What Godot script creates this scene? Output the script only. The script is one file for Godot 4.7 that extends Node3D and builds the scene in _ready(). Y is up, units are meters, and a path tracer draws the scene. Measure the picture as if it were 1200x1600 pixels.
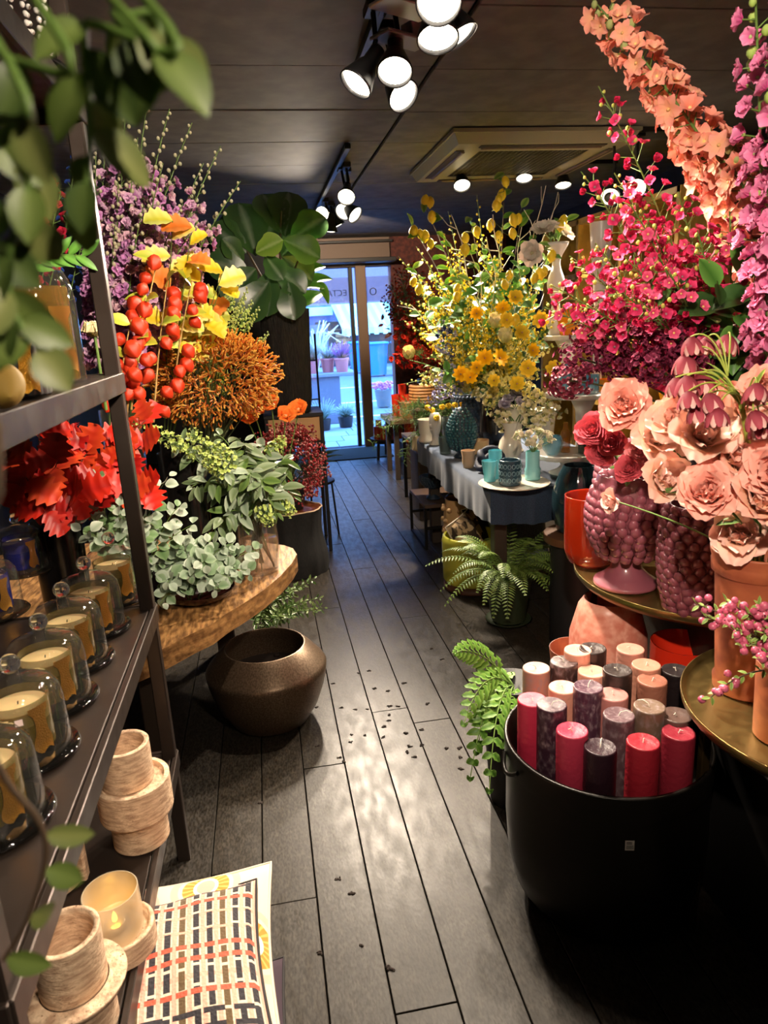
extends Node3D
# A florist's shop: the floor boards run along z, the street door is at z = -9.2, the camera stands at the origin of x and z.

class MB:
	# Collects surfaces into one mesh. Rows x columns grids carry smooth normals; row direction cross column direction faces out.
	var v := PackedVector3Array()
	var n := PackedVector3Array()
	var c := PackedColorArray()
	var u := PackedVector2Array()
	var ix := PackedInt32Array()
	var xf := Transform3D()
	var col := Color.WHITE

	func grid(p: PackedVector3Array, rows: int, cols: int, cs := PackedColorArray(), us := PackedVector2Array()) -> MB:
		var b := v.size()
		var acc := PackedVector3Array()
		acc.resize(rows * cols)
		for r in rows - 1:
			for k in cols - 1:
				var i := r * cols + k
				var w := (p[i + cols + 1] - p[i]).cross(p[i + 1] - p[i + cols])
				acc[i] += w
				acc[i + 1] += w
				acc[i + cols] += w
				acc[i + cols + 1] += w
				ix.append_array([b + i, b + i + 1, b + i + cols, b + i + 1, b + i + cols + 1, b + i + cols])
		for r in rows:
			var i := r * cols
			var j := i + cols - 1
			if cols > 3 and p[i].distance_squared_to(p[j]) < 1e-10:
				var w := acc[i] + acc[j]
				acc[i] = w
				acc[j] = w
		for i in rows * cols:
			v.append(xf * p[i])
			var w := xf.basis * acc[i]
			n.append(w.normalized() if w.length_squared() > 1e-24 else Vector3.UP)
			c.append(cs[i] if cs.size() else col)
			u.append(us[i] if us.size() else Vector2((i % cols) / float(cols - 1), 1.0 - float(i / cols) / (rows - 1)))
		return self

	func lathe(prof: Array, seg := 24, ripple := 0.0, lobes := 0) -> MB:
		# prof: Vector2(radius, height) from the bottom up the outside, then down the inside
		var p := PackedVector3Array()
		for q: Vector2 in prof:
			for k in seg + 1:
				var a := TAU * (k % seg) / seg
				var r := q.x * (1.0 + ripple * cos(a * lobes)) if lobes else q.x
				p.append(Vector3(r * cos(a), q.y, r * sin(a)))
		return grid(p, prof.size(), seg + 1)

	func hard_lathe(prof: Array, seg := 24) -> MB:
		# like lathe, but with sharp edges between the rings
		for i in prof.size() - 1:
			lathe([prof[i], prof[i + 1]], seg)
		return self

	func tube(pts: Array, r0: float, r1: float, sides := 5, c0 := Color(-1, 0, 0), c1 := Color(-1, 0, 0)) -> MB:
		var p := PackedVector3Array()
		var cs := PackedColorArray()
		var last := Vector3.RIGHT
		for i in pts.size():
			var t: Vector3 = (pts[mini(i + 1, pts.size() - 1)] - pts[maxi(i - 1, 0)]).normalized()
			var nn := (last - t * t.dot(last))
			if nn.length() < 0.05:
				nn = t.cross(Vector3.FORWARD)
			if nn.length() < 0.05:
				nn = t.cross(Vector3.UP)
			nn = nn.normalized()
			last = nn
			var bb := nn.cross(t)
			var f := float(i) / (pts.size() - 1)
			var r := lerpf(r0, r1, f)
			for k in sides + 1:
				var a := TAU * (k % sides) / sides
				p.append(pts[i] + (nn * cos(a) + bb * sin(a)) * r)
				cs.append(c0.lerp(c1, f) if c0.r >= 0 else col)
		return grid(p, pts.size(), sides + 1, cs)

	func bar(a: Vector3, b: Vector3, r: float, sides := 6) -> MB:
		return tube([a, b], r, r, sides)

	func ball(at: Vector3, s: Vector3, seg := 8, rings := 6, c0 := Color(-1, 0, 0), c1 := Color(-1, 0, 0)) -> MB:
		var p := PackedVector3Array()
		var cs := PackedColorArray()
		for r in rings + 1:
			var e := -PI / 2 + PI * r / rings
			for k in seg + 1:
				var a := TAU * (k % seg) / seg
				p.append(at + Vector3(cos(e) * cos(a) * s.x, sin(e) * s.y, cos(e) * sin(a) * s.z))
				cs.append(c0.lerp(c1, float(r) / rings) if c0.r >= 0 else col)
		return grid(p, rings + 1, seg + 1, cs)

	func face(q: Array, us := []) -> MB:
		# a flat quad a b / d e given as a, b, e, d around; normal from the same rule as grid
		return grid(PackedVector3Array([q[0], q[1], q[3], q[2]]), 2, 2, PackedColorArray(), PackedVector2Array(us))

	func tri(a: Vector3, b: Vector3, d: Vector3) -> MB:
		return grid(PackedVector3Array([a, b, d, d]), 2, 2)

	func box(size: Vector3, at := Vector3.ZERO, bev := 0.004) -> MB:
		# chamfered box centred on «at»
		var h := size / 2
		var e := minf(bev, minf(h.x, minf(h.y, h.z)) * 0.8)
		var keep := xf
		for ax in 3:
			var a1 := (ax + 1) % 3
			var a2 := (ax + 2) % 3
			for s in [-1.0, 1.0]:
				var q := []
				for k in [[-1, -1], [1, -1], [1, 1], [-1, 1]]:
					var w := at
					w[ax] += s * h[ax]
					w[a1] += k[0] * (h[a1] - e)
					w[a2] += k[1] * (h[a2] - e)
					q.append(w)
				if s > 0:
					q.reverse()
				face(q)
				for s2 in [-1.0, 1.0]:
					# edge between the faces ax (s) and a1 (s2), along a2
					var m := []
					for k in [[0, -1], [1, -1], [1, 1], [0, 1]]:
						var w := at
						w[ax] += s * (h[ax] - (e if k[0] else 0.0))
						w[a1] += s2 * (h[a1] - (0.0 if k[0] else e))
						w[a2] += k[1] * (h[a2] - e)
						m.append(w)
					if s * s2 > 0:
						m.reverse()
					m.reverse()
					face(m)
		for sx in [-1.0, 1.0]:
			for sy in [-1.0, 1.0]:
				for sz in [-1.0, 1.0]:
					var a := at + Vector3(sx * h.x, sy * (h.y - e), sz * (h.z - e))
					var b := at + Vector3(sx * (h.x - e), sy * h.y, sz * (h.z - e))
					var d := at + Vector3(sx * (h.x - e), sy * (h.y - e), sz * h.z)
					if sx * sy * sz > 0:
						tri(a, d, b)
					else:
						tri(a, b, d)
		xf = keep
		return self

	func slab(outline: PackedVector2Array, y0: float, y1: float, bev := 0.0) -> MB:
		# a flat plate cut to an outline in x and z
		var o := outline
		if not Geometry2D.is_polygon_clockwise(o):
			o.reverse()
		var rings := [[o, y0], [o, y1 - bev]]
		var top := o
		if bev > 0.0:
			var sh := Geometry2D.offset_polygon(o, -bev)
			if sh.size() and sh[0].size() == o.size():
				top = sh[0]
				if not Geometry2D.is_polygon_clockwise(top):
					top.reverse()
		var m := o.size()
		var p := PackedVector3Array()
		for r in [[o, y0], [o, y1 - bev]]:
			for k in m + 1:
				p.append(Vector3(r[0][k % m].x, r[1], r[0][k % m].y))
		var b := ix.size()
		grid(p, 2, m + 1)
		var mid := Vector2.ZERO
		for q in o:
			mid += q / m
		for lay in [[o, y0, false], [o, y1, true]]:
			var at := v.size()
			for q: Vector2 in lay[0]:
				v.append(xf * Vector3(q.x, lay[1], q.y))
				n.append(xf.basis * (Vector3.UP if lay[2] else Vector3.DOWN))
				c.append(col)
				u.append(q)
			var t := Geometry2D.triangulate_polygon(lay[0])
			for k in t.size() / 3:
				var a := t[k * 3]
				var d := t[k * 3 + 1]
				var e := t[k * 3 + 2]
				var w: Vector2 = lay[0][d] - lay[0][a]
				var cw: bool = w.cross(lay[0][e] - lay[0][a]) < 0.0
				if cw == lay[2]:
					ix.append_array([at + a, at + e, at + d])
				else:
					ix.append_array([at + a, at + d, at + e])
		return self

	func leaf(L: float, W: float, bend := 0.4, fold := 0.25, shape := 1.0, seg := 5, c0 := Color(-1, 0, 0), c1 := Color(-1, 0, 0), wave := 0.0) -> MB:
		# grows along +y, faces +z; bend curls the tip back, fold lifts both halves; shape below 1 puts the widest place near the base
		var p := PackedVector3Array()
		var cs := PackedColorArray()
		var us := PackedVector2Array()
		for i in seg + 1:
			var s := float(i) / seg
			var a := bend * s
			var mid := Vector3(0, L * sin(a) / bend if absf(bend) > 0.01 else L * s, -L * (1 - cos(a)) / bend if absf(bend) > 0.01 else 0.0)
			var w := W * pow(maxf(sin(PI * pow(s, shape)), 0.0), 0.75) + W * 0.02
			for k in 5:
				var x := 1.0 - k * 0.5
				p.append(mid + Vector3(x * w, 0, fold * absf(x) * w + wave * W * sin(s * 17.0 + x * 2.0) * absf(x)))
				cs.append(c0.lerp(c1, absf(x)) if c0.r >= 0 else col)
				us.append(Vector2(0.5 - x / 2, s))
		return grid(p, seg + 1, 5, cs, us)

	func petal(phi: float, L: float, W: float, e0: float, e1: float, cup: float, ruffle: float, c0: Color, c1: Color, r0 := 0.0, seg := 4, cols := 4, sharp := 0.7, h0 := 0.0) -> MB:
		# a petal of a flower whose axis is +y: elevation runs from e0 at the claw to e1 at the tip
		var out := Vector3(cos(phi), 0, sin(phi))
		var side := Vector3(-sin(phi), 0, cos(phi))
		var p := PackedVector3Array()
		var cs := PackedColorArray()
		var at := out * r0 + Vector3(0, h0, 0)
		for i in seg + 1:
			var s := float(i) / seg
			var e := lerpf(e0, e1, s)
			var nrm := Vector3.UP * cos(e) - out * sin(e)
			var w := W * pow(maxf(sin(PI * (0.1 + 0.86 * s)), 0.0), sharp)
			for k in cols + 1:
				var x := 2.0 * k / cols - 1.0
				p.append(at + side * x * w + nrm * (cup * x * x * w + ruffle * W * s * sin(x * 5.0 + phi * 3.0 + s * 2.0)))
				cs.append(c0.lerp(c1, clampf(s * 1.1, 0, 1)))
			at += (out * cos(e) + Vector3.UP * sin(e)) * L / seg
		return grid(p, seg + 1, cols + 1, cs)

	func add(m: Array, t: Transform3D) -> MB:
		# joins the arrays of another mesh
		var b := v.size()
		var mv: PackedVector3Array = m[Mesh.ARRAY_VERTEX]
		var mn: PackedVector3Array = m[Mesh.ARRAY_NORMAL]
		var g := xf * t
		v.append_array(g * mv)
		for w in mn:
			n.append((g.basis * w).normalized())
		c.append_array(m[Mesh.ARRAY_COLOR])
		u.append_array(m[Mesh.ARRAY_TEX_UV])
		for i: int in m[Mesh.ARRAY_INDEX]:
			ix.append(b + i)
		return self

	func arrays() -> Array:
		var a := []
		a.resize(Mesh.ARRAY_MAX)
		a[Mesh.ARRAY_VERTEX] = v
		a[Mesh.ARRAY_NORMAL] = n
		a[Mesh.ARRAY_COLOR] = c
		a[Mesh.ARRAY_TEX_UV] = u
		a[Mesh.ARRAY_INDEX] = ix
		return a

	func mesh() -> ArrayMesh:
		var m := ArrayMesh.new()
		m.add_surface_from_arrays(Mesh.PRIMITIVE_TRIANGLES, arrays())
		return m


var taken := {}
var M := {}
var rng := RandomNumberGenerator.new()

func numbered(called: String, where: String) -> String:
	var key := where + "/" + called
	taken[key] = taken.get(key, -1) + 1
	return called if taken[key] == 0 else "%s_%03d" % [called, taken[key]]

func tag(o: Node3D, label: String, category: String, group := "") -> Node3D:
	o.set_meta("label", label)
	o.set_meta("category", category)
	if group:
		o.set_meta("group", group)
	return o

func thing(called: String, label: String, category: String, at := Vector3.ZERO, group := "", turn := 0.0) -> Node3D:
	var o := Node3D.new()
	o.name = numbered(called, "")
	add_child(o, true)
	o.position = at
	o.rotation.y = turn
	return tag(o, label, category, group)

func part(parent: Node3D, called: String, m, mat: Material, t := Transform3D(), kind := "") -> MeshInstance3D:
	var o := MeshInstance3D.new()
	o.name = numbered(called, str(parent.get_instance_id()))
	o.mesh = m.mesh() if m is MB else m
	o.material_override = mat
	parent.add_child(o, true)
	o.transform = t
	if kind:
		o.set_meta("kind", kind)
	return o

func single(called: String, m, mat: Material, label: String, category: String, t := Transform3D(), group := "") -> MeshInstance3D:
	var o := MeshInstance3D.new()
	o.name = numbered(called, "")
	o.mesh = m.mesh() if m is MB else m
	o.material_override = mat
	add_child(o, true)
	o.transform = t
	tag(o, label, category, group)
	return o

func struct(called: String, m = null, mat: Material = null, parent: Node3D = null) -> Node3D:
	var o: Node3D = Node3D.new() if m == null else MeshInstance3D.new()
	o.name = called if parent == null else numbered(called, str(parent.get_instance_id()))
	if m != null:
		o.mesh = m.mesh() if m is MB else m
		o.material_override = mat
	(parent if parent else self).add_child(o, true)
	if parent == null:
		o.set_meta("kind", "structure")
	return o

func at(x: float, y: float, z: float) -> Transform3D:
	return Transform3D(Basis(), Vector3(x, y, z))

func mv(p: Vector3, turn := 0.0, s := 1.0) -> Transform3D:
	return Transform3D(Basis(Vector3.UP, turn).scaled(Vector3.ONE * s), p)

func aim(p: Vector3, up: Vector3, s := 1.0, twist := 0.0) -> Transform3D:
	# local +y points along «up»
	var y := up.normalized()
	var x := y.cross(Vector3.BACK if absf(y.z) < 0.9 else Vector3.RIGHT).normalized()
	var b := Basis(x, y, x.cross(y)) * Basis(Vector3.UP, twist)
	return Transform3D(b.scaled_local(Vector3.ONE * s), p)

func aim_face(p: Vector3, y: Vector3, z: Vector3, s := 1.0) -> Transform3D:
	# local +y along y, local +z as near to z as it gets
	y = y.normalized()
	var x := y.cross(z)
	if x.length() < 0.01:
		x = y.cross(Vector3.RIGHT)
	x = x.normalized()
	return Transform3D(Basis(x, y, x.cross(y)).scaled_local(Vector3.ONE * s), p)

func rnd(a: float, b: float) -> float:
	return rng.randf_range(a, b)

func rv(r := 1.0) -> Vector3:
	return Vector3(rnd(-r, r), rnd(-r, r), rnd(-r, r))

func lin(hex: String) -> Color:
	return Color(hex).srgb_to_linear()

func noise_tex(freq: float, oct := 4, c0 := Color.BLACK, c1 := Color.WHITE, size := 256, seed_ := 1, lo := 0.25, hi := 0.75, bump := 0.0, type := FastNoiseLite.TYPE_SIMPLEX_SMOOTH) -> NoiseTexture2D:
	var f := FastNoiseLite.new()
	f.noise_type = type
	f.frequency = freq
	f.fractal_octaves = oct
	f.seed = seed_
	var t := NoiseTexture2D.new()
	t.width = size
	t.height = size
	t.seamless = true
	t.noise = f
	if bump > 0.0:
		t.as_normal_map = true
		t.bump_strength = bump
	else:
		var g := Gradient.new()
		g.offsets = PackedFloat32Array([lo, hi])
		g.colors = PackedColorArray([c0, c1])
		t.color_ramp = g
	return t

func mat(key: String, hex: String, rough := 0.6, metal := 0.0, more := {}) -> StandardMaterial3D:
	if M.has(key):
		return M[key]
	var m := StandardMaterial3D.new()
	m.resource_name = key
	m.albedo_color = Color(hex)
	m.roughness = rough
	m.metallic = metal
	for k in more:
		m.set(k, more[k])
	M[key] = m
	return m

func grained(key: String, hex0: String, hex1: String, rough: float, freq := 0.02, scale := Vector3(3, 3, 3), more := {}) -> StandardMaterial3D:
	var d := {"albedo_texture": noise_tex(freq, 5, Color(hex0), Color(hex1), 256, hash(key) % 999), "uv1_triplanar": true, "uv1_world_triplanar": true, "uv1_scale": scale}
	d.merge(more, true)
	return mat(key, "ffffff", rough, 0.0, d)

func vcol(key: String, rough := 0.55, back := "", more := {}) -> StandardMaterial3D:
	var d := {"vertex_color_use_as_albedo": true, "cull_mode": BaseMaterial3D.CULL_DISABLED}
	if back:
		d.merge({"backlight_enabled": true, "backlight": Color(back)})
	d.merge(more, true)
	return mat(key, "ffffff", rough, 0.0, d)

func bez(a: Vector3, b: Vector3, bow: Vector3, k := 8) -> Array:
	var mid := (a + b) / 2 + bow
	var out := []
	for i in k + 1:
		var t := float(i) / k
		out.append(a.lerp(mid, t).lerp(mid.lerp(b, t), t))
	return out

func along(pts: Array, t: float) -> Array:
	# [point, tangent] at the share t of the way
	var f := clampf(t, 0, 0.9999) * (pts.size() - 1)
	var i := int(f)
	return [pts[i].lerp(pts[i + 1], f - i), (pts[i + 1] - pts[i]).normalized()]

func around(tan: Vector3, ang: float) -> Vector3:
	var x := tan.cross(Vector3.UP if absf(tan.y) < 0.95 else Vector3.RIGHT).normalized()
	return x * cos(ang) + tan.cross(x).normalized() * sin(ang)

func _ready() -> void:
	rng.seed = 7
	# camera
	var cam := Camera3D.new()
	cam.name = "camera"
	var lens := CameraAttributesPhysical.new()
	lens.frustum_focal_length = 16.5
	lens.frustum_focus_distance = 2.6
	lens.frustum_near = 0.05
	lens.frustum_far = 200.0
	lens.exposure_aperture = 4.4
	cam.attributes = lens
	cam.transform = Transform3D(Basis(Vector3(0.98390, -0.05012, 0.17155), Vector3(0.09261, 0.96393, -0.24953), Vector3(-0.15285, 0.26140, 0.95305)), Vector3(0, 1.6, 0))
	add_child(cam)
	cam.current = true
	# sky over the street, the only daylight
	var env := Environment.new()
	var sky := ProceduralSkyMaterial.new()
	sky.sky_top_color = Color("6aa6f4")
	sky.sky_horizon_color = Color("bcd8ff")
	sky.ground_bottom_color = Color("5a6068")
	sky.ground_horizon_color = Color("b4c4d4")
	sky.sky_energy_multiplier = 3.2
	sky.sun_angle_max = 0.0
	env.sky = Sky.new()
	env.sky.sky_material = sky
	env.background_mode = Environment.BG_SKY
	env.tonemap_mode = Environment.TONE_MAPPER_LINEAR
	env.tonemap_exposure = 1.0
	env.sdfgi_enabled = true
	env.ssao_enabled = true
	env.ssil_enabled = true
	var we := WorldEnvironment.new()
	we.name = "world_environment"
	we.environment = env
	add_child(we)
	materials()
	lamps()
	room()
	street()
	shelf_unit()
	shelf_goods()
	left_side()
	left_flowers()
	far_end()
	blue_table()
	right_floor()
	gold_tables()
	candle_bin()
	right_flowers()
	table_flowers()

func materials() -> void:
	mat("black_iron", "1c1a19", 0.45, 0.6)
	mat("dark_plastic", "17171a", 0.5)
	mat("glass", "ffffff", 0.01, 0.0, {"transparency": BaseMaterial3D.TRANSPARENCY_ALPHA, "albedo_color": Color(0.5, 0.5, 0.48, 0.06)})
	mat("solid_glass", "ffffff", 0.0, 0.0, {"refraction_enabled": true, "refraction_scale": 0.05, "albedo_color": Color(1, 1, 1, 0.02)})
	mat("stem_green", "5d7a35", 0.5)
	mat("stem_dark", "3a4424", 0.6)
	mat("twig", "4a3826", 0.8)
	vcol("petal", 0.65, "7a625a", {"metallic_specular": 0.3})
	vcol("foliage", 0.45, "283414")
	vcol("gloss_leaf", 0.3, "0c1206")
	vcol("paint", 0.5)
	vcol("glaze", 0.12, "", {"clearcoat_enabled": true, "clearcoat": 0.6})
	mat("soil", "231812", 0.95)
	mat("brass", "9a8450", 0.38, 0.9, {"roughness_texture": noise_tex(0.03, 4, Color(0.75, 0.75, 0.75), Color.WHITE, 256, 5), "uv1_triplanar": true, "uv1_scale": Vector3(3, 3, 3)})
	mat("gold_foil", "c8912f", 0.35, 0.85, {"normal_enabled": true, "normal_texture": noise_tex(0.06, 4, Color.BLACK, Color.WHITE, 256, 8, 0.2, 0.8, 4.0), "uv1_triplanar": true, "uv1_scale": Vector3(14, 14, 14)})

# ---- lamps -------------------------------------------------------------
func spot(where: Vector3, towards: Vector3, energy: float, cone: float, label: String, ceiling := true, lensglow := 9.0, baffle := false) -> void:
	# a track lamp: round reflector head on a yoke under the ceiling; «where» is the middle of the shining face
	var d := (towards - where).normalized()
	var t := thing("track_spotlight", label, "spotlight", where, "spotlights on the ceiling tracks")
	var turn := aim(Vector3.ZERO, d)
	var iron: Material = mat("lamp_grey", "3a3a3c", 0.4, 0.7)
	var m := MB.new()
	m.lathe([Vector2(0.0, -0.145), Vector2(0.022, -0.145), Vector2(0.026, -0.14), Vector2(0.027, -0.085), Vector2(0.034, -0.075), Vector2(0.056, -0.012), Vector2(0.059, -0.002), Vector2(0.059, 0.004), Vector2(0.055, 0.004), Vector2(0.053, -0.006)], 24)
	part(t, "reflector_head", m, iron, turn)
	m = MB.new()
	m.lathe([Vector2(0.053, -0.008), Vector2(0.045, -0.002), Vector2(0.025, 0.002), Vector2(0.0, 0.003)], 24)
	part(t, "glowing_lens", m, mat("lens_glow%d" % int(lensglow), "fff6e6", 0.3, 0.0, {"emission_enabled": true, "emission": Color("fff1d8"), "emission_energy_multiplier": lensglow}), turn)
	if baffle:
		m = MB.new()
		m.ball(Vector3(0, 0.004, 0), Vector3(0.034, 0.012, 0.034), 18, 8)
		part(t, "dark_baffle", m, M.dark_plastic, turn)
	if ceiling:
		m = MB.new()
		var back := -d * 0.1
		var topp := Vector3(back.x * 1.2, 2.585 - where.y, back.z * 1.2)
		m.tube([back, back.lerp(topp, 0.4) + Vector3(0.012, 0, 0), topp], 0.009, 0.009, 7)
		part(t, "yoke_arm", m, M.black_iron)
		m = MB.new()
		m.box(Vector3(0.05, 0.03, 0.11), topp + Vector3(0, 0.005, 0), 0.004)
		part(t, "track_adapter", m, M.black_iron)
	var l := SpotLight3D.new()
	l.name = "beam"
	l.light_color = Color("ffebd2")
	l.light_energy = energy
	l.spot_range = 14.0
	l.spot_attenuation = 2.0
	l.spot_angle = cone
	l.spot_angle_attenuation = 0.6
	l.light_size = 0.045
	l.shadow_enabled = true
	t.add_child(l)
	l.transform = Transform3D(turn.basis * Basis(Vector3.RIGHT, PI / 2), d * 0.02)

func lamps() -> void:
	var a := "track spotlight of the near aisle cluster, "
	spot(Vector3(0.395, 2.36, -2.585), Vector3(-0.75, 0.9, -2.2), 2.8, 36.0, a + "aimed at the slab table")
	spot(Vector3(0.517, 2.38, -2.533), Vector3(0.1, 0.2, -1.1), 2.0, 30.0, a + "round face turned to the front")
	spot(Vector3(0.581, 2.36, -2.714), Vector3(1.3, 0.9, -1.3), 3.0, 34.0, a + "lowest of them, oval face")
	a = "track spotlight by the two metal plates, "
	spot(Vector3(0.52, 2.36, -1.963), Vector3(0.15, 0.8, -0.6), 2.0, 30.0, a + "cut by the upper picture edge")
	spot(Vector3(0.561, 2.34, -2.139), Vector3(0.4, 0.0, -1.2), 2.5, 34.0, a + "narrow bright face pointing down")
	spot(Vector3(0.632, 2.36, -2.186), Vector3(1.25, 1.1, -1.9), 5.0, 34.0, a + "wide oval face aimed at the pink flowers")
	a = "track spotlight in the cluster before the fig, "
	spot(Vector3(0.646, 2.387, -4.9), Vector3(0.0, 0.2, -2.3), 9.0, 36.0, a + "largest glowing face")
	spot(Vector3(0.712, 2.291, -5), Vector3(1.5, 1.4, -4.2), 16.0, 34.0, a + "small tilted face")
	spot(Vector3(0.642, 2.32, -5.05), Vector3(-0.2, 1.2, -3.5), 9.0, 34.0, a + "dim face below the largest")
	a = "far track spotlight beside the fig leaves, "
	spot(Vector3(0.608, 2.474, -6.2), Vector3(0.1, 2.0, -5.0), 7.0, 34.0, a + "highest of the four")
	spot(Vector3(0.705, 2.37, -6.5), Vector3(0.5, 0.0, -6.6), 8.0, 36.0, a + "lowest of the four")
	spot(Vector3(0.787, 2.432, -6.6), Vector3(1.6, 0.6, -6.6), 8.0, 36.0, a + "tiny one facing the red flowers")
	spot(Vector3(0.772, 2.505, -6.9), Vector3(1.1, 2.45, -9.2), 5.0, 36.0, a + "tiny one nearest the street")
	a = "track spotlight under the air conditioner edge, "
	spot(Vector3(1.452, 2.457, -5), Vector3(1.2, 0.35, -3.5), 17.0, 36.0, a + "grey cone aimed at the fern")
	spot(Vector3(1.931, 2.511, -5.1), Vector3(1.7, 0.9, -4.4), 8.0, 36.0, a + "short bright cone in the middle")
	spot(Vector3(2.22, 2.46, -5.1), Vector3(2.1, 1.0, -4.6), 8.0, 36.0, a + "white flared cone over the magnolia")
	a = "track spotlight on the dark beam behind the pink sprays, "
	spot(Vector3(2.122, 2.239, -4.2), Vector3(0.9, 0.6, -2.4), 9.0, 34.0, a + "ring face with a dark centre", true, 2.0, true)
	spot(Vector3(2.287, 2.281, -4.2), Vector3(1.3, 1.2, -2.2), 9.0, 34.0, a + "oval face beside the ring")
	a = "unseen track spotlight overhead, out of view, "  # lamps out of view overhead, placed to light cloches, pink bouquet and cushions
	spot(Vector3(0.75, 2.42, 0.55), Vector3(-0.62, 0.85, -1.5), 2.8, 22.0, a + "aimed at the glass cloches")
	spot(Vector3(-0.05, 2.42, 0.1), Vector3(1.15, 1.4, -1.9), 5.8, 30.0, a + "aimed at the pink bouquet")
	spot(Vector3(0.35, 2.42, -0.3), Vector3(-0.42, 0.25, -1.35), 2.2, 17.0, a + "aimed down at the cushions")
	spot(Vector3(0.6, 2.42, -0.6), Vector3(-0.38, 1.55, -3.1), 9.5, 27.0, a + "aimed at the mauve larkspur")  # unseen lamp, placed to light the larkspur from the front right
	# track rails and mounting plates
	var m := MB.new()
	for r in [[Vector3(0.5, 2.6, -1.0), Vector3(0.5, 2.6, -3.2)], [Vector3(0.62, 2.6, -4.5), Vector3(0.62, 2.6, -7.2)], [Vector3(1.2, 2.6, -5.05), Vector3(2.6, 2.6, -5.05)], [Vector3(1.2, 2.6, -4.2), Vector3(2.6, 2.6, -4.2)]]:
		m = MB.new()
		var d: Vector3 = r[1] - r[0]
		m.box(Vector3(maxf(absf(d.x), 0.035), 0.03, maxf(absf(d.z), 0.035)), (r[0] + r[1]) / 2, 0.004)
		single("track_rail", m, M.black_iron, "black lamp track on the ceiling over the " + ["aisle near the viewer", "aisle before the street door", "lemon branches below the air conditioner", "pink sprays by the yellow cabinet"][taken.get("/track_rail", -1) + 1], "lamp track")
	for k in 2:
		m = MB.new()
		m.box(Vector3(0.2, 0.012, 0.1), Vector3.ZERO, 0.003)
		m.box(Vector3(0.06, 0.05, 0.06), Vector3(0.05, 0.03, 0), 0.003)
		single("mounting_plate", m, mat("plate_grey", "8a857c", 0.4, 0.5), ["square grey metal plate at the upper edge beside the lamps", "pointed grey metal plate above the oval lamp face"][k], "plate", Transform3D(Basis(Vector3.UP, 0.5), [Vector3(0.522, 2.5, -2.371), Vector3(0.563, 2.5, -2.616)][k]))

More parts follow.
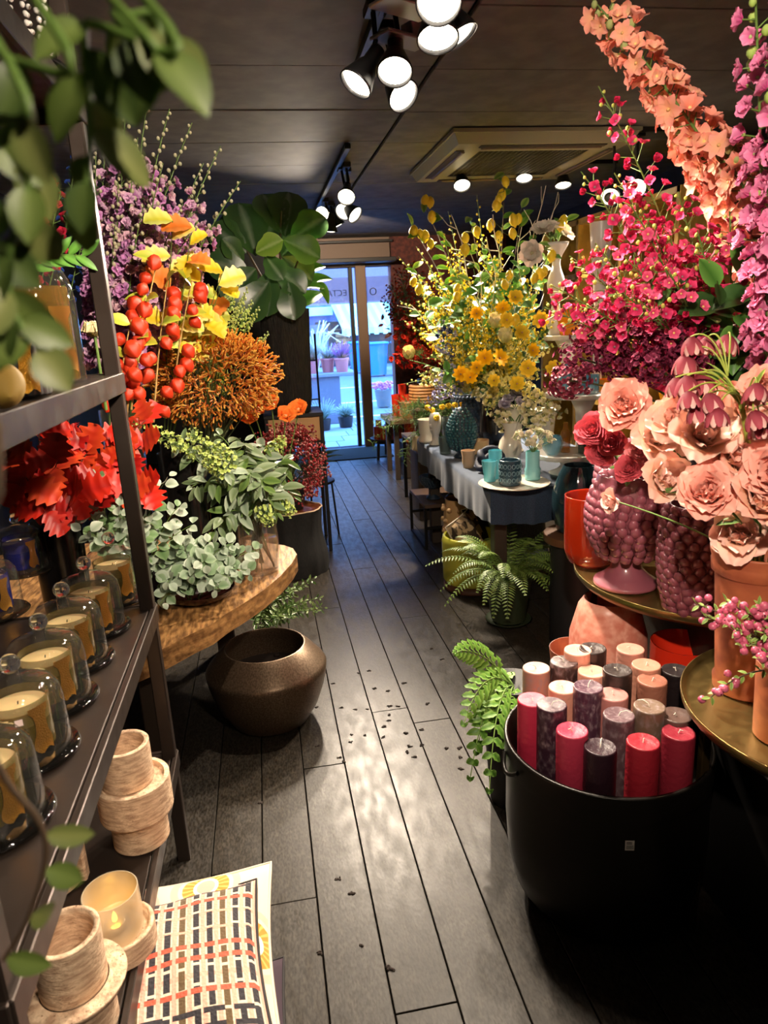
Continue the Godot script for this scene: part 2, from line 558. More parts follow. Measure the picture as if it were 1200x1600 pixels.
# ---- room --------------------------------------------------------------
func room() -> void:
	var board: Array = []
	for k in 3:
		board.append(mat("floor_board%d" % k, ["ffffff", "e6e2dc", "f4eee4"][k], 0.44, 0.0, {"metallic_specular": 0.34,
			"albedo_texture": noise_tex(0.03, 5, Color("2f2c29"), Color("413d38"), 512, 11 + k, 0.2, 0.85), "uv1_triplanar": true, "uv1_world_triplanar": true, "uv1_scale": Vector3(3.0, 2.0, 1.2),
			"roughness_texture": noise_tex(0.012, 5, Color(0.75, 0.75, 0.75), Color(1, 1, 1), 512, 21 + k, 0.2, 0.8),
			"heightmap_enabled": false, "normal_enabled": true, "normal_scale": 0.07, "normal_texture": noise_tex(0.05, 5, Color.BLACK, Color.WHITE, 512, 31 + k, 0.2, 0.8, 3.0),
			"detail_enabled": true, "detail_blend_mode": BaseMaterial3D.BLEND_MODE_MUL, "detail_albedo": noise_tex(0.07, 5, Color("aea699"), Color("ffffff"), 512, 41 + k, 0.25, 0.6)}))
	var m := MB.new()
	m.box(Vector3(5.2, 0.1, 11.2), Vector3(0.75, -0.072, -3.7), 0.0)
	var fl := struct("floor", m, mat("joint_black", "0d0c0b", 0.9))
	for i in range(-12, 21):
		var x := 0.172 + 0.155 * i
		var z := 1.8
		var first := true
		while z > -9.2:
			var L := rnd(1.6, 2.6) if not first else rnd(0.4, 2.4)
			if i == 0 and first:
				L = 3.1
			if i == -2 and first:
				L = 3.5
			first = false
			var z2 := maxf(z - L, -9.2)
			m = MB.new()
			m.box(Vector3(0.1515, 0.03, z - z2 - 0.003), Vector3(x + 0.0775, -0.015 + rnd(-0.0008, 0.0008), (z + z2) / 2), 0.0015)
			struct("plank", m, board[rng.randi() % 3], fl)
			z = z2
	# ceiling of wide painted boards
	var dark: Material = grained("ceiling_paint", "57534f", "67625e", 0.75, 0.02, Vector3(1, 1, 1))
	m = MB.new()
	m.box(Vector3(5.2, 0.1, 11.2), Vector3(0.75, 2.69, -3.7), 0.0)
	var ce := struct("ceiling", m, M.joint_black)
	for i in 18:
		for k in 2:
			m = MB.new()
			m.box(Vector3(2.55 if k == 0 else 2.45, 0.02, 0.612), Vector3(-0.45 if k == 0 else 2.06, 2.632 + (0.0 if k == 0 else -0.012) + rnd(-0.002, 0.002), 1.4 - i * 0.62), 0.003)
			struct("panel", m, dark, ce)
	var wall: Material = grained("wall_paint", "1b1917", "262321", 0.8, 0.02, Vector3(1, 1, 1))
	m = MB.new()
	m.box(Vector3(0.12, 2.75, 11.2), Vector3(-1.8, 1.3, -3.7), 0.0)
	struct("wall_left", m, wall)
	m = MB.new()
	m.box(Vector3(0.12, 2.75, 11.2), Vector3(3.3, 1.3, -3.7), 0.0)
	struct("wall_right", m, wall)
	m = MB.new()
	m.box(Vector3(5.2, 2.75, 0.12), Vector3(0.75, 1.3, 1.86), 0.0)
	struct("wall_rear", m, wall)
	# street front
	var brick: Material = grained("red_brown_wall", "4a1f16", "6b3020", 0.7, 0.03, Vector3(2, 2, 2))
	m = MB.new()
	m.box(Vector3(1.62, 2.75, 0.2), Vector3(2.53, 1.3, -9.3), 0.0)
	var wf := struct("wall_front", m, brick)
	m = MB.new()
	m.box(Vector3(2.1, 2.75, 0.2), Vector3(-0.75, 1.3, -9.3), 0.0)
	struct("wall_segment", m, wall, wf)
	m = MB.new()
	m.box(Vector3(1.46, 0.45, 0.2), Vector3(1.0, 2.5, -9.3), 0.0)
	struct("wall_segment", m, mat("lintel_brown", "7a6250", 0.6), wf)
	m = MB.new()
	m.box(Vector3(1.5, 0.05, 0.34), Vector3(1.0, 2.33, -9.1), 0.006)
	m.box(Vector3(1.5, 0.03, 0.05), Vector3(1.0, 2.56, -9.15), 0.006)
	struct("trim_1", m, mat("frame_dark", "2b2622", 0.5))
	var door := struct("door_1")
	var fr: Material = mat("frame_brown", "8a6a50", 0.45)
	m = MB.new()
	m.box(Vector3(0.05, 2.3, 0.08), Vector3(1.21, 1.15, -9.28), 0.006)
	struct("frame", m, M.frame_dark, door)
	m = MB.new()
	m.box(Vector3(0.13, 2.3, 0.1), Vector3(1.335, 1.15, -9.24), 0.008)
	struct("frame", m, fr, door)
	m = MB.new()
	m.box(Vector3(0.05, 2.3, 0.1), Vector3(0.32, 1.15, -9.26), 0.006)
	m.box(Vector3(1.46, 0.05, 0.08), Vector3(1.0, 2.29, -9.28), 0.006)
	struct("frame", m, M.frame_dark, door)
	m = MB.new()
	m.box(Vector3(0.035, 0.05, 0.05), Vector3(0.78, 2.19, -9.25), 0.004)
	struct("door_catch", m, M.frame_dark, door)
	m = MB.new()
	m.box(Vector3(0.9, 2.24, 0.008), Vector3(0.76, 1.14, -9.29), 0.0)
	struct("pane", m, M.glass, door)
	m = MB.new()
	m.box(Vector3(0.36, 2.24, 0.008), Vector3(1.57, 1.14, -9.29), 0.0)
	struct("pane", m, M.glass, door)
	m = MB.new()
	m.box(Vector3(0.88, 0.3, 0.01), Vector3(0.76, 2.005, -9.302), 0.0)
	struct("sign_band", m, mat("band_grey", "a8aec4", 0.6, 0.0, {"transparency": BaseMaterial3D.TRANSPARENCY_ALPHA, "albedo_color": Color(0.6, 0.62, 0.72, 0.45)}), door)
	m = MB.new()
	m.box(Vector3(0.34, 0.3, 0.01), Vector3(1.57, 2.005, -9.302), 0.0)
	struct("sign_band", m, M.band_grey, door)
	for t in [["ECTABLES", 0.072, 0.0], ["O", 0.09, 1.0]]:
		var tm := TextMesh.new()
		var fo := SystemFont.new()
		fo.font_names = PackedStringArray(["Droid Sans"])
		tm.font = fo
		tm.text = t[0]
		tm.font_size = 64
		tm.pixel_size = t[1] / 46.0
		tm.depth = 0.004
		tm.horizontal_alignment = HORIZONTAL_ALIGNMENT_LEFT
		var o := struct("lettering", tm, mat("letter_grey", "20242e", 0.6), door)
		o.transform = Transform3D(Basis(Vector3.UP, PI).scaled(Vector3(1.15, 1, 1)), Vector3(1.165 if t[2] == 0.0 else 1.55, 1.97, -9.292))
	m = MB.new()
	m.box(Vector3(2.0, 0.018, 0.75), Vector3(0.5, 0.004, -8.72), 0.004)
	single("door_mat", m, grained("mat_black", "121110", "1d1b1a", 0.95, 0.08, Vector3(4, 4, 4)), "black fibre mat inside the street door", "mat")
	# ceiling cassette
	var ac := thing("air_conditioner", "grey ceiling cassette air conditioner with a mesh intake", "air conditioner", Vector3(1.72, 2.53, -4.72))
	var grey: Material = mat("ac_grey", "8d8672", 0.5)
	var hx := 0.56
	var hz := 0.58
	for s in 4:
		# four bevelled frame sides
		var a := [Vector2(-hx, -hz), Vector2(hx, -hz), Vector2(hx, hz), Vector2(-hx, hz)]
		var p0: Vector2 = a[s]
		var p1: Vector2 = a[(s + 1) % 4]
		var q0 := p0 * 0.93
		var q1 := p1 * 0.93
		var r0 := p0 * 0.62
		var r1 := p1 * 0.62
		m = MB.new()
		m.face([Vector3(p0.x, 0.07, p0.y), Vector3(p1.x, 0.07, p1.y), Vector3(q1.x, 0.0, q1.y), Vector3(q0.x, 0.0, q0.y)])
		m.face([Vector3(q0.x, 0, q0.y), Vector3(q1.x, 0, q1.y), Vector3(r1.x, 0.0, r1.y), Vector3(r0.x, 0.0, r0.y)])
		part(ac, "frame_side", m, grey)
		m = MB.new()
		var c0 := p0.lerp(p1, 0.12) * 0.84
		var c1 := p0.lerp(p1, 0.88) * 0.84
		var w := (Vector2.ZERO - (c0 + c1) / 2).normalized() * 0.045
		m.box(Vector3(absf(c1.x - c0.x) + 0.05, 0.006, absf(c1.y - c0.y) + 0.05), Vector3((c0.x + c1.x) / 2, -0.003, (c0.y + c1.y) / 2), 0.003)
		part(ac, "louver_slot", m, mat("slot_brown", "2c2019", 0.6))
		m = MB.new()
		m.box(Vector3(absf(c1.x - c0.x) + 0.02, 0.012, absf(c1.y - c0.y) + 0.02), Vector3((c0.x + c1.x) / 2 + w.x * 0.5, -0.008, (c0.y + c1.y) / 2 + w.y * 0.5), 0.004)
		part(ac, "louver_flap", m, mat("flap_brown", "55443a", 0.5))
	m = MB.new()
	m.box(Vector3(1.12, 0.02, 1.16), Vector3(0, 0.062, 0), 0.0)
	part(ac, "casing", m, grey)
	m = MB.new()
	m.box(Vector3(hx * 1.24, 0.01, hz * 1.24), Vector3(0, 0.03, 0), 0.0)
	part(ac, "intake", m, mat("intake_black", "0e0d0c", 0.8))
	m = MB.new()
	for i in 23:
		var o := -0.34 + i * 0.031
		m.box(Vector3(0.004, 0.004, hz * 1.24), Vector3(o, 0.004, 0), 0.0)
		m.box(Vector3(hx * 1.24, 0.004, 0.004), Vector3(0, 0.005, o), 0.0)
	part(ac, "grille", m, mat("grille_olive", "4e4a3c", 0.5), Transform3D(), "stuff")
	# crumbs of potting soil along the aisle
	m = MB.new()
	for q in [Vector3(0.156, 0, -2.359), Vector3(0.167, 0, -2.331), Vector3(0.214, 0, -2.449), Vector3(0.309, 0, -2.673), Vector3(0.41, 0, -2.674), Vector3(0.401, 0, -2.608), Vector3(0.387, 0, -2.566), Vector3(0.359, 0, -2.529), Vector3(0.343, 0, -2.452), Vector3(0.273, 0, -2.484), Vector3(0.221, 0, -2.502), Vector3(0.102, 0, -2.749), Vector3(0.204, 0, -2.717), Vector3(0.264, 0, -2.685), Vector3(0.501, 0, -2.468), Vector3(0.48, 0, -2.363), Vector3(0.434, 0, -2.293), Vector3(0.415, 0, -2.332), Vector3(0.432, 0, -2.367), Vector3(0.569, 0, -2.319), Vector3(0.619, 0, -2.307), Vector3(0.586, 0, -2.183), Vector3(0.603, 0, -2.251), Vector3(0.182, 0, -1.424), Vector3(0.184, 0, -1.419), Vector3(0.18, 0, -1.432), Vector3(0.117, 0, -1.689), Vector3(0.085, 0, -1.756), Vector3(0.08, 0, -2.452), Vector3(-0.145, 0, -2.162), Vector3(0.121, 0, -1.508), Vector3(0.01, 0, -1.508), Vector3(0.436, 0, -2.457), Vector3(0.442, 0, -2.665), Vector3(0.373, 0, -2.842), Vector3(0.325, 0, -3.003), Vector3(0.373, 0, -3.016), Vector3(0.19, 0, -2.933), Vector3(0.511, 0, -2.852), Vector3(0.425, 0, -2.804), Vector3(0.572, 0, -2.653), Vector3(0.733, 0, -3.038), Vector3(0.708, 0, -3.16)]:
		for k in 5:
			m.ball(q + Vector3(rnd(-0.007, 0.007), 0.001, rnd(-0.006, 0.006)), Vector3(rnd(0.002, 0.008), rnd(0.001, 0.004), rnd(0.002, 0.007)), 6, 4)
	var so := single("soil", m, M.soil, "dark crumbs of potting soil spilled along the floor boards", "soil")
	so.set_meta("kind", "stuff")

# ---- street ------------------------------------------------------------
func street() -> void:
	var m := MB.new()
	var rd := struct("road", null)
	m.box(Vector3(40, 0.1, 14), Vector3(4, -0.09, -18.6), 0.0)
	struct("surface", m, mat("asphalt", "6f7a8c", 0.7), rd)
	for z in [-12.6, -15.0, -18.6]:
		for k in 4:
			m = MB.new()
			m.box(Vector3(1.6, 0.006, 0.14), Vector3(-0.6 + k * 2.3, -0.038, z), 0.0)
			struct("marking", m, mat("road_white", "e8eef2", 0.6), rd)
	var pv := struct("pavement", null)
	m = MB.new()
	m.box(Vector3(9, 0.1, 2.3), Vector3(1, -0.075, -10.5), 0.0)
	struct("surface", m, mat("pave_joint", "4b5664", 0.8), pv)
	for i in 5:
		for k in 10:
			m = MB.new()
			m.box(Vector3(0.49, 0.03, 0.44), Vector3(-1.8 + k * 0.5 + 0.12 * i, -0.018 + rnd(-0.002, 0.002), -9.62 - i * 0.45), 0.004)
			struct("tile", m, mat(["pave_a", "pave_b"][(i + k) % 2], ["8e9bb0", "9aa6b8"][(i + k) % 2], 0.7), pv)
	m = MB.new()
	m.box(Vector3(40, 0.2, 3), Vector3(4, -0.06, -26.0), 0.0)
	struct("pavement_far", m, mat("pave_a", "8e9bb0", 0.7))
	# shops over the road
	var b := thing("shop_building", "purple brick shop front over the road with a pale awning", "building", Vector3(2, 0, -26.6))
	m = MB.new()
	m.box(Vector3(30, 8, 0.4), Vector3(0, 4, -0.9), 0.0)
	part(b, "brick_wall", m, grained("purple_brick", "6a5f7c", "8a7c93", 0.8, 0.08, Vector3(1, 3, 1)))
	m = MB.new()
	m.box(Vector3(2.2, 2.4, 0.3), Vector3(2.203, 1.069, -27.2) - Vector3(2, 0.0, -26.6), 0.02)
	part(b, "blue_shopfront", m, mat("shop_blue", "2f5f9e", 0.5), at(0, 0, 0))
	m = MB.new()
	m.box(Vector3(0.9, 1.5, 0.1), Vector3(2.114, 0.847, -26.9) - Vector3(2, 0, -26.6), 0.02)
	part(b, "shop_door", m, mat("shop_grey", "56657c", 0.4))
	m = MB.new()
	m.box(Vector3(1.1, 0.3, 0.3), Vector3(2.22, 2.054, -26.8) - Vector3(2, 0, -26.6), 0.02)
	part(b, "door_hood", m, mat("hood_pale", "a9d8e8", 0.5))
	for k in 3:
		m = MB.new()
		m.box(Vector3(1.4, 1.8, 0.2), Vector3(3.321, 0.779, -27) - Vector3(2 - (k - 0.3) * 1.7, 0, -26.6), 0.02)
		part(b, "dark_window", m, mat("window_dark", "1b2230", 0.2))
	# awning of alternating strips
	for k in 22:
		m = MB.new()
		var p0 := Vector3(2.71, 2.273, -26.6) - Vector3(2, 0, -26.6) + Vector3(k * 0.16, 0, 0)
		var p1 := p0 + Vector3(0.16, 0, 0)
		var f := Vector3(0.15, -0.85, 1.7)
		m.face([p0, p1, p1 + f, p0 + f])
		var drop := Vector3(0, -0.2 - 0.05 * (k % 2), 0.0)
		m.face([p0 + f, p1 + f, p1 + f + drop, p0 + f + drop])
		part(b, "awning_strip", m, mat(["awning_mint", "awning_white"][k % 2], ["aedfda", "c6ece8"][k % 2], 0.7))
	m = MB.new()
	for k in 6:
		m.box(Vector3(0.5, 0.03, 0.2), Vector3(3.051, 0.693, -26.4) - Vector3(2, 0, -26.6) + Vector3(0, -0.7 + k * 0.28, 0), 0.0)
	part(b, "display_shelf", m, mat("shelf_brown", "5a4638", 0.6))
	for k in 3:
		var p: Vector3 = [Vector3(3.236, -0.04, -23.788), Vector3(3.529, -0.04, -21.877), Vector3(4.343, -0.04, -21.698)][k]
		var t := thing("wheelie_bin", ["blue wheelie bin beside the door post, nearer the awning", "blue wheelie bin seen through the narrow pane", "pale blue wheelie bin at the wall edge"][k], "bin", p, "")
		m = MB.new()
		m.hard_lathe([Vector2(0, 0.06), Vector2(0.34, 0.06), Vector2(0.44, 0.98), Vector2(0.0, 0.98)], 4)
		part(t, "body", m, mat("bin_pale" if k == 2 else "bin_blue", "4b8fce" if k == 2 else "1f6fc4", 0.45), Transform3D(Basis(Vector3.UP, PI / 4), Vector3.ZERO))
		m = MB.new()
		m.box(Vector3(0.7, 0.07, 0.72), Vector3(0, 1.0, 0.02), 0.03)
		part(t, "lid", m, mat("bin_lid", "2f7fd4", 0.4))
		for s in [-1, 1]:
			m = MB.new()
			m.lathe([Vector2(0, -0.03), Vector2(0.1, -0.03), Vector2(0.1, 0.03), Vector2(0, 0.03)], 12)
			part(t, "wheel", m, M.dark_plastic, Transform3D(Basis(Vector3.BACK, PI / 2), Vector3(0.25 * s, 0.1, -0.25)))
	var cr := thing("crate", "wooden crate on a stand outside the shop over the road", "crate", Vector3(3.086, -0.04, -27.1))
	for k in 4:
		m = MB.new()
		m.box(Vector3(0.5, 0.14, 0.45), Vector3(0, 0.7 + k * 0.16, 0), 0.01)
		part(cr, "slat", m, mat("crate_wood", "a8805a", 0.7))
	m = MB.new()
	m.box(Vector3(0.7, 0.6, 0.5), Vector3(0, 0.3, 0), 0.01)
	part(cr, "stand", m, mat("stand_navy", "24344f", 0.6))
	# planter block outside the door
	var base := Vector3(0.983, -0.02, -11.705)
	var bl := thing("display_plinth", "grey block outside the door carrying pink pots", "plinth", base + Vector3(0, 0, -0.4))
	m = MB.new()
	m.box(Vector3(0.8, 0.78, 0.7), Vector3(-0.12, 0.39, 0), 0.01)
	part(bl, "block", m, mat("plinth_grey", "6b7488", 0.7))
	m = MB.new()
	m.box(Vector3(1.15, 0.06, 0.8), Vector3(0.0, 0.81, 0), 0.01)
	part(bl, "top_board", m, mat("plinth_top", "7f8796", 0.7))
	for k in 4:
		var p := base + Vector3([0.34, 0.12, -0.15, -0.4][k], 0.84, [-0.15, -0.3, -0.2, -0.3][k])
		var t := thing("potted_heather", ["purple heather in a pink pot at the edge of the plinth", "white heather in a pink pot behind the purple one", "grey heather in a pink pot beside the rack", "pale pink heather in a pot by the fern trunk"][k], "potted plant", p)
		m = MB.new()
		m.lathe([Vector2(0, 0), Vector2(0.09, 0), Vector2(0.115, 0.2), Vector2(0.125, 0.2), Vector2(0.125, 0.23), Vector2(0.11, 0.23), Vector2(0.1, 0.19), Vector2(0, 0.19)], 16)
		part(t, "pot", m, mat("pot_pink", "c4757c", 0.6))
		m = MB.new()
		var hc: Color = lin(["b568c0", "d6dae2", "9aa39c", "d8a5bb"][k])
		for i in 90:
			var d := Vector3(rnd(-1, 1), rnd(0.5, 1.6), rnd(-1, 1)).normalized()
			var a := Vector3(0, 0.2, 0)
			m.tube([a + d * 0.05, a + d * rnd(0.15, 0.32)], 0.012, 0.004, 4, lin("4a5a3a"), hc)
		part(t, "heather_foliage", m, M.foliage, Transform3D(), "stuff")
	var tw := thing("twig_tree", "white painted twig tree with tiny lights outside the door", "twig tree", base + Vector3(-0.05, 0.84, -0.5))
	m = MB.new()
	for i in 26:
		var d := Vector3(rnd(-0.7, 0.7), 0, rnd(-0.3, 0.3))
		m.tube([Vector3(0, 0.0, 0), Vector3(d.x * 0.4, rnd(0.4, 0.7), d.z * 0.4), Vector3(d.x, rnd(0.45, 0.85), d.z)], 0.016, 0.01, 5)
	part(tw, "twigs", m, mat("twig_white", "dfe6ee", 0.6), Transform3D(), "stuff")
	for k in 2:
		var p: Vector3 = [Vector3(0.878, 0, -11.003), Vector3(1.252, 0, -11.17)][k]
		var t := thing("potted_grass", ["bushy silver grass in a pot on the pavement", "smaller silver grass in a black pot on the pavement"][k], "potted plant", p)
		m = MB.new()
		m.lathe([Vector2(0, 0), Vector2(0.1, 0), Vector2(0.125, 0.17), Vector2(0.115, 0.17), Vector2(0.1, 0.14), Vector2(0, 0.14)], 14)
		part(t, "pot", m, mat("pot_black", "16171a", 0.5))
		m = MB.new()
		for i in 170:
			var d := Vector3(rnd(-1, 1), rnd(0.5, 1.7), rnd(-1, 1)).normalized() * (rnd(0.25, 0.42) if k == 0 else rnd(0.18, 0.3))
			m.tube([Vector3(0, 0.15, 0), Vector3(0, 0.15, 0) + d * 0.6, Vector3(0, 0.13, 0) + d + Vector3(0, -0.03, 0)], 0.006, 0.003, 3, lin("54745a"), lin("b9d4cf"))
		part(t, "grass", m, M.foliage, Transform3D(), "stuff")
	var kb := thing("potted_cyclamen", "pink cyclamen in a grey pot beyond the narrow pane", "potted plant", Vector3(2.313, -0.02, -13.737))
	m = MB.new()
	m.hard_lathe([Vector2(0, 0), Vector2(0.13, 0), Vector2(0.17, 0.32), Vector2(0.15, 0.32), Vector2(0, 0.28)], 14)
	part(kb, "pot", m, mat("pot_grey", "5c6468", 0.6))
	m = MB.new()
	for i in 60:
		m.ball(Vector3(rnd(-0.2, 0.2), rnd(0.34, 0.48), rnd(-0.2, 0.2)), Vector3(0.03, 0.025, 0.03), 5, 4, lin("c45a9a"), lin("e79ac4"))
	part(kb, "blossom_foliage", m, M.petal, Transform3D(), "stuff")

# ---- open iron shelf ---------------------------------------------------
func shelf_unit() -> void:
	var t := thing("shelf_unit", "tall open shelf unit of dark brown iron holding cloches and travertine", "shelf")
	var iron: Material = mat("brown_iron", "3b322d", 0.42, 0.55, {"roughness_texture": noise_tex(0.02, 4, Color(0.8, 0.8, 0.8), Color.WHITE, 256, 3), "uv1_triplanar": true, "uv1_scale": Vector3(2, 2, 2)})
	var x1 := -0.36
	var x0 := -0.86
	var z0 := -1.975
	var z1 := -0.72
	for p in [Vector2(x1 - 0.02, z0 + 0.02), Vector2(x1 - 0.02, z1 - 0.02), Vector2(x0, z0 + 0.02), Vector2(x0, z1 - 0.02)]:
		var m := MB.new()
		m.box(Vector3(0.038, 2.75, 0.038), Vector3(p.x, 1.3 - 0.07, p.y), 0.003)
		part(t, "post", m, iron)
	for y in [0.37, 0.85, 1.503, 2.14]:
		var m := MB.new()
		m.box(Vector3(x1 - x0 - 0.02, 0.012, z1 - z0), Vector3((x0 + x1) / 2 - 0.005, y - 0.008, (z0 + z1) / 2), 0.002)
		var s := part(t, "shelf_board", m, iron)
		for e in [[Vector3(0.014, 0.05, z1 - z0), Vector3(x1 - 0.003, y - 0.024, (z0 + z1) / 2)], [Vector3(0.014, 0.05, z1 - z0), Vector3(x0 - 0.01, y - 0.024, (z0 + z1) / 2)], [Vector3(x1 - x0, 0.05, 0.014), Vector3((x0 + x1) / 2, y - 0.024, z0)], [Vector3(x1 - x0, 0.05, 0.014), Vector3((x0 + x1) / 2, y - 0.024, z1)]]:
			m = MB.new()
			m.box(e[0], e[1], 0.002)
			part(s, "edge_rail", m, iron)

func cloche(p: Vector3, blue: bool, label: String, turn: float, sticker := false) -> void:
	var t := thing("cloche_candle", label, "candle", p, "", turn)
	var m := MB.new()
	m.lathe([Vector2(0, 0.002), Vector2(0.09, 0.002), Vector2(0.094, 0.006), Vector2(0.09, 0.011), Vector2(0.083, 0.011), Vector2(0.08, 0.015), Vector2(0.0, 0.015)], 40)
	part(t, "glass_base", m, mat("base_glass", "3a3634", 0.05, 0.0, {"transparency": BaseMaterial3D.TRANSPARENCY_ALPHA, "albedo_color": Color(0.06, 0.055, 0.05, 0.7)}))
	m = MB.new()
	m.lathe([Vector2(0.079, 0.016), Vector2(0.078, 0.1), Vector2(0.074, 0.128), Vector2(0.062, 0.146), Vector2(0.04, 0.155), Vector2(0.018, 0.159), Vector2(0.012, 0.164), Vector2(0.0115, 0.17)], 40)
	var dome := part(t, "glass_dome", m, M.glass)
	m = MB.new()
	m.ball(Vector3(0, 0.186, 0), Vector3(0.0185, 0.0185, 0.0185), 20, 14)
	part(dome, "knob", m, M.solid_glass)
	m = MB.new()
	m.lathe([Vector2(0.0, 0.017), Vector2(0.048, 0.017), Vector2(0.052, 0.022), Vector2(0.053, 0.12), Vector2(0.0515, 0.121), Vector2(0.0505, 0.12)], 36)
	var jar := part(t, "candle_glass", m, mat("blue_glass", "101c66", 0.06, 0.0, {"transparency": BaseMaterial3D.TRANSPARENCY_ALPHA, "albedo_color": Color(0.04, 0.07, 0.42, 0.8)}) if blue else mat("olive_glass", "5e5208", 0.06, 0.0, {"transparency": BaseMaterial3D.TRANSPARENCY_ALPHA, "albedo_color": Color(0.34, 0.28, 0.01, 0.72)}))
	m = MB.new()
	m.lathe([Vector2(0.0505, 0.077), Vector2(0.0505, 0.103), Vector2(0.05, 0.104), Vector2(0, 0.1045)], 32)
	part(t, "wax", m, mat("wax_cream", "d8bd88", 0.45, 0.0, {"subsurf_scatter_enabled": true, "subsurf_scatter_strength": 0.25}))
	m = MB.new()
	m.lathe([Vector2(0.0, 0.02), Vector2(0.0505, 0.02), Vector2(0.0505, 0.0765), Vector2(0, 0.0765)], 32)
	part(t, "shaded_wax", m, mat("wax_shade_navy" if blue else "wax_shade_brown", "0c0f33" if blue else "1d1508", 0.35))  # same wax, painted dark where light from above fades; only the top looks lit
	m = MB.new()
	m.tube([Vector3(0, 0.104, 0), Vector3(0.002, 0.111, 0)], 0.0012, 0.001, 5)
	part(t, "wick", m, mat("wick_dark", "2a2018", 0.9))
	part(jar, "gold_label", foil_patch(0.0536, 0.024, 0.112, 0.34), M.gold_foil)
	if sticker:
		m = MB.new()
		var q := []
		for k in 4:
			var a: float = 0.55 + [0.0, 0.16, 0.16, 0.0][k]
			q.append(Vector3(0.0795 * cos(a), 0.1 + [0.0, 0.0, 0.012, 0.012][k], 0.0795 * sin(a)))
		m.face(q)
		part(dome, "price_sticker", m, mat("sticker", "f1d9d6", 0.6))

func foil_patch(r: float, y0: float, y1: float, half: float) -> MB:
	# waisted embossed label bent round a jar of radius r, facing +x
	var p := PackedVector3Array()
	var w := [0.85, 1.0, 1.05, 0.95, 0.75, 0.66, 0.62, 0.6, 0.62, 0.72, 1.05, 1.05]
	for i in 12:
		for k in 7:
			var x := k / 3.0 - 1.0
			var a: float = -x * half * w[i]
			var rr := r + 0.001 + 0.0012 * absf(x) + (0.002 if i == 0 else 0.0)
			p.append(Vector3(rr * cos(a), lerpf(y0, y1, i / 11.0) + 0.004 * sin(x * 4.0) * (1.0 if i == 0 else 0.0), rr * sin(a)))
	var m := MB.new()
	m.grid(p, 12, 7)
	return m

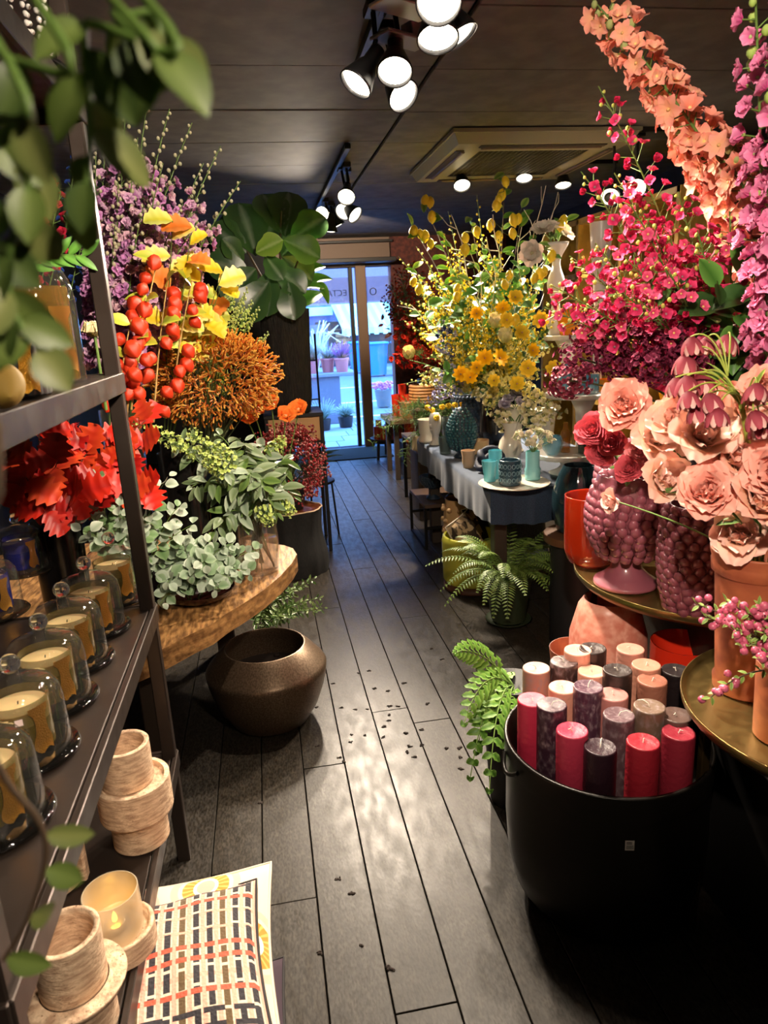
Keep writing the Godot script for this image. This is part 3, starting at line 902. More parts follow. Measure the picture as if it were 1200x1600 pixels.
func shelf_goods() -> void:
	var y := 0.851
	var g := "olive candle with gold label under a glass cloche, "
	cloche(Vector3(-0.479, 0.851, -2.05), false, g + "beside the far shelf post", -0.75)
	cloche(Vector3(-0.497, 0.851, -1.829), false, g + "second from the far shelf post", -0.7)
	cloche(Vector3(-0.504, 0.851, -1.64), false, g + "third from the far shelf post", -0.68)
	cloche(Vector3(-0.502, 0.851, -1.453), false, g + "fourth from the far shelf post", -0.65)
	cloche(Vector3(-0.497, 0.851, -1.26), false, g + "with a price sticker", -0.62, true)
	cloche(Vector3(-0.491, 0.851, -1.066), false, g + "cut by the picture side", -0.6)
	cloche(Vector3(-0.844, 0.851, -2.407), true, "dark blue candle with gold label under the far glass cloche", -0.55)
	cloche(Vector3(-0.81, 0.851, -2.026), true, "dark blue candle with gold label under the nearer half-hidden cloche", -0.55)
	# upper shelf
	var t := thing("domed_candle", "large amber candle under a faceted glass dome with a ragged gold label", "candle", Vector3(-0.475, 1.505, -1.7))
	var m := MB.new()
	m.lathe([Vector2(0, 0), Vector2(0.068, 0), Vector2(0.073, 0.006), Vector2(0.074, 0.2), Vector2(0.072, 0.203), Vector2(0.07, 0.2), Vector2(0.07, 0.01), Vector2(0, 0.008)], 36)
	var jar := part(t, "amber_glass", m, mat("amber_glass", "6a4a04", 0.05, 0.0, {"transparency": BaseMaterial3D.TRANSPARENCY_ALPHA, "albedo_color": Color(0.5, 0.36, 0.03, 0.55)}))
	m = MB.new()
	m.lathe([Vector2(0, 0.012), Vector2(0.069, 0.012), Vector2(0.069, 0.165), Vector2(0.066, 0.17), Vector2(0, 0.17)], 32)
	part(t, "wax", m, mat("wax_amber", "4d3a08", 0.4))
	m = MB.new()
	m.lathe([Vector2(0.088, 0.0), Vector2(0.089, 0.16), Vector2(0.086, 0.2), Vector2(0.074, 0.232), Vector2(0.05, 0.252), Vector2(0.02, 0.26), Vector2(0.0, 0.261)], 14)
	part(t, "glass_dome", m, mat("dome_glass", "ffffff", 0.04, 0.0, {"transparency": BaseMaterial3D.TRANSPARENCY_ALPHA, "albedo_color": Color(0.45, 0.44, 0.4, 0.12)}))
	part(jar, "gold_label", foil_patch(0.0905, 0.025, 0.16, 0.26), mat("copper_foil", "a87a34", 0.4, 0.8), Transform3D(Basis(Vector3.UP, -0.72), Vector3.ZERO))
	t = thing("fluted_jar", "black fluted glass jar with a rose gold cap on the upper shelf", "jar", Vector3(-0.43, 1.505, -1.34))
	m = MB.new()
	m.lathe([Vector2(0, 0), Vector2(0.058, 0), Vector2(0.06, 0.004), Vector2(0.06, 0.1), Vector2(0.05, 0.113), Vector2(0.03, 0.118), Vector2(0.0, 0.118)], 72, 0.025, 24)
	part(t, "fluted_body", m, mat("black_glass", "0d0b0a", 0.08, 0.0, {"clearcoat_enabled": true, "clearcoat": 1.0}))
	m = MB.new()
	m.lathe([Vector2(0.03, 0.117), Vector2(0.031, 0.12), Vector2(0.029, 0.16), Vector2(0.024, 0.166), Vector2(0, 0.167)], 28)
	part(t, "cap", m, mat("rose_gold", "c99a78", 0.28, 0.85))
	part(t, "gold_label", foil_patch(0.0615, 0.01, 0.1, 0.3), M.gold_foil, Transform3D(Basis(Vector3.UP, -0.85), Vector3.ZERO))
	m = MB.new()
	m.xf = Transform3D(Basis(Vector3.BACK, 1.2), Vector3.ZERO)
	var egg := []
	for i in 41:
		var s := i / 40.0
		egg.append(Vector2(0.034 * pow(sin(PI * s), 0.8) * (1.0 + 0.2 * (0.5 - s)) * (1.0 + 0.018 * sin(s * 130.0)), -0.046 + 0.092 * s))
	m.lathe(egg, 28)
	single("ribbed_egg", m, mat("ochre", "b08f3e", 0.7), "ochre egg with fine carved ribs on the upper shelf", "egg", Transform3D(Basis(Vector3.UP, -1.0), Vector3(-0.378, 1.539, -1.12)))
	# leafy sprig standing behind the dome
	t = thing("leaf_sprig", "bright green sprig of pointed leaflets over the glass dome", "sprig", Vector3(-0.587, 1.716, -1.93))
	var pts := bez(Vector3.ZERO, Vector3(-0.407, 1.791, -1.93) - Vector3(-0.587, 1.716, -1.93), Vector3(-0.02, 0.06, 0), 10)
	m = MB.new()
	m.tube(pts, 0.004, 0.0015, 5)
	part(t, "stem", m, M.stem_green)
	for i in 10:
		var a := along(pts, 0.35 + 0.65 * i / 9.0)
		m = MB.new()
		m.leaf(0.062, 0.0105, 0.5, 0.2, 0.85, 6, lin("5f9438"), lin("457428"))
		var d: Vector3 = (a[1] * 0.8 + Vector3(0.2, 0.9 if i % 2 else -0.5, 0.3)).normalized()
		part(t, "leaflet", m, M.foliage, aim_face(a[0], d, Vector3(0.4, 0.3, 1)))
	# bead strings above
	t = thing("bead_lamp", "crystal bead strings of a hanging lamp on the top shelf", "bead lamp", Vector3(-0.46, 2.147, -1.78))
	m = MB.new()
	m.lathe([Vector2(0.0, 0.0), Vector2(0.11, 0.0), Vector2(0.11, 0.012), Vector2(0.012, 0.016), Vector2(0.01, 0.36), Vector2(0.12, 0.37), Vector2(0.12, 0.38), Vector2(0, 0.38)], 28)
	part(t, "stand", m, M.black_iron)
	m = MB.new()
	for k in 16:
		var a := TAU * k / 16.0
		for j in 22:
			m.ball(Vector3(0.085 * cos(a) + rnd(-0.004, 0.004), 0.02 + 0.016 * j, 0.085 * sin(a)), Vector3(0.006, 0.006, 0.006), 6, 4)
	part(t, "bead_strings", m, mat("crystal", "e6e2dc", 0.03, 0.3, {"clearcoat_enabled": true, "clearcoat": 1.0}), Transform3D(), "stuff")
	# travertine on the low shelf
	var tr: Material = mat("travertine", "ffffff", 0.75, 0.0, {"albedo_texture": noise_tex(0.02, 5, Color("b08f74"), Color("e2c6a6"), 512, 61, 0.2, 0.7), "uv1_triplanar": true, "uv1_scale": Vector3(2.5, 9, 2.5), "normal_enabled": true, "normal_scale": 0.7, "normal_texture": noise_tex(0.05, 4, Color.BLACK, Color.WHITE, 512, 62, 0.2, 0.8, 5.0),
		"detail_enabled": true, "detail_blend_mode": BaseMaterial3D.BLEND_MODE_MUL, "detail_albedo": noise_tex(0.09, 2, Color("6a4c36"), Color("ffffff"), 512, 63, 0.1, 0.22)})
	y = 0.372
	t = thing("travertine_vase", "travertine vase of a narrow foot below a wide stepped drum", "vase", Vector3(-0.406, 0.372, -1.598))
	m = MB.new()
	m.lathe([Vector2(0, 0), Vector2(0.066, 0), Vector2(0.068, 0.002), Vector2(0.068, 0.082)], 40)
	part(t, "foot", m, tr)
	m = MB.new()
	m.lathe([Vector2(0.066, 0.082), Vector2(0.086, 0.083), Vector2(0.088, 0.087), Vector2(0.088, 0.172), Vector2(0.086, 0.174), Vector2(0.076, 0.174)], 40)
	m.lathe([Vector2(0.076, 0.174), Vector2(0.075, 0.162), Vector2(0, 0.162)], 40)
	part(t, "drum", m, tr)
	t = thing("travertine_cup", "plain travertine cylinder cup standing in the wide stepped drum", "cup", Vector3(-0.406, 0.372, -1.598) + Vector3(-0.012, 0.163, -0.008))
	m = MB.new()
	m.lathe([Vector2(0, 0), Vector2(0.061, 0), Vector2(0.062, 0.002), Vector2(0.062, 0.103), Vector2(0.06, 0.105), Vector2(0.051, 0.105), Vector2(0.05, 0.1), Vector2(0.05, 0.02), Vector2(0, 0.02)], 40)
	part(t, "body", m, tr)
	t = thing("travertine_holder", "low travertine ring holding the lit frosted tealight glass", "holder", Vector3(-0.395, 0.372, -1.266))
	m = MB.new()
	m.lathe([Vector2(0, 0), Vector2(0.068, 0), Vector2(0.07, 0.002), Vector2(0.07, 0.05), Vector2(0.067, 0.053), Vector2(0.06, 0.053), Vector2(0.058, 0.04), Vector2(0, 0.04)], 40)
	part(t, "ring", m, tr)
	t = thing("tealight_glass", "frosted faceted tealight glass with a glowing flame", "tealight", Vector3(-0.395, 0.372, -1.266) + Vector3(-0.006, 0.041, 0))
	m = MB.new()
	m.lathe([Vector2(0, 0), Vector2(0.05, 0.0), Vector2(0.054, 0.004), Vector2(0.056, 0.05), Vector2(0.055, 0.1), Vector2(0.053, 0.101), Vector2(0.052, 0.1), Vector2(0.053, 0.05), Vector2(0.05, 0.006), Vector2(0, 0.004)], 40)
	part(t, "frosted_glass", m, mat("frosted_glass", "efe2c4", 0.3, 0.0, {"transparency": BaseMaterial3D.TRANSPARENCY_ALPHA, "albedo_color": Color(0.85, 0.8, 0.7, 0.4), "normal_enabled": true, "normal_texture": noise_tex(0.02, 1, Color.BLACK, Color.WHITE, 128, 4, 0.2, 0.8, 3.0, FastNoiseLite.TYPE_CELLULAR), "uv1_triplanar": true, "uv1_scale": Vector3(6, 6, 6)}))
	m = MB.new()
	m.lathe([Vector2(0, 0.006), Vector2(0.02, 0.006), Vector2(0.02, 0.02), Vector2(0.018, 0.022), Vector2(0, 0.02)], 20)
	part(t, "tealight_cup", m, mat("tin", "c8c0b0", 0.3, 0.8))
	m = MB.new()
	m.lathe([Vector2(0, 0.022), Vector2(0.005, 0.027), Vector2(0.0055, 0.033), Vector2(0.003, 0.043), Vector2(0, 0.05)], 12)
	part(t, "flame", m, mat("flame_glow", "ffd070", 0.5, 0.0, {"emission_enabled": true, "emission": Color("ffc247"), "emission_energy_multiplier": 7.0}))
	var l := OmniLight3D.new()
	l.name = "flame_light"
	l.light_color = Color("ffb840")
	l.light_energy = 0.003
	l.light_size = 0.006
	l.omni_range = 12.0
	l.omni_attenuation = 2.0
	l.shadow_enabled = true
	t.add_child(l)
	l.position = Vector3(0, 0.036, 0)
	t = thing("travertine_vase", "travertine tube on a wide dished drum by the near post", "vase", Vector3(-0.437, 0.372, -1.103))
	m = MB.new()
	m.lathe([Vector2(0, 0), Vector2(0.062, 0), Vector2(0.064, 0.002), Vector2(0.064, 0.075)], 40)
	part(t, "foot", m, tr)
	m = MB.new()
	m.lathe([Vector2(0.064, 0.075), Vector2(0.086, 0.088), Vector2(0.092, 0.1), Vector2(0.09, 0.104), Vector2(0.06, 0.1)], 40)
	part(t, "dish_ring", m, tr)
	m = MB.new()
	m.lathe([Vector2(0.058, 0.1), Vector2(0.06, 0.21), Vector2(0.058, 0.212), Vector2(0.05, 0.212), Vector2(0.048, 0.2), Vector2(0.047, 0.05), Vector2(0, 0.05)], 40)
	part(t, "tube", m, tr)
	t = thing("travertine_block", "leaning travertine slab with a cut slot behind the tealight", "block", Vector3(-0.6, 0.372, -1.5))
	m = MB.new()
	m.lathe([Vector2(0, 0), Vector2(0.078, 0), Vector2(0.08, 0.003), Vector2(0.08, 0.175), Vector2(0.077, 0.178), Vector2(0.055, 0.178), Vector2(0.053, 0.02), Vector2(0, 0.02)], 40)
	part(t, "drum", m, tr)
	m = MB.new()
	m.box(Vector3(0.02, 0.11, 0.03), Vector3(0.082, 0.06, 0.02), 0.004)
	part(t, "handle_rib", m, tr)
	vine()

func vine() -> void:
	# trailing plant in a pot on the very top of the shelf unit, hanging close to the viewer
	var t := thing("trailing_vine", "trailing green vine hanging close over the top of the shelf", "vine", Vector3(-0.46, 2.141, -0.9))
	var m := MB.new()
	m.lathe([Vector2(0, 0), Vector2(0.09, 0), Vector2(0.12, 0.16), Vector2(0.11, 0.16), Vector2(0, 0.14)], 20)
	part(t, "pot", m, M.dark_plastic)
	var o := t.position
	var leafs := [["56692e", "6e8042"], ["3a4f24", "50622f"], ["66733c", "82894e"]]
	var runs := [
		[[Vector3(-0.42, 2.25, -0.85), Vector3(-0.043, 1.743, -0.34), Vector3(-0.057, 1.721, -0.34), Vector3(-0.059, 1.7, -0.34), Vector3(-0.062, 1.676, -0.34), Vector3(-0.067, 1.657, -0.34)], 9, 0.029],
		[[Vector3(-0.42, 2.25, -0.85), Vector3(-0.057, 1.743, -0.34), Vector3(-0.045, 1.725, -0.34), Vector3(-0.03, 1.725, -0.34), Vector3(-0.026, 1.708, -0.34)], 7, 0.03],
		[[Vector3(-0.46, 2.25, -0.82), Vector3(-0.083, 1.742, -0.34), Vector3(-0.09, 1.707, -0.34), Vector3(-0.091, 1.684, -0.34), Vector3(-0.089, 1.66, -0.34), Vector3(-0.101, 1.635, -0.34), Vector3(-0.104, 1.609, -0.34)], 9, 0.027],
		[[Vector3(-0.46, 2.25, -0.82), Vector3(-0.101, 1.733, -0.34), Vector3(-0.103, 1.684, -0.34), Vector3(-0.109, 1.64, -0.34), Vector3(-0.102, 1.608, -0.34), Vector3(-0.096, 1.596, -0.34)], 8, 0.026],
		[[Vector3(-0.47, 2.25, -0.82), Vector3(-0.127, 1.636, -0.34), Vector3(-0.147, 1.495, -0.34), Vector3(-0.15, 1.4, -0.34), Vector3(-0.136, 1.359, -0.34), Vector3(-0.136, 1.335, -0.34), Vector3(-0.15, 1.301, -0.34), Vector3(-0.168, 1.275, -0.34)], 4, 0.024]]
	for r in runs:
		var pts := []
		for p: Vector3 in r[0]:
			pts.append(p - o)
		var smooth := []
		for i in 40:
			var f := i / 39.0 * (pts.size() - 1)
			var k := mini(int(f), pts.size() - 2)
			smooth.append(pts[k].cubic_interpolate(pts[k + 1], pts[maxi(k - 1, 0)], pts[mini(k + 2, pts.size() - 1)], f - k))
		m = MB.new()
		m.tube(smooth, 0.0022, 0.0013, 6)
		part(t, "runner", m, M.twig if r[1] == 4 else M.stem_green)
		for i in int(r[1]):
			var a := along(smooth, 0.3 + 0.7 * i / (r[1] - 1.0) if r[1] > 4 else 0.62 + 0.12 * i)
			var c: Array = leafs[rng.randi() % 3]
			m = MB.new()
			m.leaf(r[2] * rnd(0.8, 1.15), r[2] * rnd(0.26, 0.34), 0.5, 0.25, 0.9, 6, lin(c[1]), lin(c[0]))
			var d: Vector3 = Vector3(rnd(-0.7, 0.7), rnd(-1.0, -0.1), rnd(-0.5, 0.5)).normalized()
			part(t, "leaf", m, M.foliage, aim_face(a[0], d, Vector3(rnd(-0.5, 0.5), 0.5, 1)))

# ---- furniture and vessels on the near side of the flowers --------------
func left_side() -> void:
	var wood: Material = mat("slab_wood", "ffffff", 0.55, 0.0, {"albedo_texture": noise_tex(0.02, 5, Color("6e4a26"), Color("b98a52"), 512, 71, 0.25, 0.75), "uv1_triplanar": true, "uv1_world_triplanar": true, "uv1_scale": Vector3(4.0, 3.0, 0.8), "normal_enabled": true, "normal_scale": 0.5, "normal_texture": noise_tex(0.03, 4, Color.BLACK, Color.WHITE, 256, 72, 0.2, 0.8, 4.0)})
	var t := thing("slab_table", "thick live edge wooden slab table with a wavy front", "table")
	var edge := [Vector3(-0.408, 0.57, -2.287), Vector3(-0.327, 0.57, -2.379), Vector3(-0.264, 0.57, -2.439), Vector3(-0.218, 0.57, -2.521), Vector3(-0.148, 0.57, -2.616), Vector3(-0.073, 0.57, -2.733), Vector3(-0.001, 0.57, -2.881), Vector3(0.055, 0.57, -3.035), Vector3(0.084, 0.57, -3.156), Vector3(0.071, 0.57, -3.251), Vector3(0.031, 0.57, -3.317)]
	var o := PackedVector2Array()
	o.append(Vector2(-0.62, -2.1))
	for p: Vector3 in edge:
		o.append(Vector2(p.x, p.z))
	o.append_array([Vector2(-0.25, -3.55), Vector2(-0.9, -3.7), Vector2(-1.5, -3.6), Vector2(-1.5, -2.15)])
	var m := MB.new()
	m.slab(o, 0.492, 0.57)
	part(t, "slab", m, wood)
	for p in [Vector2(-0.52, -2.55), Vector2(-0.3, -3.4), Vector2(-1.3, -2.5), Vector2(-1.3, -3.4)]:
		m = MB.new()
		m.box(Vector3(0.09, 0.492, 0.09), Vector3(p.x, 0.246, p.y), 0.006)
		part(t, "leg", m, mat("dark_wood", "33271d", 0.6))
	t = thing("bronze_planter", "big round bronze planter with a sloping shoulder holding soil", "planter", Vector3(-0.092, 0, -2.72))
	m = MB.new()
	m.lathe([Vector2(0, 0.002), Vector2(0.145, 0.002), Vector2(0.165, 0.012), Vector2(0.205, 0.08), Vector2(0.234, 0.16), Vector2(0.248, 0.225), Vector2(0.249, 0.243), Vector2(0.24, 0.258), Vector2(0.2, 0.305), Vector2(0.168, 0.336), Vector2(0.163, 0.338), Vector2(0.159, 0.335), Vector2(0.175, 0.3), Vector2(0.2, 0.25), Vector2(0.2, 0.2)], 64)
	part(t, "vessel", m, mat("bronze", "ffffff", 0.36, 0.7, {"albedo_texture": noise_tex(0.06, 4, Color("5a4a3a"), Color("8a7460"), 256, 73), "uv1_triplanar": true, "uv1_scale": Vector3(7, 7, 7), "normal_enabled": true, "normal_scale": 0.15, "normal_texture": noise_tex(0.08, 4, Color.BLACK, Color.WHITE, 256, 74, 0.2, 0.8, 3.0)}))
	m = MB.new()
	m.lathe([Vector2(0.21, 0.2), Vector2(0.1, 0.215), Vector2(0, 0.222)], 24)
	for i in 60:
		var a := rnd(0, TAU)
		var r := rnd(0, 0.16)
		m.ball(Vector3(r * cos(a), 0.215, r * sin(a)), Vector3.ONE * rnd(0.004, 0.012), 6, 4)
	part(t, "soil", m, M.soil)
	# charred stump stool
	t = thing("stump_stool", "charred black tree stump stool with a red brown cut top", "stool", Vector3(0.112, 0, -4.55))
	var p := PackedVector3Array()
	var top := PackedVector3Array()
	for r in 9:
		for k in 49:
			var a := TAU * (k % 48) / 48.0
			var rr := 0.2 * (1.0 + 0.05 * sin(a * 3.0 + 0.8) + 0.03 * sin(a * 7.0 + r * 0.3) + 0.02 * sin(a * 17.0)) * (1.0 + 0.05 * sin(r * 0.9) - 0.012 * r)
			p.append(Vector3(rr * cos(a), 0.002 + 0.054 * r, rr * sin(a)))
	for r in 6:
		for k in 49:
			var i := 8 * 49 + k
			var f := 1.0 - r / 5.0
			top.append(Vector3(p[i].x * f, 0.434 - 0.012 * sin(PI * minf(1.0, r / 2.5)) + (0.006 if r == 0 else 0.0), p[i].z * f))
	m = MB.new()
	m.grid(p, 9, 49)
	part(t, "charred_bark", m, grained("char", "0b0a0a", "1c1a19", 0.75, 0.05, Vector3(8, 2, 8)))
	m = MB.new()
	m.grid(top, 6, 49)
	part(t, "cut_top", m, grained("cut_wood", "5d2c16", "8a4a28", 0.45, 0.02, Vector3(5, 5, 5)))
	m = MB.new()
	var rim := []
	for k in 49:
		rim.append(top[k])
	m.tube(rim, 0.005, 0.005, 5)
	part(t, "sapwood_rim", m, mat("sapwood", "d8b695", 0.6))
	# small pot on a round stand behind the stump
	t = thing("round_stand", "small black round stand behind the charred stump", "stand", Vector3(0.33, 0, -5.35))
	m = MB.new()
	m.lathe([Vector2(0, 0.42), Vector2(0.15, 0.42), Vector2(0.155, 0.43), Vector2(0.15, 0.44), Vector2(0, 0.44)], 28)
	part(t, "top", m, M.black_iron)
	for k in 3:
		var a := TAU * k / 3.0 + 0.3
		m = MB.new()
		m.tube([Vector3(0.13 * cos(a), 0.42, 0.13 * sin(a)), Vector3(0.16 * cos(a), 0.0, 0.16 * sin(a))], 0.008, 0.008, 6)
		part(t, "leg", m, M.black_iron)
	t = thing("grey_pot", "small grey pot with dark leaves on the round stand", "pot plant", Vector3(0.33, 0.441, -5.35))
	m = MB.new()
	m.lathe([Vector2(0, 0), Vector2(0.08, 0), Vector2(0.11, 0.14), Vector2(0.1, 0.14), Vector2(0, 0.12)], 24)
	part(t, "pot", m, mat("warm_grey", "77706a", 0.6))
	for i in 26:
		m = MB.new()
		m.leaf(rnd(0.12, 0.26), 0.016, 0.9, 0.2, 0.9, 5, lin("3d5230"), lin("2a3d22"))
		part(t, "leaf", m, M.foliage, aim_face(Vector3(0, 0.12, 0), Vector3(rnd(-1, 1), rnd(0.3, 1.3), rnd(-1, 1)), Vector3(0, 1, 0.3)))
	# dish, glass vase and dark vases on the slab
	t = thing("brown_dish", "shallow glossy dark brown dish under silver eucalyptus", "dish", Vector3(-0.318, 0.572, -2.71))
	m = MB.new()
	m.lathe([Vector2(0, 0.0), Vector2(0.08, 0.0), Vector2(0.12, 0.02), Vector2(0.135, 0.045), Vector2(0.13, 0.046), Vector2(0.115, 0.024), Vector2(0, 0.012)], 36)
	part(t, "bowl", m, mat("brown_glaze", "2c110d", 0.15))
	t = thing("glass_vase", "clear round glass vase of green stems in water on the slab", "vase", Vector3(-0.082, 0.572, -2.959))
	m = MB.new()
	m.lathe([Vector2(0, 0.002), Vector2(0.075, 0.002), Vector2(0.082, 0.01), Vector2(0.088, 0.12), Vector2(0.083, 0.26), Vector2(0.08, 0.26), Vector2(0.084, 0.12), Vector2(0.079, 0.014), Vector2(0, 0.012)], 36)
	part(t, "glass_body", m, M.glass)
	m = MB.new()
	m.lathe([Vector2(0, 0.014), Vector2(0.078, 0.015), Vector2(0.083, 0.11), Vector2(0.083, 0.15), Vector2(0, 0.15)], 32)
	part(t, "water", m, mat("water", "e8c8a0", 0.02, 0.0, {"transparency": BaseMaterial3D.TRANSPARENCY_ALPHA, "albedo_color": Color(0.75, 0.55, 0.38, 0.2)}))
	m = MB.new()
	for i in 18:
		var a := rnd(0, TAU)
		m.tube([Vector3(0.06 * cos(a), 0.02, 0.06 * sin(a)), Vector3(-0.04 * cos(a) + rnd(-0.03, 0.03), 0.3, -0.04 * sin(a))], 0.004, 0.004, 5)
	part(t, "submerged_stems", m, mat("wet_stem", "4c4526", 0.4), Transform3D(), "stuff")
	for k in 6:
		var q: Vector3 = [Vector3(-0.22, 0.571, -3.1), Vector3(-0.42, 0.571, -3.3), Vector3(-0.62, 0.571, -3.2), Vector3(-0.55, 0.571, -2.75), Vector3(-0.75, 0.571, -2.5), Vector3(-0.35, 0.571, -2.95)][k]
		var h: float = [0.33, 0.5, 0.72, 0.45, 0.42, 0.62][k]
		t = thing("dark_vase", ["black cylinder vase under the eucalyptus leaves", "tall black vase under the orange kangaroo paw", "tall clear cylinder vase of larkspur stems behind the shelf", "black vase holding the lantern stems", "black vase holding the red oak branches", "slim black vase holding the lime green spikes"][k], "vase", q)
		m = MB.new()
		m.lathe([Vector2(0, 0), Vector2(0.07, 0), Vector2(0.078, 0.01), Vector2(0.085, h), Vector2(0.08, h), Vector2(0.074, 0.03), Vector2(0, 0.02)], 28)
		part(t, "body", m, M.glass if k == 2 else mat("black_glaze", "121010", 0.2))

# ---- flower library ----------------------------------------------------
var lib := {}

func bloom(key: String, n: int, L: float, W: float, e0: float, e1: float, cup: float, ruffle: float, c0: String, c1: String, layers := 1, tighten := 0.0, eye := "", seg := 4, cols := 4, sharp := 0.7) -> ArrayMesh:
	# a flower head of n petals in each of «layers» rings, inner rings smaller and steeper
	if lib.has(key):
		return lib[key]
	var m := MB.new()
	for l in layers:
		var f := 1.0 - 0.62 * l / maxf(layers, 1)
		for k in n:
			var phi := TAU * k / n + l * 2.4 + sin(k * 5.3 + l) * 0.12
			m.petal(phi, L * f * (1.0 + 0.12 * sin(k * 3.1 + l * 1.7)), W * (0.55 + 0.45 * f), minf(e0 + tighten * l, 1.75), minf(e1 + tighten * l * 1.15, 2.3), cup, ruffle, lin(c0), lin(c1), 0.0, seg, cols, sharp, 0.0)
	if eye:
		m.ball(Vector3(0, L * 0.12, 0), Vector3(W * 0.35, W * 0.3, W * 0.35), 8, 5, lin(eye), lin(eye).lightened(0.2))
	lib[key] = m.mesh()
	return lib[key]

func stem_of(t: Node3D, pts: Array, r0: float, r1: float, m: Material, called := "stem") -> MeshInstance3D:
	var b := MB.new()
	b.tube(pts, r0, r1, 6)
	return part(t, called, b, m)

func spire(called: String, label: String, cat: String, grp: String, from: Vector3, tip: Vector3, bow: Vector3, heads: Array, n: int, t0: float, s0: float, s1: float, off: float, buds := 0, budc := ["8d9a62", "cfc6a4"], budr := 0.009, stemr := 0.004, stalk := 0.6, joined := false, bud_from := 0.78) -> Node3D:
	# a flower spike: n heads set round the stem from t0 to the tip, the last ones small, then buds
	var t := thing(called, label, cat, from, grp)
	var pts := bez(Vector3.ZERO, tip - from, bow, 12)
	stem_of(t, pts, stemr, stemr * 0.4, M.stem_green)
	var all := MB.new()
	var stalks := MB.new()
	var end := 1.0 if buds == 0 else bud_from
	var ang0 := rnd(0, TAU)
	for i in n:
		var f := float(i) / maxf(n - 1, 1)
		var a := along(pts, lerpf(t0, end, f))
		var d: Vector3 = around(a[1], ang0 + i * 2.39996)
		var s := lerpf(s0, s1, f) * rnd(0.85, 1.15)
		var o: float = off * s
		var dir: Vector3 = (d + a[1] * stalk * rnd(0.6, 1.4) + rv(0.25)).normalized()
		var where: Vector3 = a[0] + dir * o
		stalks.tube([a[0], where], stemr * 0.35, stemr * 0.3, 4)
		var h = heads[rng.randi() % heads.size()]
		if joined:
			all.add(h.surface_get_arrays(0), aim(where, dir, s, rnd(0, TAU)))
		else:
			part(t, "floret", h, M.petal, aim(where, dir, s, rnd(0, TAU)))
	if joined:
		part(t, "florets", all, M.petal, Transform3D(), "stuff")
	if buds:
		all = MB.new()
		for i in buds:
			var f := float(i) / buds
			var a := along(pts, lerpf(end - 0.12, 1.0, f))
			var d: Vector3 = around(a[1], ang0 + i * 2.1)
			var dir: Vector3 = (d + a[1] * 0.9).normalized()
			var where: Vector3 = a[0] + dir * lerpf(off * s1 * 1.3, 0.008, f)
			stalks.tube([a[0], where], stemr * 0.3, stemr * 0.25, 4)
			var r := budr * lerpf(1.1, 0.65, f)
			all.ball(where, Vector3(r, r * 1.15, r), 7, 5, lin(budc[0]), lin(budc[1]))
		part(t, "bud_foliage", all, M.petal, Transform3D(), "stuff")
	part(t, "stalk_foliage", stalks, M.stem_green, Transform3D(), "stuff")
	return t

func leafy(called: String, label: String, cat: String, grp: String, from: Vector3, tip: Vector3, bow: Vector3, n: int, t0: float, L: float, W: float, cols: Array, bend := 0.5, shape := 0.95, droop := 0.0, pairs := true, material := "foliage", stemm := "stem_green", stemr := 0.0035, wave := 0.0) -> Node3D:
	# a branch of single leaves, each a part
	var t := thing(called, label, cat, from, grp)
	var pts := bez(Vector3.ZERO, tip - from, bow, 12)
	stem_of(t, pts, stemr, stemr * 0.4, M[stemm])
	var shapes := []
	for c: Array in cols:
		for k in 2:
			var m := MB.new()
			m.leaf(L, W, bend * (0.6 + 0.8 * k), 0.18 + 0.2 * k, shape, 6, lin(c[0]), lin(c[1]), wave)
			shapes.append(m.mesh())
	var ang0 := rnd(0, TAU)
	for i in n:
		var f := float(i) / maxf(n - 1, 1)
		var a := along(pts, lerpf(t0, 1.0, f))
		var d: Vector3 = around(a[1], ang0 + (int(i / 2) * 1.57 + (i % 2) * PI if pairs else i * 2.4))
		var dir: Vector3 = (d + a[1] * rnd(0.2, 0.9) + Vector3(0, -droop, 0) + rv(0.2)).normalized()
		var s := rnd(0.75, 1.2) * lerpf(1.05, 0.6, f * f)
		part(t, "leaf", shapes[rng.randi() % shapes.size()], M[material], aim_face(a[0] + dir * 0.008, dir, Vector3(rnd(-0.6, 0.6), 0.7, 0.7), s))
	return t

func lobed(L: float, W: float, lobes: int, c0: Color, c1: Color, depth := 0.35, bend := 0.4, fold := 0.2) -> ArrayMesh:
	# a leaf with a lobed outline: oak, bracket fern, fig
	var p := PackedVector3Array()
	var cs := PackedColorArray()
	var seg := lobes * 4 + 4
	for i in seg + 1:
		var s := float(i) / seg
		var a := bend * s
		var w := W * pow(maxf(sin(PI * pow(s, 0.9)), 0.0), 0.6) * (1.0 - depth * (0.5 + 0.5 * cos(s * TAU * lobes))) + W * 0.03
		for k in 7:
			var x := 1.0 - k / 3.0
			p.append(Vector3(x * w, L * sin(a) / bend + absf(x) * w * 0.35, -L * (1 - cos(a)) / bend + fold * absf(x) * w + 0.025 * W * sin(s * 23.0 + k)))
			cs.append(c0.lerp(c1, absf(x)))
	var m := MB.new()
	m.grid(p, seg + 1, 7, cs)
	return m.mesh()

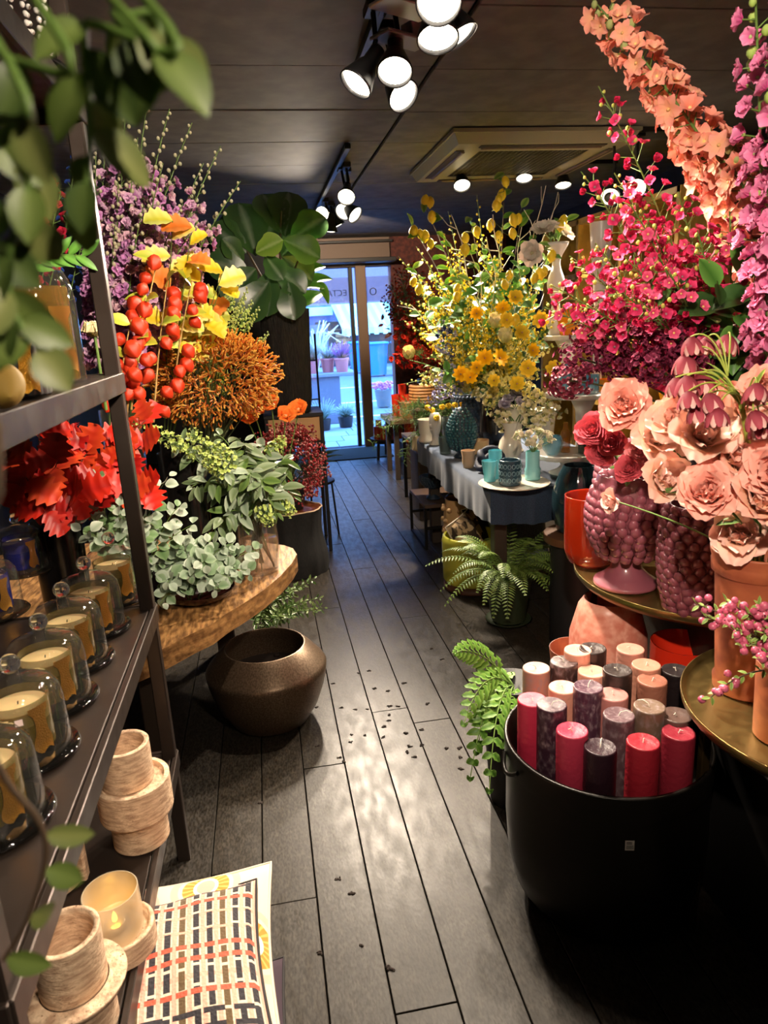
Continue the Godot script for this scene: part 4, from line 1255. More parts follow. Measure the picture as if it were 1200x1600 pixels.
func left_flowers() -> void:
	# mauve larkspur fan in the tall cylinder vase
	var mauve := [bloom("mauve1", 6, 0.03, 0.016, 0.5, 0.1, 0.25, 0.35, "ac54a8", "cf94c8", 2, 0.5, "d8c9cf"), bloom("mauve2", 6, 0.028, 0.015, 0.8, 0.3, 0.25, 0.35, "a2589c", "d8b2ce", 2, 0.4), bloom("mauve3", 5, 0.028, 0.017, 0.9, 0.7, 0.3, 0.3, "b070a4", "dfbcc8", 2, 0.3)]
	for q in [Vector3(-0.396, 2.503, -3.1), Vector3(-0.33, 2.488, -3.15), Vector3(-0.249, 2.413, -3.05), Vector3(-0.175, 2.377, -3.1), Vector3(-0.075, 2.294, -3.1), Vector3(-0.011, 2.157, -3.05), Vector3(-0.501, 2.42, -3.2), Vector3(-0.535, 2.273, -3.05), Vector3(-0.366, 2.292, -2.95), Vector3(-0.153, 2.254, -3.2), Vector3(-0.452, 2.165, -2.95), Vector3(-0.282, 2.195, -2.9), Vector3(-0.183, 2.003, -2.95), Vector3(-0.231, 2.053, -2.9), Vector3(-0.362, 2.048, -2.85), Vector3(-0.47, 1.987, -2.85)]:
		spire("larkspur_stem", "mauve larkspur spike with pale buds in the tall fan behind the shelf post", "larkspur", "mauve larkspur spikes", Vector3(-0.62 + rnd(-0.05, 0.05), 1.2, -3.2 + rnd(-0.05, 0.05)), q, Vector3(-0.04, 0.12, 0), mauve, 54, 0.2, 1.65, 0.9, 0.034, 18, ["8f9468", "d9cfb4"], 0.0085)
	# lantern stems
	var m := MB.new()
	m.lathe([Vector2(0, -0.012), Vector2(0.014, -0.01), Vector2(0.03, 0.008), Vector2(0.032, 0.024), Vector2(0.022, 0.044), Vector2(0.007, 0.058), Vector2(0, 0.062)], 20, 0.09, 5)
	var lantern := m.mesh()
	var lm: Material = mat("lantern", "c93410", 0.5, 0.0, {"backlight_enabled": true, "backlight": Color("6a1804")})
	var k := 0
	for q in [[Vector3(-0.327, 1.868, -2.8), Vector3(-0.48, 1.335, -2.7)], [Vector3(-0.318, 1.785, -2.9), Vector3(-0.423, 1.271, -2.8)], [Vector3(-0.384, 1.724, -2.75), Vector3(-0.516, 1.243, -2.7)], [Vector3(-0.232, 1.785, -2.95), Vector3(-0.353, 1.354, -2.9)], [Vector3(-0.429, 1.648, -2.65), Vector3(-0.532, 1.237, -2.6)]]:
		var t := thing("lantern_stem", "stem of orange red lantern husks beside the shelf post", "lantern plant", q[1], "orange lantern stems")
		var pts := bez(Vector3.ZERO, q[0] - q[1], Vector3(0.0, 0.03, 0.05), 10)
		stem_of(t, pts, 0.004, 0.002, mat("stem_tan", "b08f52", 0.6))
		for i in 9:
			var a := along(pts, 0.12 + 0.88 * i / 8.0)
			var d := Vector3(rnd(-0.8, 0.8), rnd(-0.5, 0.1), rnd(-0.1, 0.9)).normalized()
			part(t, "lantern", lantern, lm, aim(a[0] + d * 0.03, Vector3(d.x * 0.7, -1, d.z * 0.7), rnd(0.65, 0.95)))
		for i in 3:
			var a := along(pts, 0.4 + 0.28 * i)
			m = MB.new()
			m.leaf(0.09, 0.028, 0.6, 0.3, 0.8, 6, lin("8d9a2e"), lin("b5b23e"))
			part(t, "leaf", m, M.foliage, aim_face(a[0], Vector3(rnd(-1, 1), 0.3, rnd(0, 1)), Vector3(0, 1, 1)))
		k += 1
	# kangaroo paw dome
	var c := Vector3(-0.205, 1.394, -3.2)
	var t := thing("kangaroo_paw_bouquet", "dense orange yellow dome of kangaroo paw flowers", "kangaroo paw", Vector3(-0.3, 0.95, -3.25))
	var stems := MB.new()
	var fl := MB.new()
	for i in 46:
		var d := Vector3(rnd(-1, 1), rnd(-0.55, 1), rnd(-0.7, 1)).normalized()
		var e := c + Vector3(d.x * 0.24, d.y * 0.17, d.z * 0.2) - t.position
		stems.tube(bez(Vector3.ZERO, e, Vector3(0, 0.06, 0), 5), 0.003, 0.002, 4)
	for i in 2600:
		var d := Vector3(rnd(-1, 1), rnd(-0.7, 1), rnd(-0.8, 1)).normalized()
		var rr := rnd(0.72, 1.04)
		var e := c + Vector3(d.x * 0.275, d.y * 0.2, d.z * 0.22) * rr - t.position
		var g := (d + rv(0.75)).normalized()
		var warm := rnd(0, 1)
		fl.tube([e, e + g * 0.012, e + g * 0.027 + rv(0.004)], 0.0026, 0.0042, 4, lin("a8381a").lerp(lin("c8582a"), warm), lin("dc8a2a").lerp(lin("f2ca62"), warm))
	part(t, "stem_foliage", stems, M.stem_dark, Transform3D(), "stuff")
	part(t, "tubular_florets", fl, M.petal, Transform3D(), "stuff")
	# lime green spikes
	var lime := bloom("lime", 4, 0.012, 0.007, 0.7, 0.9, 0.4, 0.1, "8fae4a", "d3df8a", 1, 0.0, "", 2, 2)
	for q in [Vector3(-0.096, 1.809, -3.45), Vector3(-0.063, 1.805, -3.5), Vector3(-0.026, 1.781, -3.45), Vector3(-0.137, 1.749, -3.45), Vector3(-0.227, 1.789, -3.5), Vector3(0.018, 1.691, -3.45), Vector3(-0.176, 1.727, -3.4), Vector3(-0.063, 1.722, -3.4), Vector3(-0.283, 1.719, -3.45), Vector3(0.051, 1.574, -3.45), Vector3(-0.009, 1.723, -3.5), Vector3(-0.126, 1.696, -3.4)]:
		spire("lime_spike", "lime green flower spike with small bells above the orange dome", "green spike", "lime green spikes", Vector3(-0.3, 1.19, -3.5) + rv(0.03), q, Vector3(0, 0.05, 0), [lime], 64, 0.2, 1.2, 0.7, 0.017, 14, ["8ca650", "c9d88a"], 0.006, 0.004, 0.7, true, 0.9)
	# yellow and orange autumn leaves
	var yl := []
	for cc in [["e3c21c", "f4e05a"], ["c9c63a", "e8ea8a"], ["f0d84a", "fff0a0"], ["d9732a", "e8944a"], ["8fa63a", "b9c65a"]]:
		yl.append(lobed(0.11, 0.045, 4, lin(cc[0]), lin(cc[1]), 0.25, 0.7, 0.3))
	for b in [[Vector3(-0.202, 1.968, -2.85), 0], [Vector3(-0.114, 1.819, -3), 2], [Vector3(-0.268, 1.992, -2.85), 2], [Vector3(-0.185, 1.694, -3.2), 3], [Vector3(-0.272, 1.77, -3.1), 4], [Vector3(-0.187, 1.834, -3), 0], [Vector3(-0.132, 1.765, -3.1), 1]]:
		t = thing("autumn_leaf_branch", "branch of yellow and green lobed leaves before the mauve larkspur", "leaf branch", Vector3(-0.48, 1.0, -3.3), "yellow leaf branches")
		var pts := bez(Vector3.ZERO, b[0] - t.position, Vector3(0, 0.05, 0.03), 8)
		stem_of(t, pts, 0.003, 0.0015, M.stem_green)
		for i in 8:
			var a := along(pts, 0.55 + 0.45 * i / 7.0)
			part(t, "leaf", yl[b[1] if i % 2 == 0 else [0, 2, 1, 4, 2, 0, 3][rng.randi() % 7]], M.foliage, aim_face(a[0], Vector3(rnd(-1, 1), rnd(-0.3, 0.6), rnd(-0.2, 0.9)), Vector3(rnd(-0.3, 0.6), 0.6, 0.8), rnd(0.7, 1.15)))
	# orange poppies
	var pop := bloom("poppy", 5, 0.062, 0.042, 0.9, 0.2, 0.2, 0.16, "e8581a", "f58a3a", 2, 0.35, "d8a03a", 5, 6)
	k = 0
	for q in [Vector3(-0.059, 1.211, -3.5), Vector3(0.033, 1.224, -3.55), Vector3(0.095, 1.168, -3.5), Vector3(0.166, 1.189, -3.55), Vector3(-0.091, 1.185, -3.4)]:
		t = thing("orange_poppy", ["orange poppy nearest the kangaroo paw dome", "orange poppy highest of its row", "orange poppy hanging lowest of its row", "orange poppy nearest the street door", "orange poppy half under the dome"][k], "poppy", Vector3(0.0, 0.6, -3.6))
		stem_of(t, bez(Vector3.ZERO, q - t.position, Vector3(0.03, 0.12, 0), 8), 0.003, 0.0025, M.stem_green)
		part(t, "petals", pop, M.petal, aim(q - t.position, Vector3(rnd(-0.5, 0.5), 0.7, 0.8)))
		k += 1
	# red oak branches
	var oak := []
	for cc in [["a81a10", "c42a18"], ["840f0c", "a81c16"], ["bc3018", "d24a24"]]:
		oak.append(lobed(0.125, 0.058, 4, lin(cc[0]), lin(cc[1]), 0.42, 0.5, 0.1))
	for q in [Vector3(-0.768, 1.302, -2.3), Vector3(-0.703, 1.333, -2.35), Vector3(-0.616, 1.357, -2.4), Vector3(-0.55, 1.269, -2.4), Vector3(-0.525, 1.171, -2.35), Vector3(-0.635, 1.24, -2.25), Vector3(-0.718, 1.208, -2.2), Vector3(-0.405, 1.313, -2.55), Vector3(-0.403, 1.242, -2.5), Vector3(-0.397, 1.106, -2.45), Vector3(-0.596, 1.136, -2.25), Vector3(-0.5, 1.183, -2.5), Vector3(-0.682, 1.096, -2.2)]:
		t = thing("red_oak_branch", "branch of scarlet lobed oak leaves below the upper shelf", "leaf branch", Vector3(-0.75, 0.98, -2.5), "scarlet oak branches")
		var pts := bez(Vector3.ZERO, q - t.position, Vector3(0.0, 0.05, 0.05), 8)
		stem_of(t, pts, 0.003, 0.0015, M.twig)
		for i in 9:
			var a := along(pts, 0.5 + 0.5 * i / 8.0)
			part(t, "leaf", oak[rng.randi() % 3], M.foliage, aim_face(a[0], Vector3(rnd(-1, 1), rnd(-0.6, 0.7), rnd(-0.3, 0.8)), Vector3(rnd(-0.4, 0.4), 0.5, 0.9), rnd(0.65, 1.0)))
	# eucalyptus: long leaved in the glass vase, silver round leaved in the dish and behind the post
	for q in [Vector3(0.076, 0.9, -2.95), Vector3(0.071, 1.044, -3), Vector3(0.002, 1.127, -2.95), Vector3(-0.099, 1.156, -2.9), Vector3(-0.198, 1.19, -2.9), Vector3(-0.301, 1.172, -2.9), Vector3(0.002, 0.862, -2.85), Vector3(-0.18, 1.06, -2.75), Vector3(-0.362, 1.192, -2.8), Vector3(-0.306, 1.02, -2.75), Vector3(-0.084, 1.039, -2.75), Vector3(-0.241, 0.833, -2.75), Vector3(-0.038, 0.996, -2.75)]:
		leafy("eucalyptus_branch", "long leaved grey green eucalyptus branch spreading from the clear glass vase", "eucalyptus", "eucalyptus in the glass vase", Vector3(-0.07, 0.8, -2.95) + rv(0.03), q, Vector3(0, 0.16, 0.02), 20, 0.25, 0.1, 0.019, [["566c46", "748a62"], ["6c8058", "8fa07e"], ["4c6a30", "6c8644"], ["7c9076", "a2b098"]], 0.5, 0.9, 0.5)
	for q in [Vector3(-0.441, 0.788, -2.55), Vector3(-0.405, 0.727, -2.5), Vector3(-0.349, 0.837, -2.6), Vector3(-0.257, 0.827, -2.6), Vector3(-0.167, 0.802, -2.65), Vector3(-0.074, 0.751, -2.7), Vector3(-0.116, 0.697, -2.6), Vector3(-0.232, 0.682, -2.5), Vector3(-0.317, 0.742, -2.5), Vector3(-0.442, 0.645, -2.5), Vector3(-0.267, 0.786, -2.5), Vector3(-0.186, 0.697, -2.55)]:
		leafy("silver_eucalyptus", "silver round leaved eucalyptus sprig lying in the brown dish", "eucalyptus", "silver eucalyptus in the dish", Vector3(-0.33, 0.6, -2.68) + rv(0.03), q, Vector3(0, 0.1, 0.0), 20, 0.2, 0.056, 0.024, [["7c8e76", "9fb09a"], ["92a28c", "b8c4b2"], ["64805a", "8aa07e"]], 0.4, 1.0, 0.0, true, "foliage", "stem_green", 0.0025)
	for q in [Vector3(-0.63, 1.117, -2.3), Vector3(-0.554, 1.173, -2.35), Vector3(-0.478, 1.146, -2.4), Vector3(-0.596, 1.012, -2.25), Vector3(-0.501, 1.062, -2.35), Vector3(-0.413, 1.018, -2.4), Vector3(-0.33, 1.008, -2.5), Vector3(-0.356, 1.114, -2.5), Vector3(-0.444, 0.942, -2.4), Vector3(-0.3, 0.92, -2.55)]:
		leafy("silver_eucalyptus", "silver round leaved eucalyptus sprig rising behind the glass cloches and shelf post", "eucalyptus", "silver eucalyptus behind the cloches", Vector3(-0.55, 0.66, -2.6) + rv(0.04), q, Vector3(0.0, 0.08, 0.0), 16, 0.25, 0.058, 0.024, [["7c8e76", "9fb09a"], ["92a28c", "b8c4b2"], ["5a7a4a", "7a9468"]], 0.4, 1.0, 0.0, true, "foliage", "stem_green", 0.0025)
	for q in [Vector3(-0.351, 1.199, -2.75), Vector3(-0.277, 1.223, -2.75), Vector3(-0.189, 1.17, -2.7), Vector3(0.068, 0.856, -2.85), Vector3(-0.031, 0.851, -2.75), Vector3(-0.441, 1.3, -2.55), Vector3(-0.226, 1.133, -2.65), Vector3(0.056, 1.136, -2.95)]:
		spire("seeded_branch", "sprig of tiny cream green seed buds among the long leaved eucalyptus", "seeded branch", "seeded sprigs in the eucalyptus", Vector3(-0.1, 0.8, -2.95) + rv(0.03), q, Vector3(0, 0.12, 0), [lime], 44, 0.6, 1.1, 0.7, 0.03, 0, [], 0.0, 0.0025, 0.8, true)
	# red pepper berries on the stump
	t = thing("pepper_berry_bush", "bush of tiny red pepper berries on the charred stump stool", "berry bush", Vector3(0.1, 0.436, -4.55))
	m = MB.new()
	m.lathe([Vector2(0, 0), Vector2(0.09, 0), Vector2(0.12, 0.14), Vector2(0.11, 0.14), Vector2(0, 0.12)], 20)
	part(t, "pot", m, M.dark_plastic)
	stems = MB.new()
	fl = MB.new()
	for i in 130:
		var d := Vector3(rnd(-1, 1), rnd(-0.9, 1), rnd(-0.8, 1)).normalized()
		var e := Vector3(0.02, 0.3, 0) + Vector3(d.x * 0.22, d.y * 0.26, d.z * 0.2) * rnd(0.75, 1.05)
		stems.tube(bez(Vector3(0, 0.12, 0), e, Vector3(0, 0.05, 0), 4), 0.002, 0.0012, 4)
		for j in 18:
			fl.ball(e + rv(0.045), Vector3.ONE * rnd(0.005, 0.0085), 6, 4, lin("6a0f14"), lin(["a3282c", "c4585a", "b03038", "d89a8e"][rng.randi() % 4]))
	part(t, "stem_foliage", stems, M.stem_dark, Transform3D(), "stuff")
	part(t, "berries", fl, mat_gloss(), Transform3D(), "stuff")
	# leafy plant under the slab table
	for q in [Vector3(0.183, 0.28, -3.3), Vector3(0.16, 0.235, -3.25), Vector3(0.095, 0.34, -3.35), Vector3(0.011, 0.357, -3.2), Vector3(-0.068, 0.337, -3.15), Vector3(0.164, 0.348, -3.4), Vector3(0.032, 0.238, -3.2), Vector3(0.198, 0.206, -3.35), Vector3(-0.13, 0.308, -3.2), Vector3(0.098, 0.296, -3.2)]:
		leafy("ruscus_branch", "dark green small leaved branch sticking out under the slab table", "foliage branch", "green branches under the slab table", Vector3(-0.15, 0.02, -3.5), q, Vector3(0, 0.1, 0), 30, 0.25, 0.04, 0.007, [["3f5c2a", "5c7a3a"], ["54703a", "8ba05c"]], 0.3, 0.9, 0.0)
	# crimson and blue stems seen through the shelf
	var crim := bloom("crimson", 5, 0.022, 0.012, 0.5, 0.3, 0.2, 0.2, "8e0f2c", "c42a48", 2, 0.4)
	var navy := bloom("navy", 5, 0.016, 0.01, 0.5, 0.3, 0.2, 0.2, "14225c", "2c4a9c", 2, 0.4)
	for q in [Vector3(-0.648, 2.14, -2.75), Vector3(-0.628, 2.088, -2.8), Vector3(-0.608, 2.015, -2.8)]:
		spire("crimson_stem", "crimson flower stem seen through the shelf above the leaf sprig", "crimson flower", "crimson stems behind the shelf", Vector3(-0.95, 1.2, -2.9), q, Vector3(0, 0.1, 0), [crim], 14, 0.55, 1.0, 0.7, 0.03)
	for q in [Vector3(-0.594, 2.221, -2.95), Vector3(-0.615, 1.937, -2.95)]:
		spire("delphinium_stem", "dark blue delphinium stem seen beside the shelf post", "delphinium", "blue stems behind the shelf", Vector3(-0.9, 1.1, -3.0), q, Vector3(0, 0.1, 0), [navy], 30, 0.3, 1.1, 0.7, 0.03)
	# cream celosia beside the post
	t = thing("cream_celosia", "cream ruffled bloom between the glass dome and the shelf post", "celosia", Vector3(-0.483, 1.628, -2.3) + Vector3(0, -0.25, 0))
	stem_of(t, [Vector3.ZERO, Vector3(0, 0.25, 0)], 0.005, 0.004, M.stem_green)
	part(t, "ruffled_head", bloom("celosia", 9, 0.045, 0.03, 0.9, 0.5, 0.2, 0.7, "b9a86a", "e9dcae", 3, 0.3, "", 5, 6), M.petal, at(0, 0.22, 0))
	fig()

func mat_gloss() -> Material:
	return vcol("berry_gloss", 0.2, "", {"clearcoat_enabled": true, "clearcoat": 0.4})

func fig() -> void:
	var t := thing("pedestal", "black metal frame pedestal with a wooden crate top under the dark trunk vase", "pedestal", Vector3(0.19, 0, -5.1))
	var m := MB.new()
	for s in [Vector2(-1, -1), Vector2(1, -1), Vector2(1, 1), Vector2(-1, 1)]:
		m = MB.new()
		m.box(Vector3(0.025, 1.0, 0.025), Vector3(s.x * 0.19, 0.5, s.y * 0.19), 0.002)
		part(t, "leg", m, M.black_iron)
	for y in [0.8, 1.0]:
		m = MB.new()
		m.box(Vector3(0.41, 0.025, 0.41), Vector3(0, y, 0), 0.002)
		part(t, "frame", m, M.black_iron)
	m = MB.new()
	m.box(Vector3(0.36, 0.17, 0.36), Vector3(0, 0.9, 0), 0.005)
	part(t, "crate_box", m, mat("pale_wood", "b98d5a", 0.6))
	t = thing("trunk_vase", "tall dark fibrous trunk shaped vase below the fig leaves", "vase", Vector3(0.19, 1.013, -5.1))
	m = MB.new()
	m.lathe([Vector2(0, 0), Vector2(0.13, 0), Vector2(0.145, 0.1), Vector2(0.155, 0.4), Vector2(0.17, 0.7), Vector2(0.15, 0.7), Vector2(0, 0.66)], 48, 0.04, 11)
	part(t, "body", m, grained("fibre", "120e0c", "2a211b", 0.9, 0.04, Vector3(9, 0.8, 9), {"normal_enabled": true, "normal_texture": noise_tex(0.05, 4, Color.BLACK, Color.WHITE, 256, 90, 0.2, 0.8, 8.0)}))
	# fiddle leaf fig, explicit leaves: middle, direction of the tip, length
	var o := Vector3(0.19, 1.66, -5.1)
	t = thing("fiddle_leaf_fig", "dark fiddle leaf fig with huge veined leaves against the ceiling", "fig plant", o)
	for e in [Vector3(0.227, 2.327, -5), Vector3(-0.04, 2.139, -5), Vector3(0.33, 2.047, -5)]:
		stem_of(t, bez(Vector3.ZERO, e - o, Vector3(-0.03, 0.05, 0), 8), 0.012, 0.006, M.twig)
	var big := []
	for cc in [["2c4824", "3c5c30"], ["34562a", "486e3a"], ["4a7430", "638c40"], ["6f9a36", "93b84c"]]:
		big.append([lin(cc[0]), lin(cc[1])])
	for e in [[Vector3(0.235, 2.17, -5), Vector3(0.298, 2.518, -5.1), 0], [Vector3(0.215, 2.19, -5), Vector3(0.129, 2.509, -5.1), 0], [Vector3(0.272, 2.143, -4.95), Vector3(0.524, 2.312, -4.95), 1], [Vector3(0.036, 2.057, -5), Vector3(-0.029, 2.466, -5.1), 0], [Vector3(-0.025, 2.079, -5), Vector3(-0.249, 2.282, -5), 0], [Vector3(-0.018, 1.935, -4.95), Vector3(-0.296, 2.059, -4.9), 0], [Vector3(0.027, 1.969, -4.9), Vector3(-0.213, 1.777, -4.8), 0], [Vector3(0.218, 2.134, -4.85), Vector3(0.46, 2.024, -4.8), 2], [Vector3(0.036, 2.058, -4.8), Vector3(0.2, 2.129, -4.7), 3], [Vector3(0.095, 2.041, -4.85), Vector3(0.189, 1.894, -4.75), 1], [Vector3(0.151, 1.965, -4.9), Vector3(0.341, 1.812, -4.8), 0], [Vector3(0.108, 1.947, -4.9), Vector3(0.06, 1.665, -4.8), 0], [Vector3(0.079, 2.065, -5.1), Vector3(0.197, 2.398, -5.2), 0], [Vector3(0.207, 2.06, -5.1), Vector3(0.464, 1.89, -5.2), 1], [Vector3(-0.057, 1.988, -5.1), Vector3(-0.282, 1.921, -5.2), 0], [Vector3(0.1, 1.881, -4.8), Vector3(-0.123, 1.653, -4.7), 0], [Vector3(0.203, 2.051, -5), Vector3(0.393, 2.217, -5.1), 0], [Vector3(0.045, 2.158, -5.2), Vector3(-0.168, 2.422, -5.3), 0], [Vector3(-0.052, 2.02, -5), Vector3(-0.155, 2.17, -4.9), 0], [Vector3(0.225, 1.879, -4.85), Vector3(0.241, 1.636, -4.75), 0]]:
		var a: Vector3 = e[0] - o
		var b: Vector3 = e[1] - o
		var L := a.distance_to(b)
		var p := PackedVector3Array()
		var cs := PackedColorArray()
		var bend := 0.7
		for i in 15:
			var s := i / 14.0
			var w := L * 0.36 * pow(maxf(sin(PI * pow(s, 1.25)), 0.0), 0.6) * (1.0 - 0.16 * exp(-pow((s - 0.36) * 9.0, 2.0))) + 0.003
			for k in 9:
				var x := 1.0 - k / 4.0
				var vein := 0.006 * sin(s * 44.0 - absf(x) * 7.0) * (1.0 - absf(x) * 0.5)
				p.append(Vector3(x * w, L * sin(bend * s) / bend, -L * (1 - cos(bend * s)) / bend * 0.6 + 0.2 * absf(x) * w + vein))
				cs.append(big[e[2]][0].lerp(big[e[2]][1], absf(x)) if k != 4 else big[e[2]][1].lightened(0.12))
		m = MB.new()
		m.grid(p, 15, 9, cs)
		part(t, "leaf", m, M.gloss_leaf, aim_face(a, b - a, Vector3(rnd(-0.3, 0.3), 0.25, 1)))
	# lighter pointed plant hanging out towards the street light
	o = Vector3(0.3, 1.6, -5.6)
	t = thing("pothos_plant", "light green pointed leaves reaching out against the bright street door", "pothos", o)
	for e in [[Vector3(0.386, 1.911, -5.5), Vector3(0.591, 1.971, -5.5)], [Vector3(0.354, 1.98, -5.5), Vector3(0.555, 2.067, -5.55)], [Vector3(0.345, 1.868, -5.5), Vector3(0.505, 1.9, -5.4)], [Vector3(0.467, 1.908, -5.5), Vector3(0.586, 1.757, -5.5)], [Vector3(0.291, 1.731, -5.4), Vector3(0.508, 1.881, -5.45)], [Vector3(0.227, 1.687, -5.3), Vector3(0.324, 1.548, -5.2)], [Vector3(0.178, 1.687, -5.2), Vector3(0.095, 1.539, -5.1)], [Vector3(0.139, 1.754, -5.2), Vector3(0.288, 1.723, -5.1)], [Vector3(0.174, 1.644, -5.2), Vector3(0.202, 1.49, -5.1)], [Vector3(0.097, 1.561, -5.1), Vector3(0.145, 1.388, -5)]]:
		var a: Vector3 = e[0] - o
		var b: Vector3 = e[1] - o
		stem_of(t, bez(Vector3.ZERO, a, Vector3(0, 0.1, 0), 5), 0.004, 0.003, M.stem_green, "leaf_stalk")
		m = MB.new()
		m.leaf(a.distance_to(b), a.distance_to(b) * 0.27, 0.6, 0.25, 0.75, 8, lin("4f8a30"), lin("79b04a"))
		part(t, "leaf", m, M.foliage, aim_face(a, b - a, Vector3(0.2, 0.8, 0.6)))

# ---- far end, by the street door ----------------------------------------
func vessel(called: String, label: String, cat: String, p: Vector3, prof: Array, m: Material, seg := 32, ripple := 0.0, lobes := 0, group := "") -> MeshInstance3D:
	var b := MB.new()
	b.lathe(prof, seg, ripple, lobes)
	return single(called, b, m, label, cat, at(p.x, p.y, p.z), group)

func candle(p: Vector3, r: float, h: float, hex: String, label: String, group: String, frost := false, wick := 1.0) -> void:
	var t := thing("pillar_candle", label, "candle", p, group)
	var m := MB.new()
	m.lathe([Vector2(0, 0), Vector2(r * 0.97, 0), Vector2(r, 0.003), Vector2(r, h - 0.005), Vector2(r * 0.97, h - 0.001), Vector2(r * 0.9, h), Vector2(r * 0.5, h - 0.003), Vector2(0, h - 0.004)], 32)
	var mm: Material
	if frost:
		mm = mat("wax_frost" + hex, "ffffff", 0.4, 0.0, {"albedo_texture": noise_tex(0.03, 5, Color(hex), Color("8f8084"), 256, hash(hex) % 99, 0.45, 0.95), "uv1_triplanar": true, "uv1_scale": Vector3(9, 4, 9)})
	else:
		mm = mat("wax" + hex, hex, 0.42, 0.0, {"normal_enabled": true, "normal_scale": 0.25, "normal_texture": noise_tex(0.06, 3, Color.BLACK, Color.WHITE, 128, 15, 0.2, 0.8, 4.0), "uv1_triplanar": true, "uv1_scale": Vector3(8, 8, 8)})
	part(t, "wax", m, mm)
	m = MB.new()
	var a := rnd(0, TAU)
	var e := Vector3(cos(a), 0, sin(a))
	m.tube([Vector3(0, h - 0.004, 0), Vector3(0, h + 0.006, 0) + e * 0.004, Vector3(0, h + 0.007 * wick, 0) + e * 0.014 * wick, Vector3(0, h + 0.002, 0) + e * 0.026 * wick], 0.0014, 0.001, 5)
	part(t, "wick", m, mat("wick_white", "d8cfc2", 0.8))

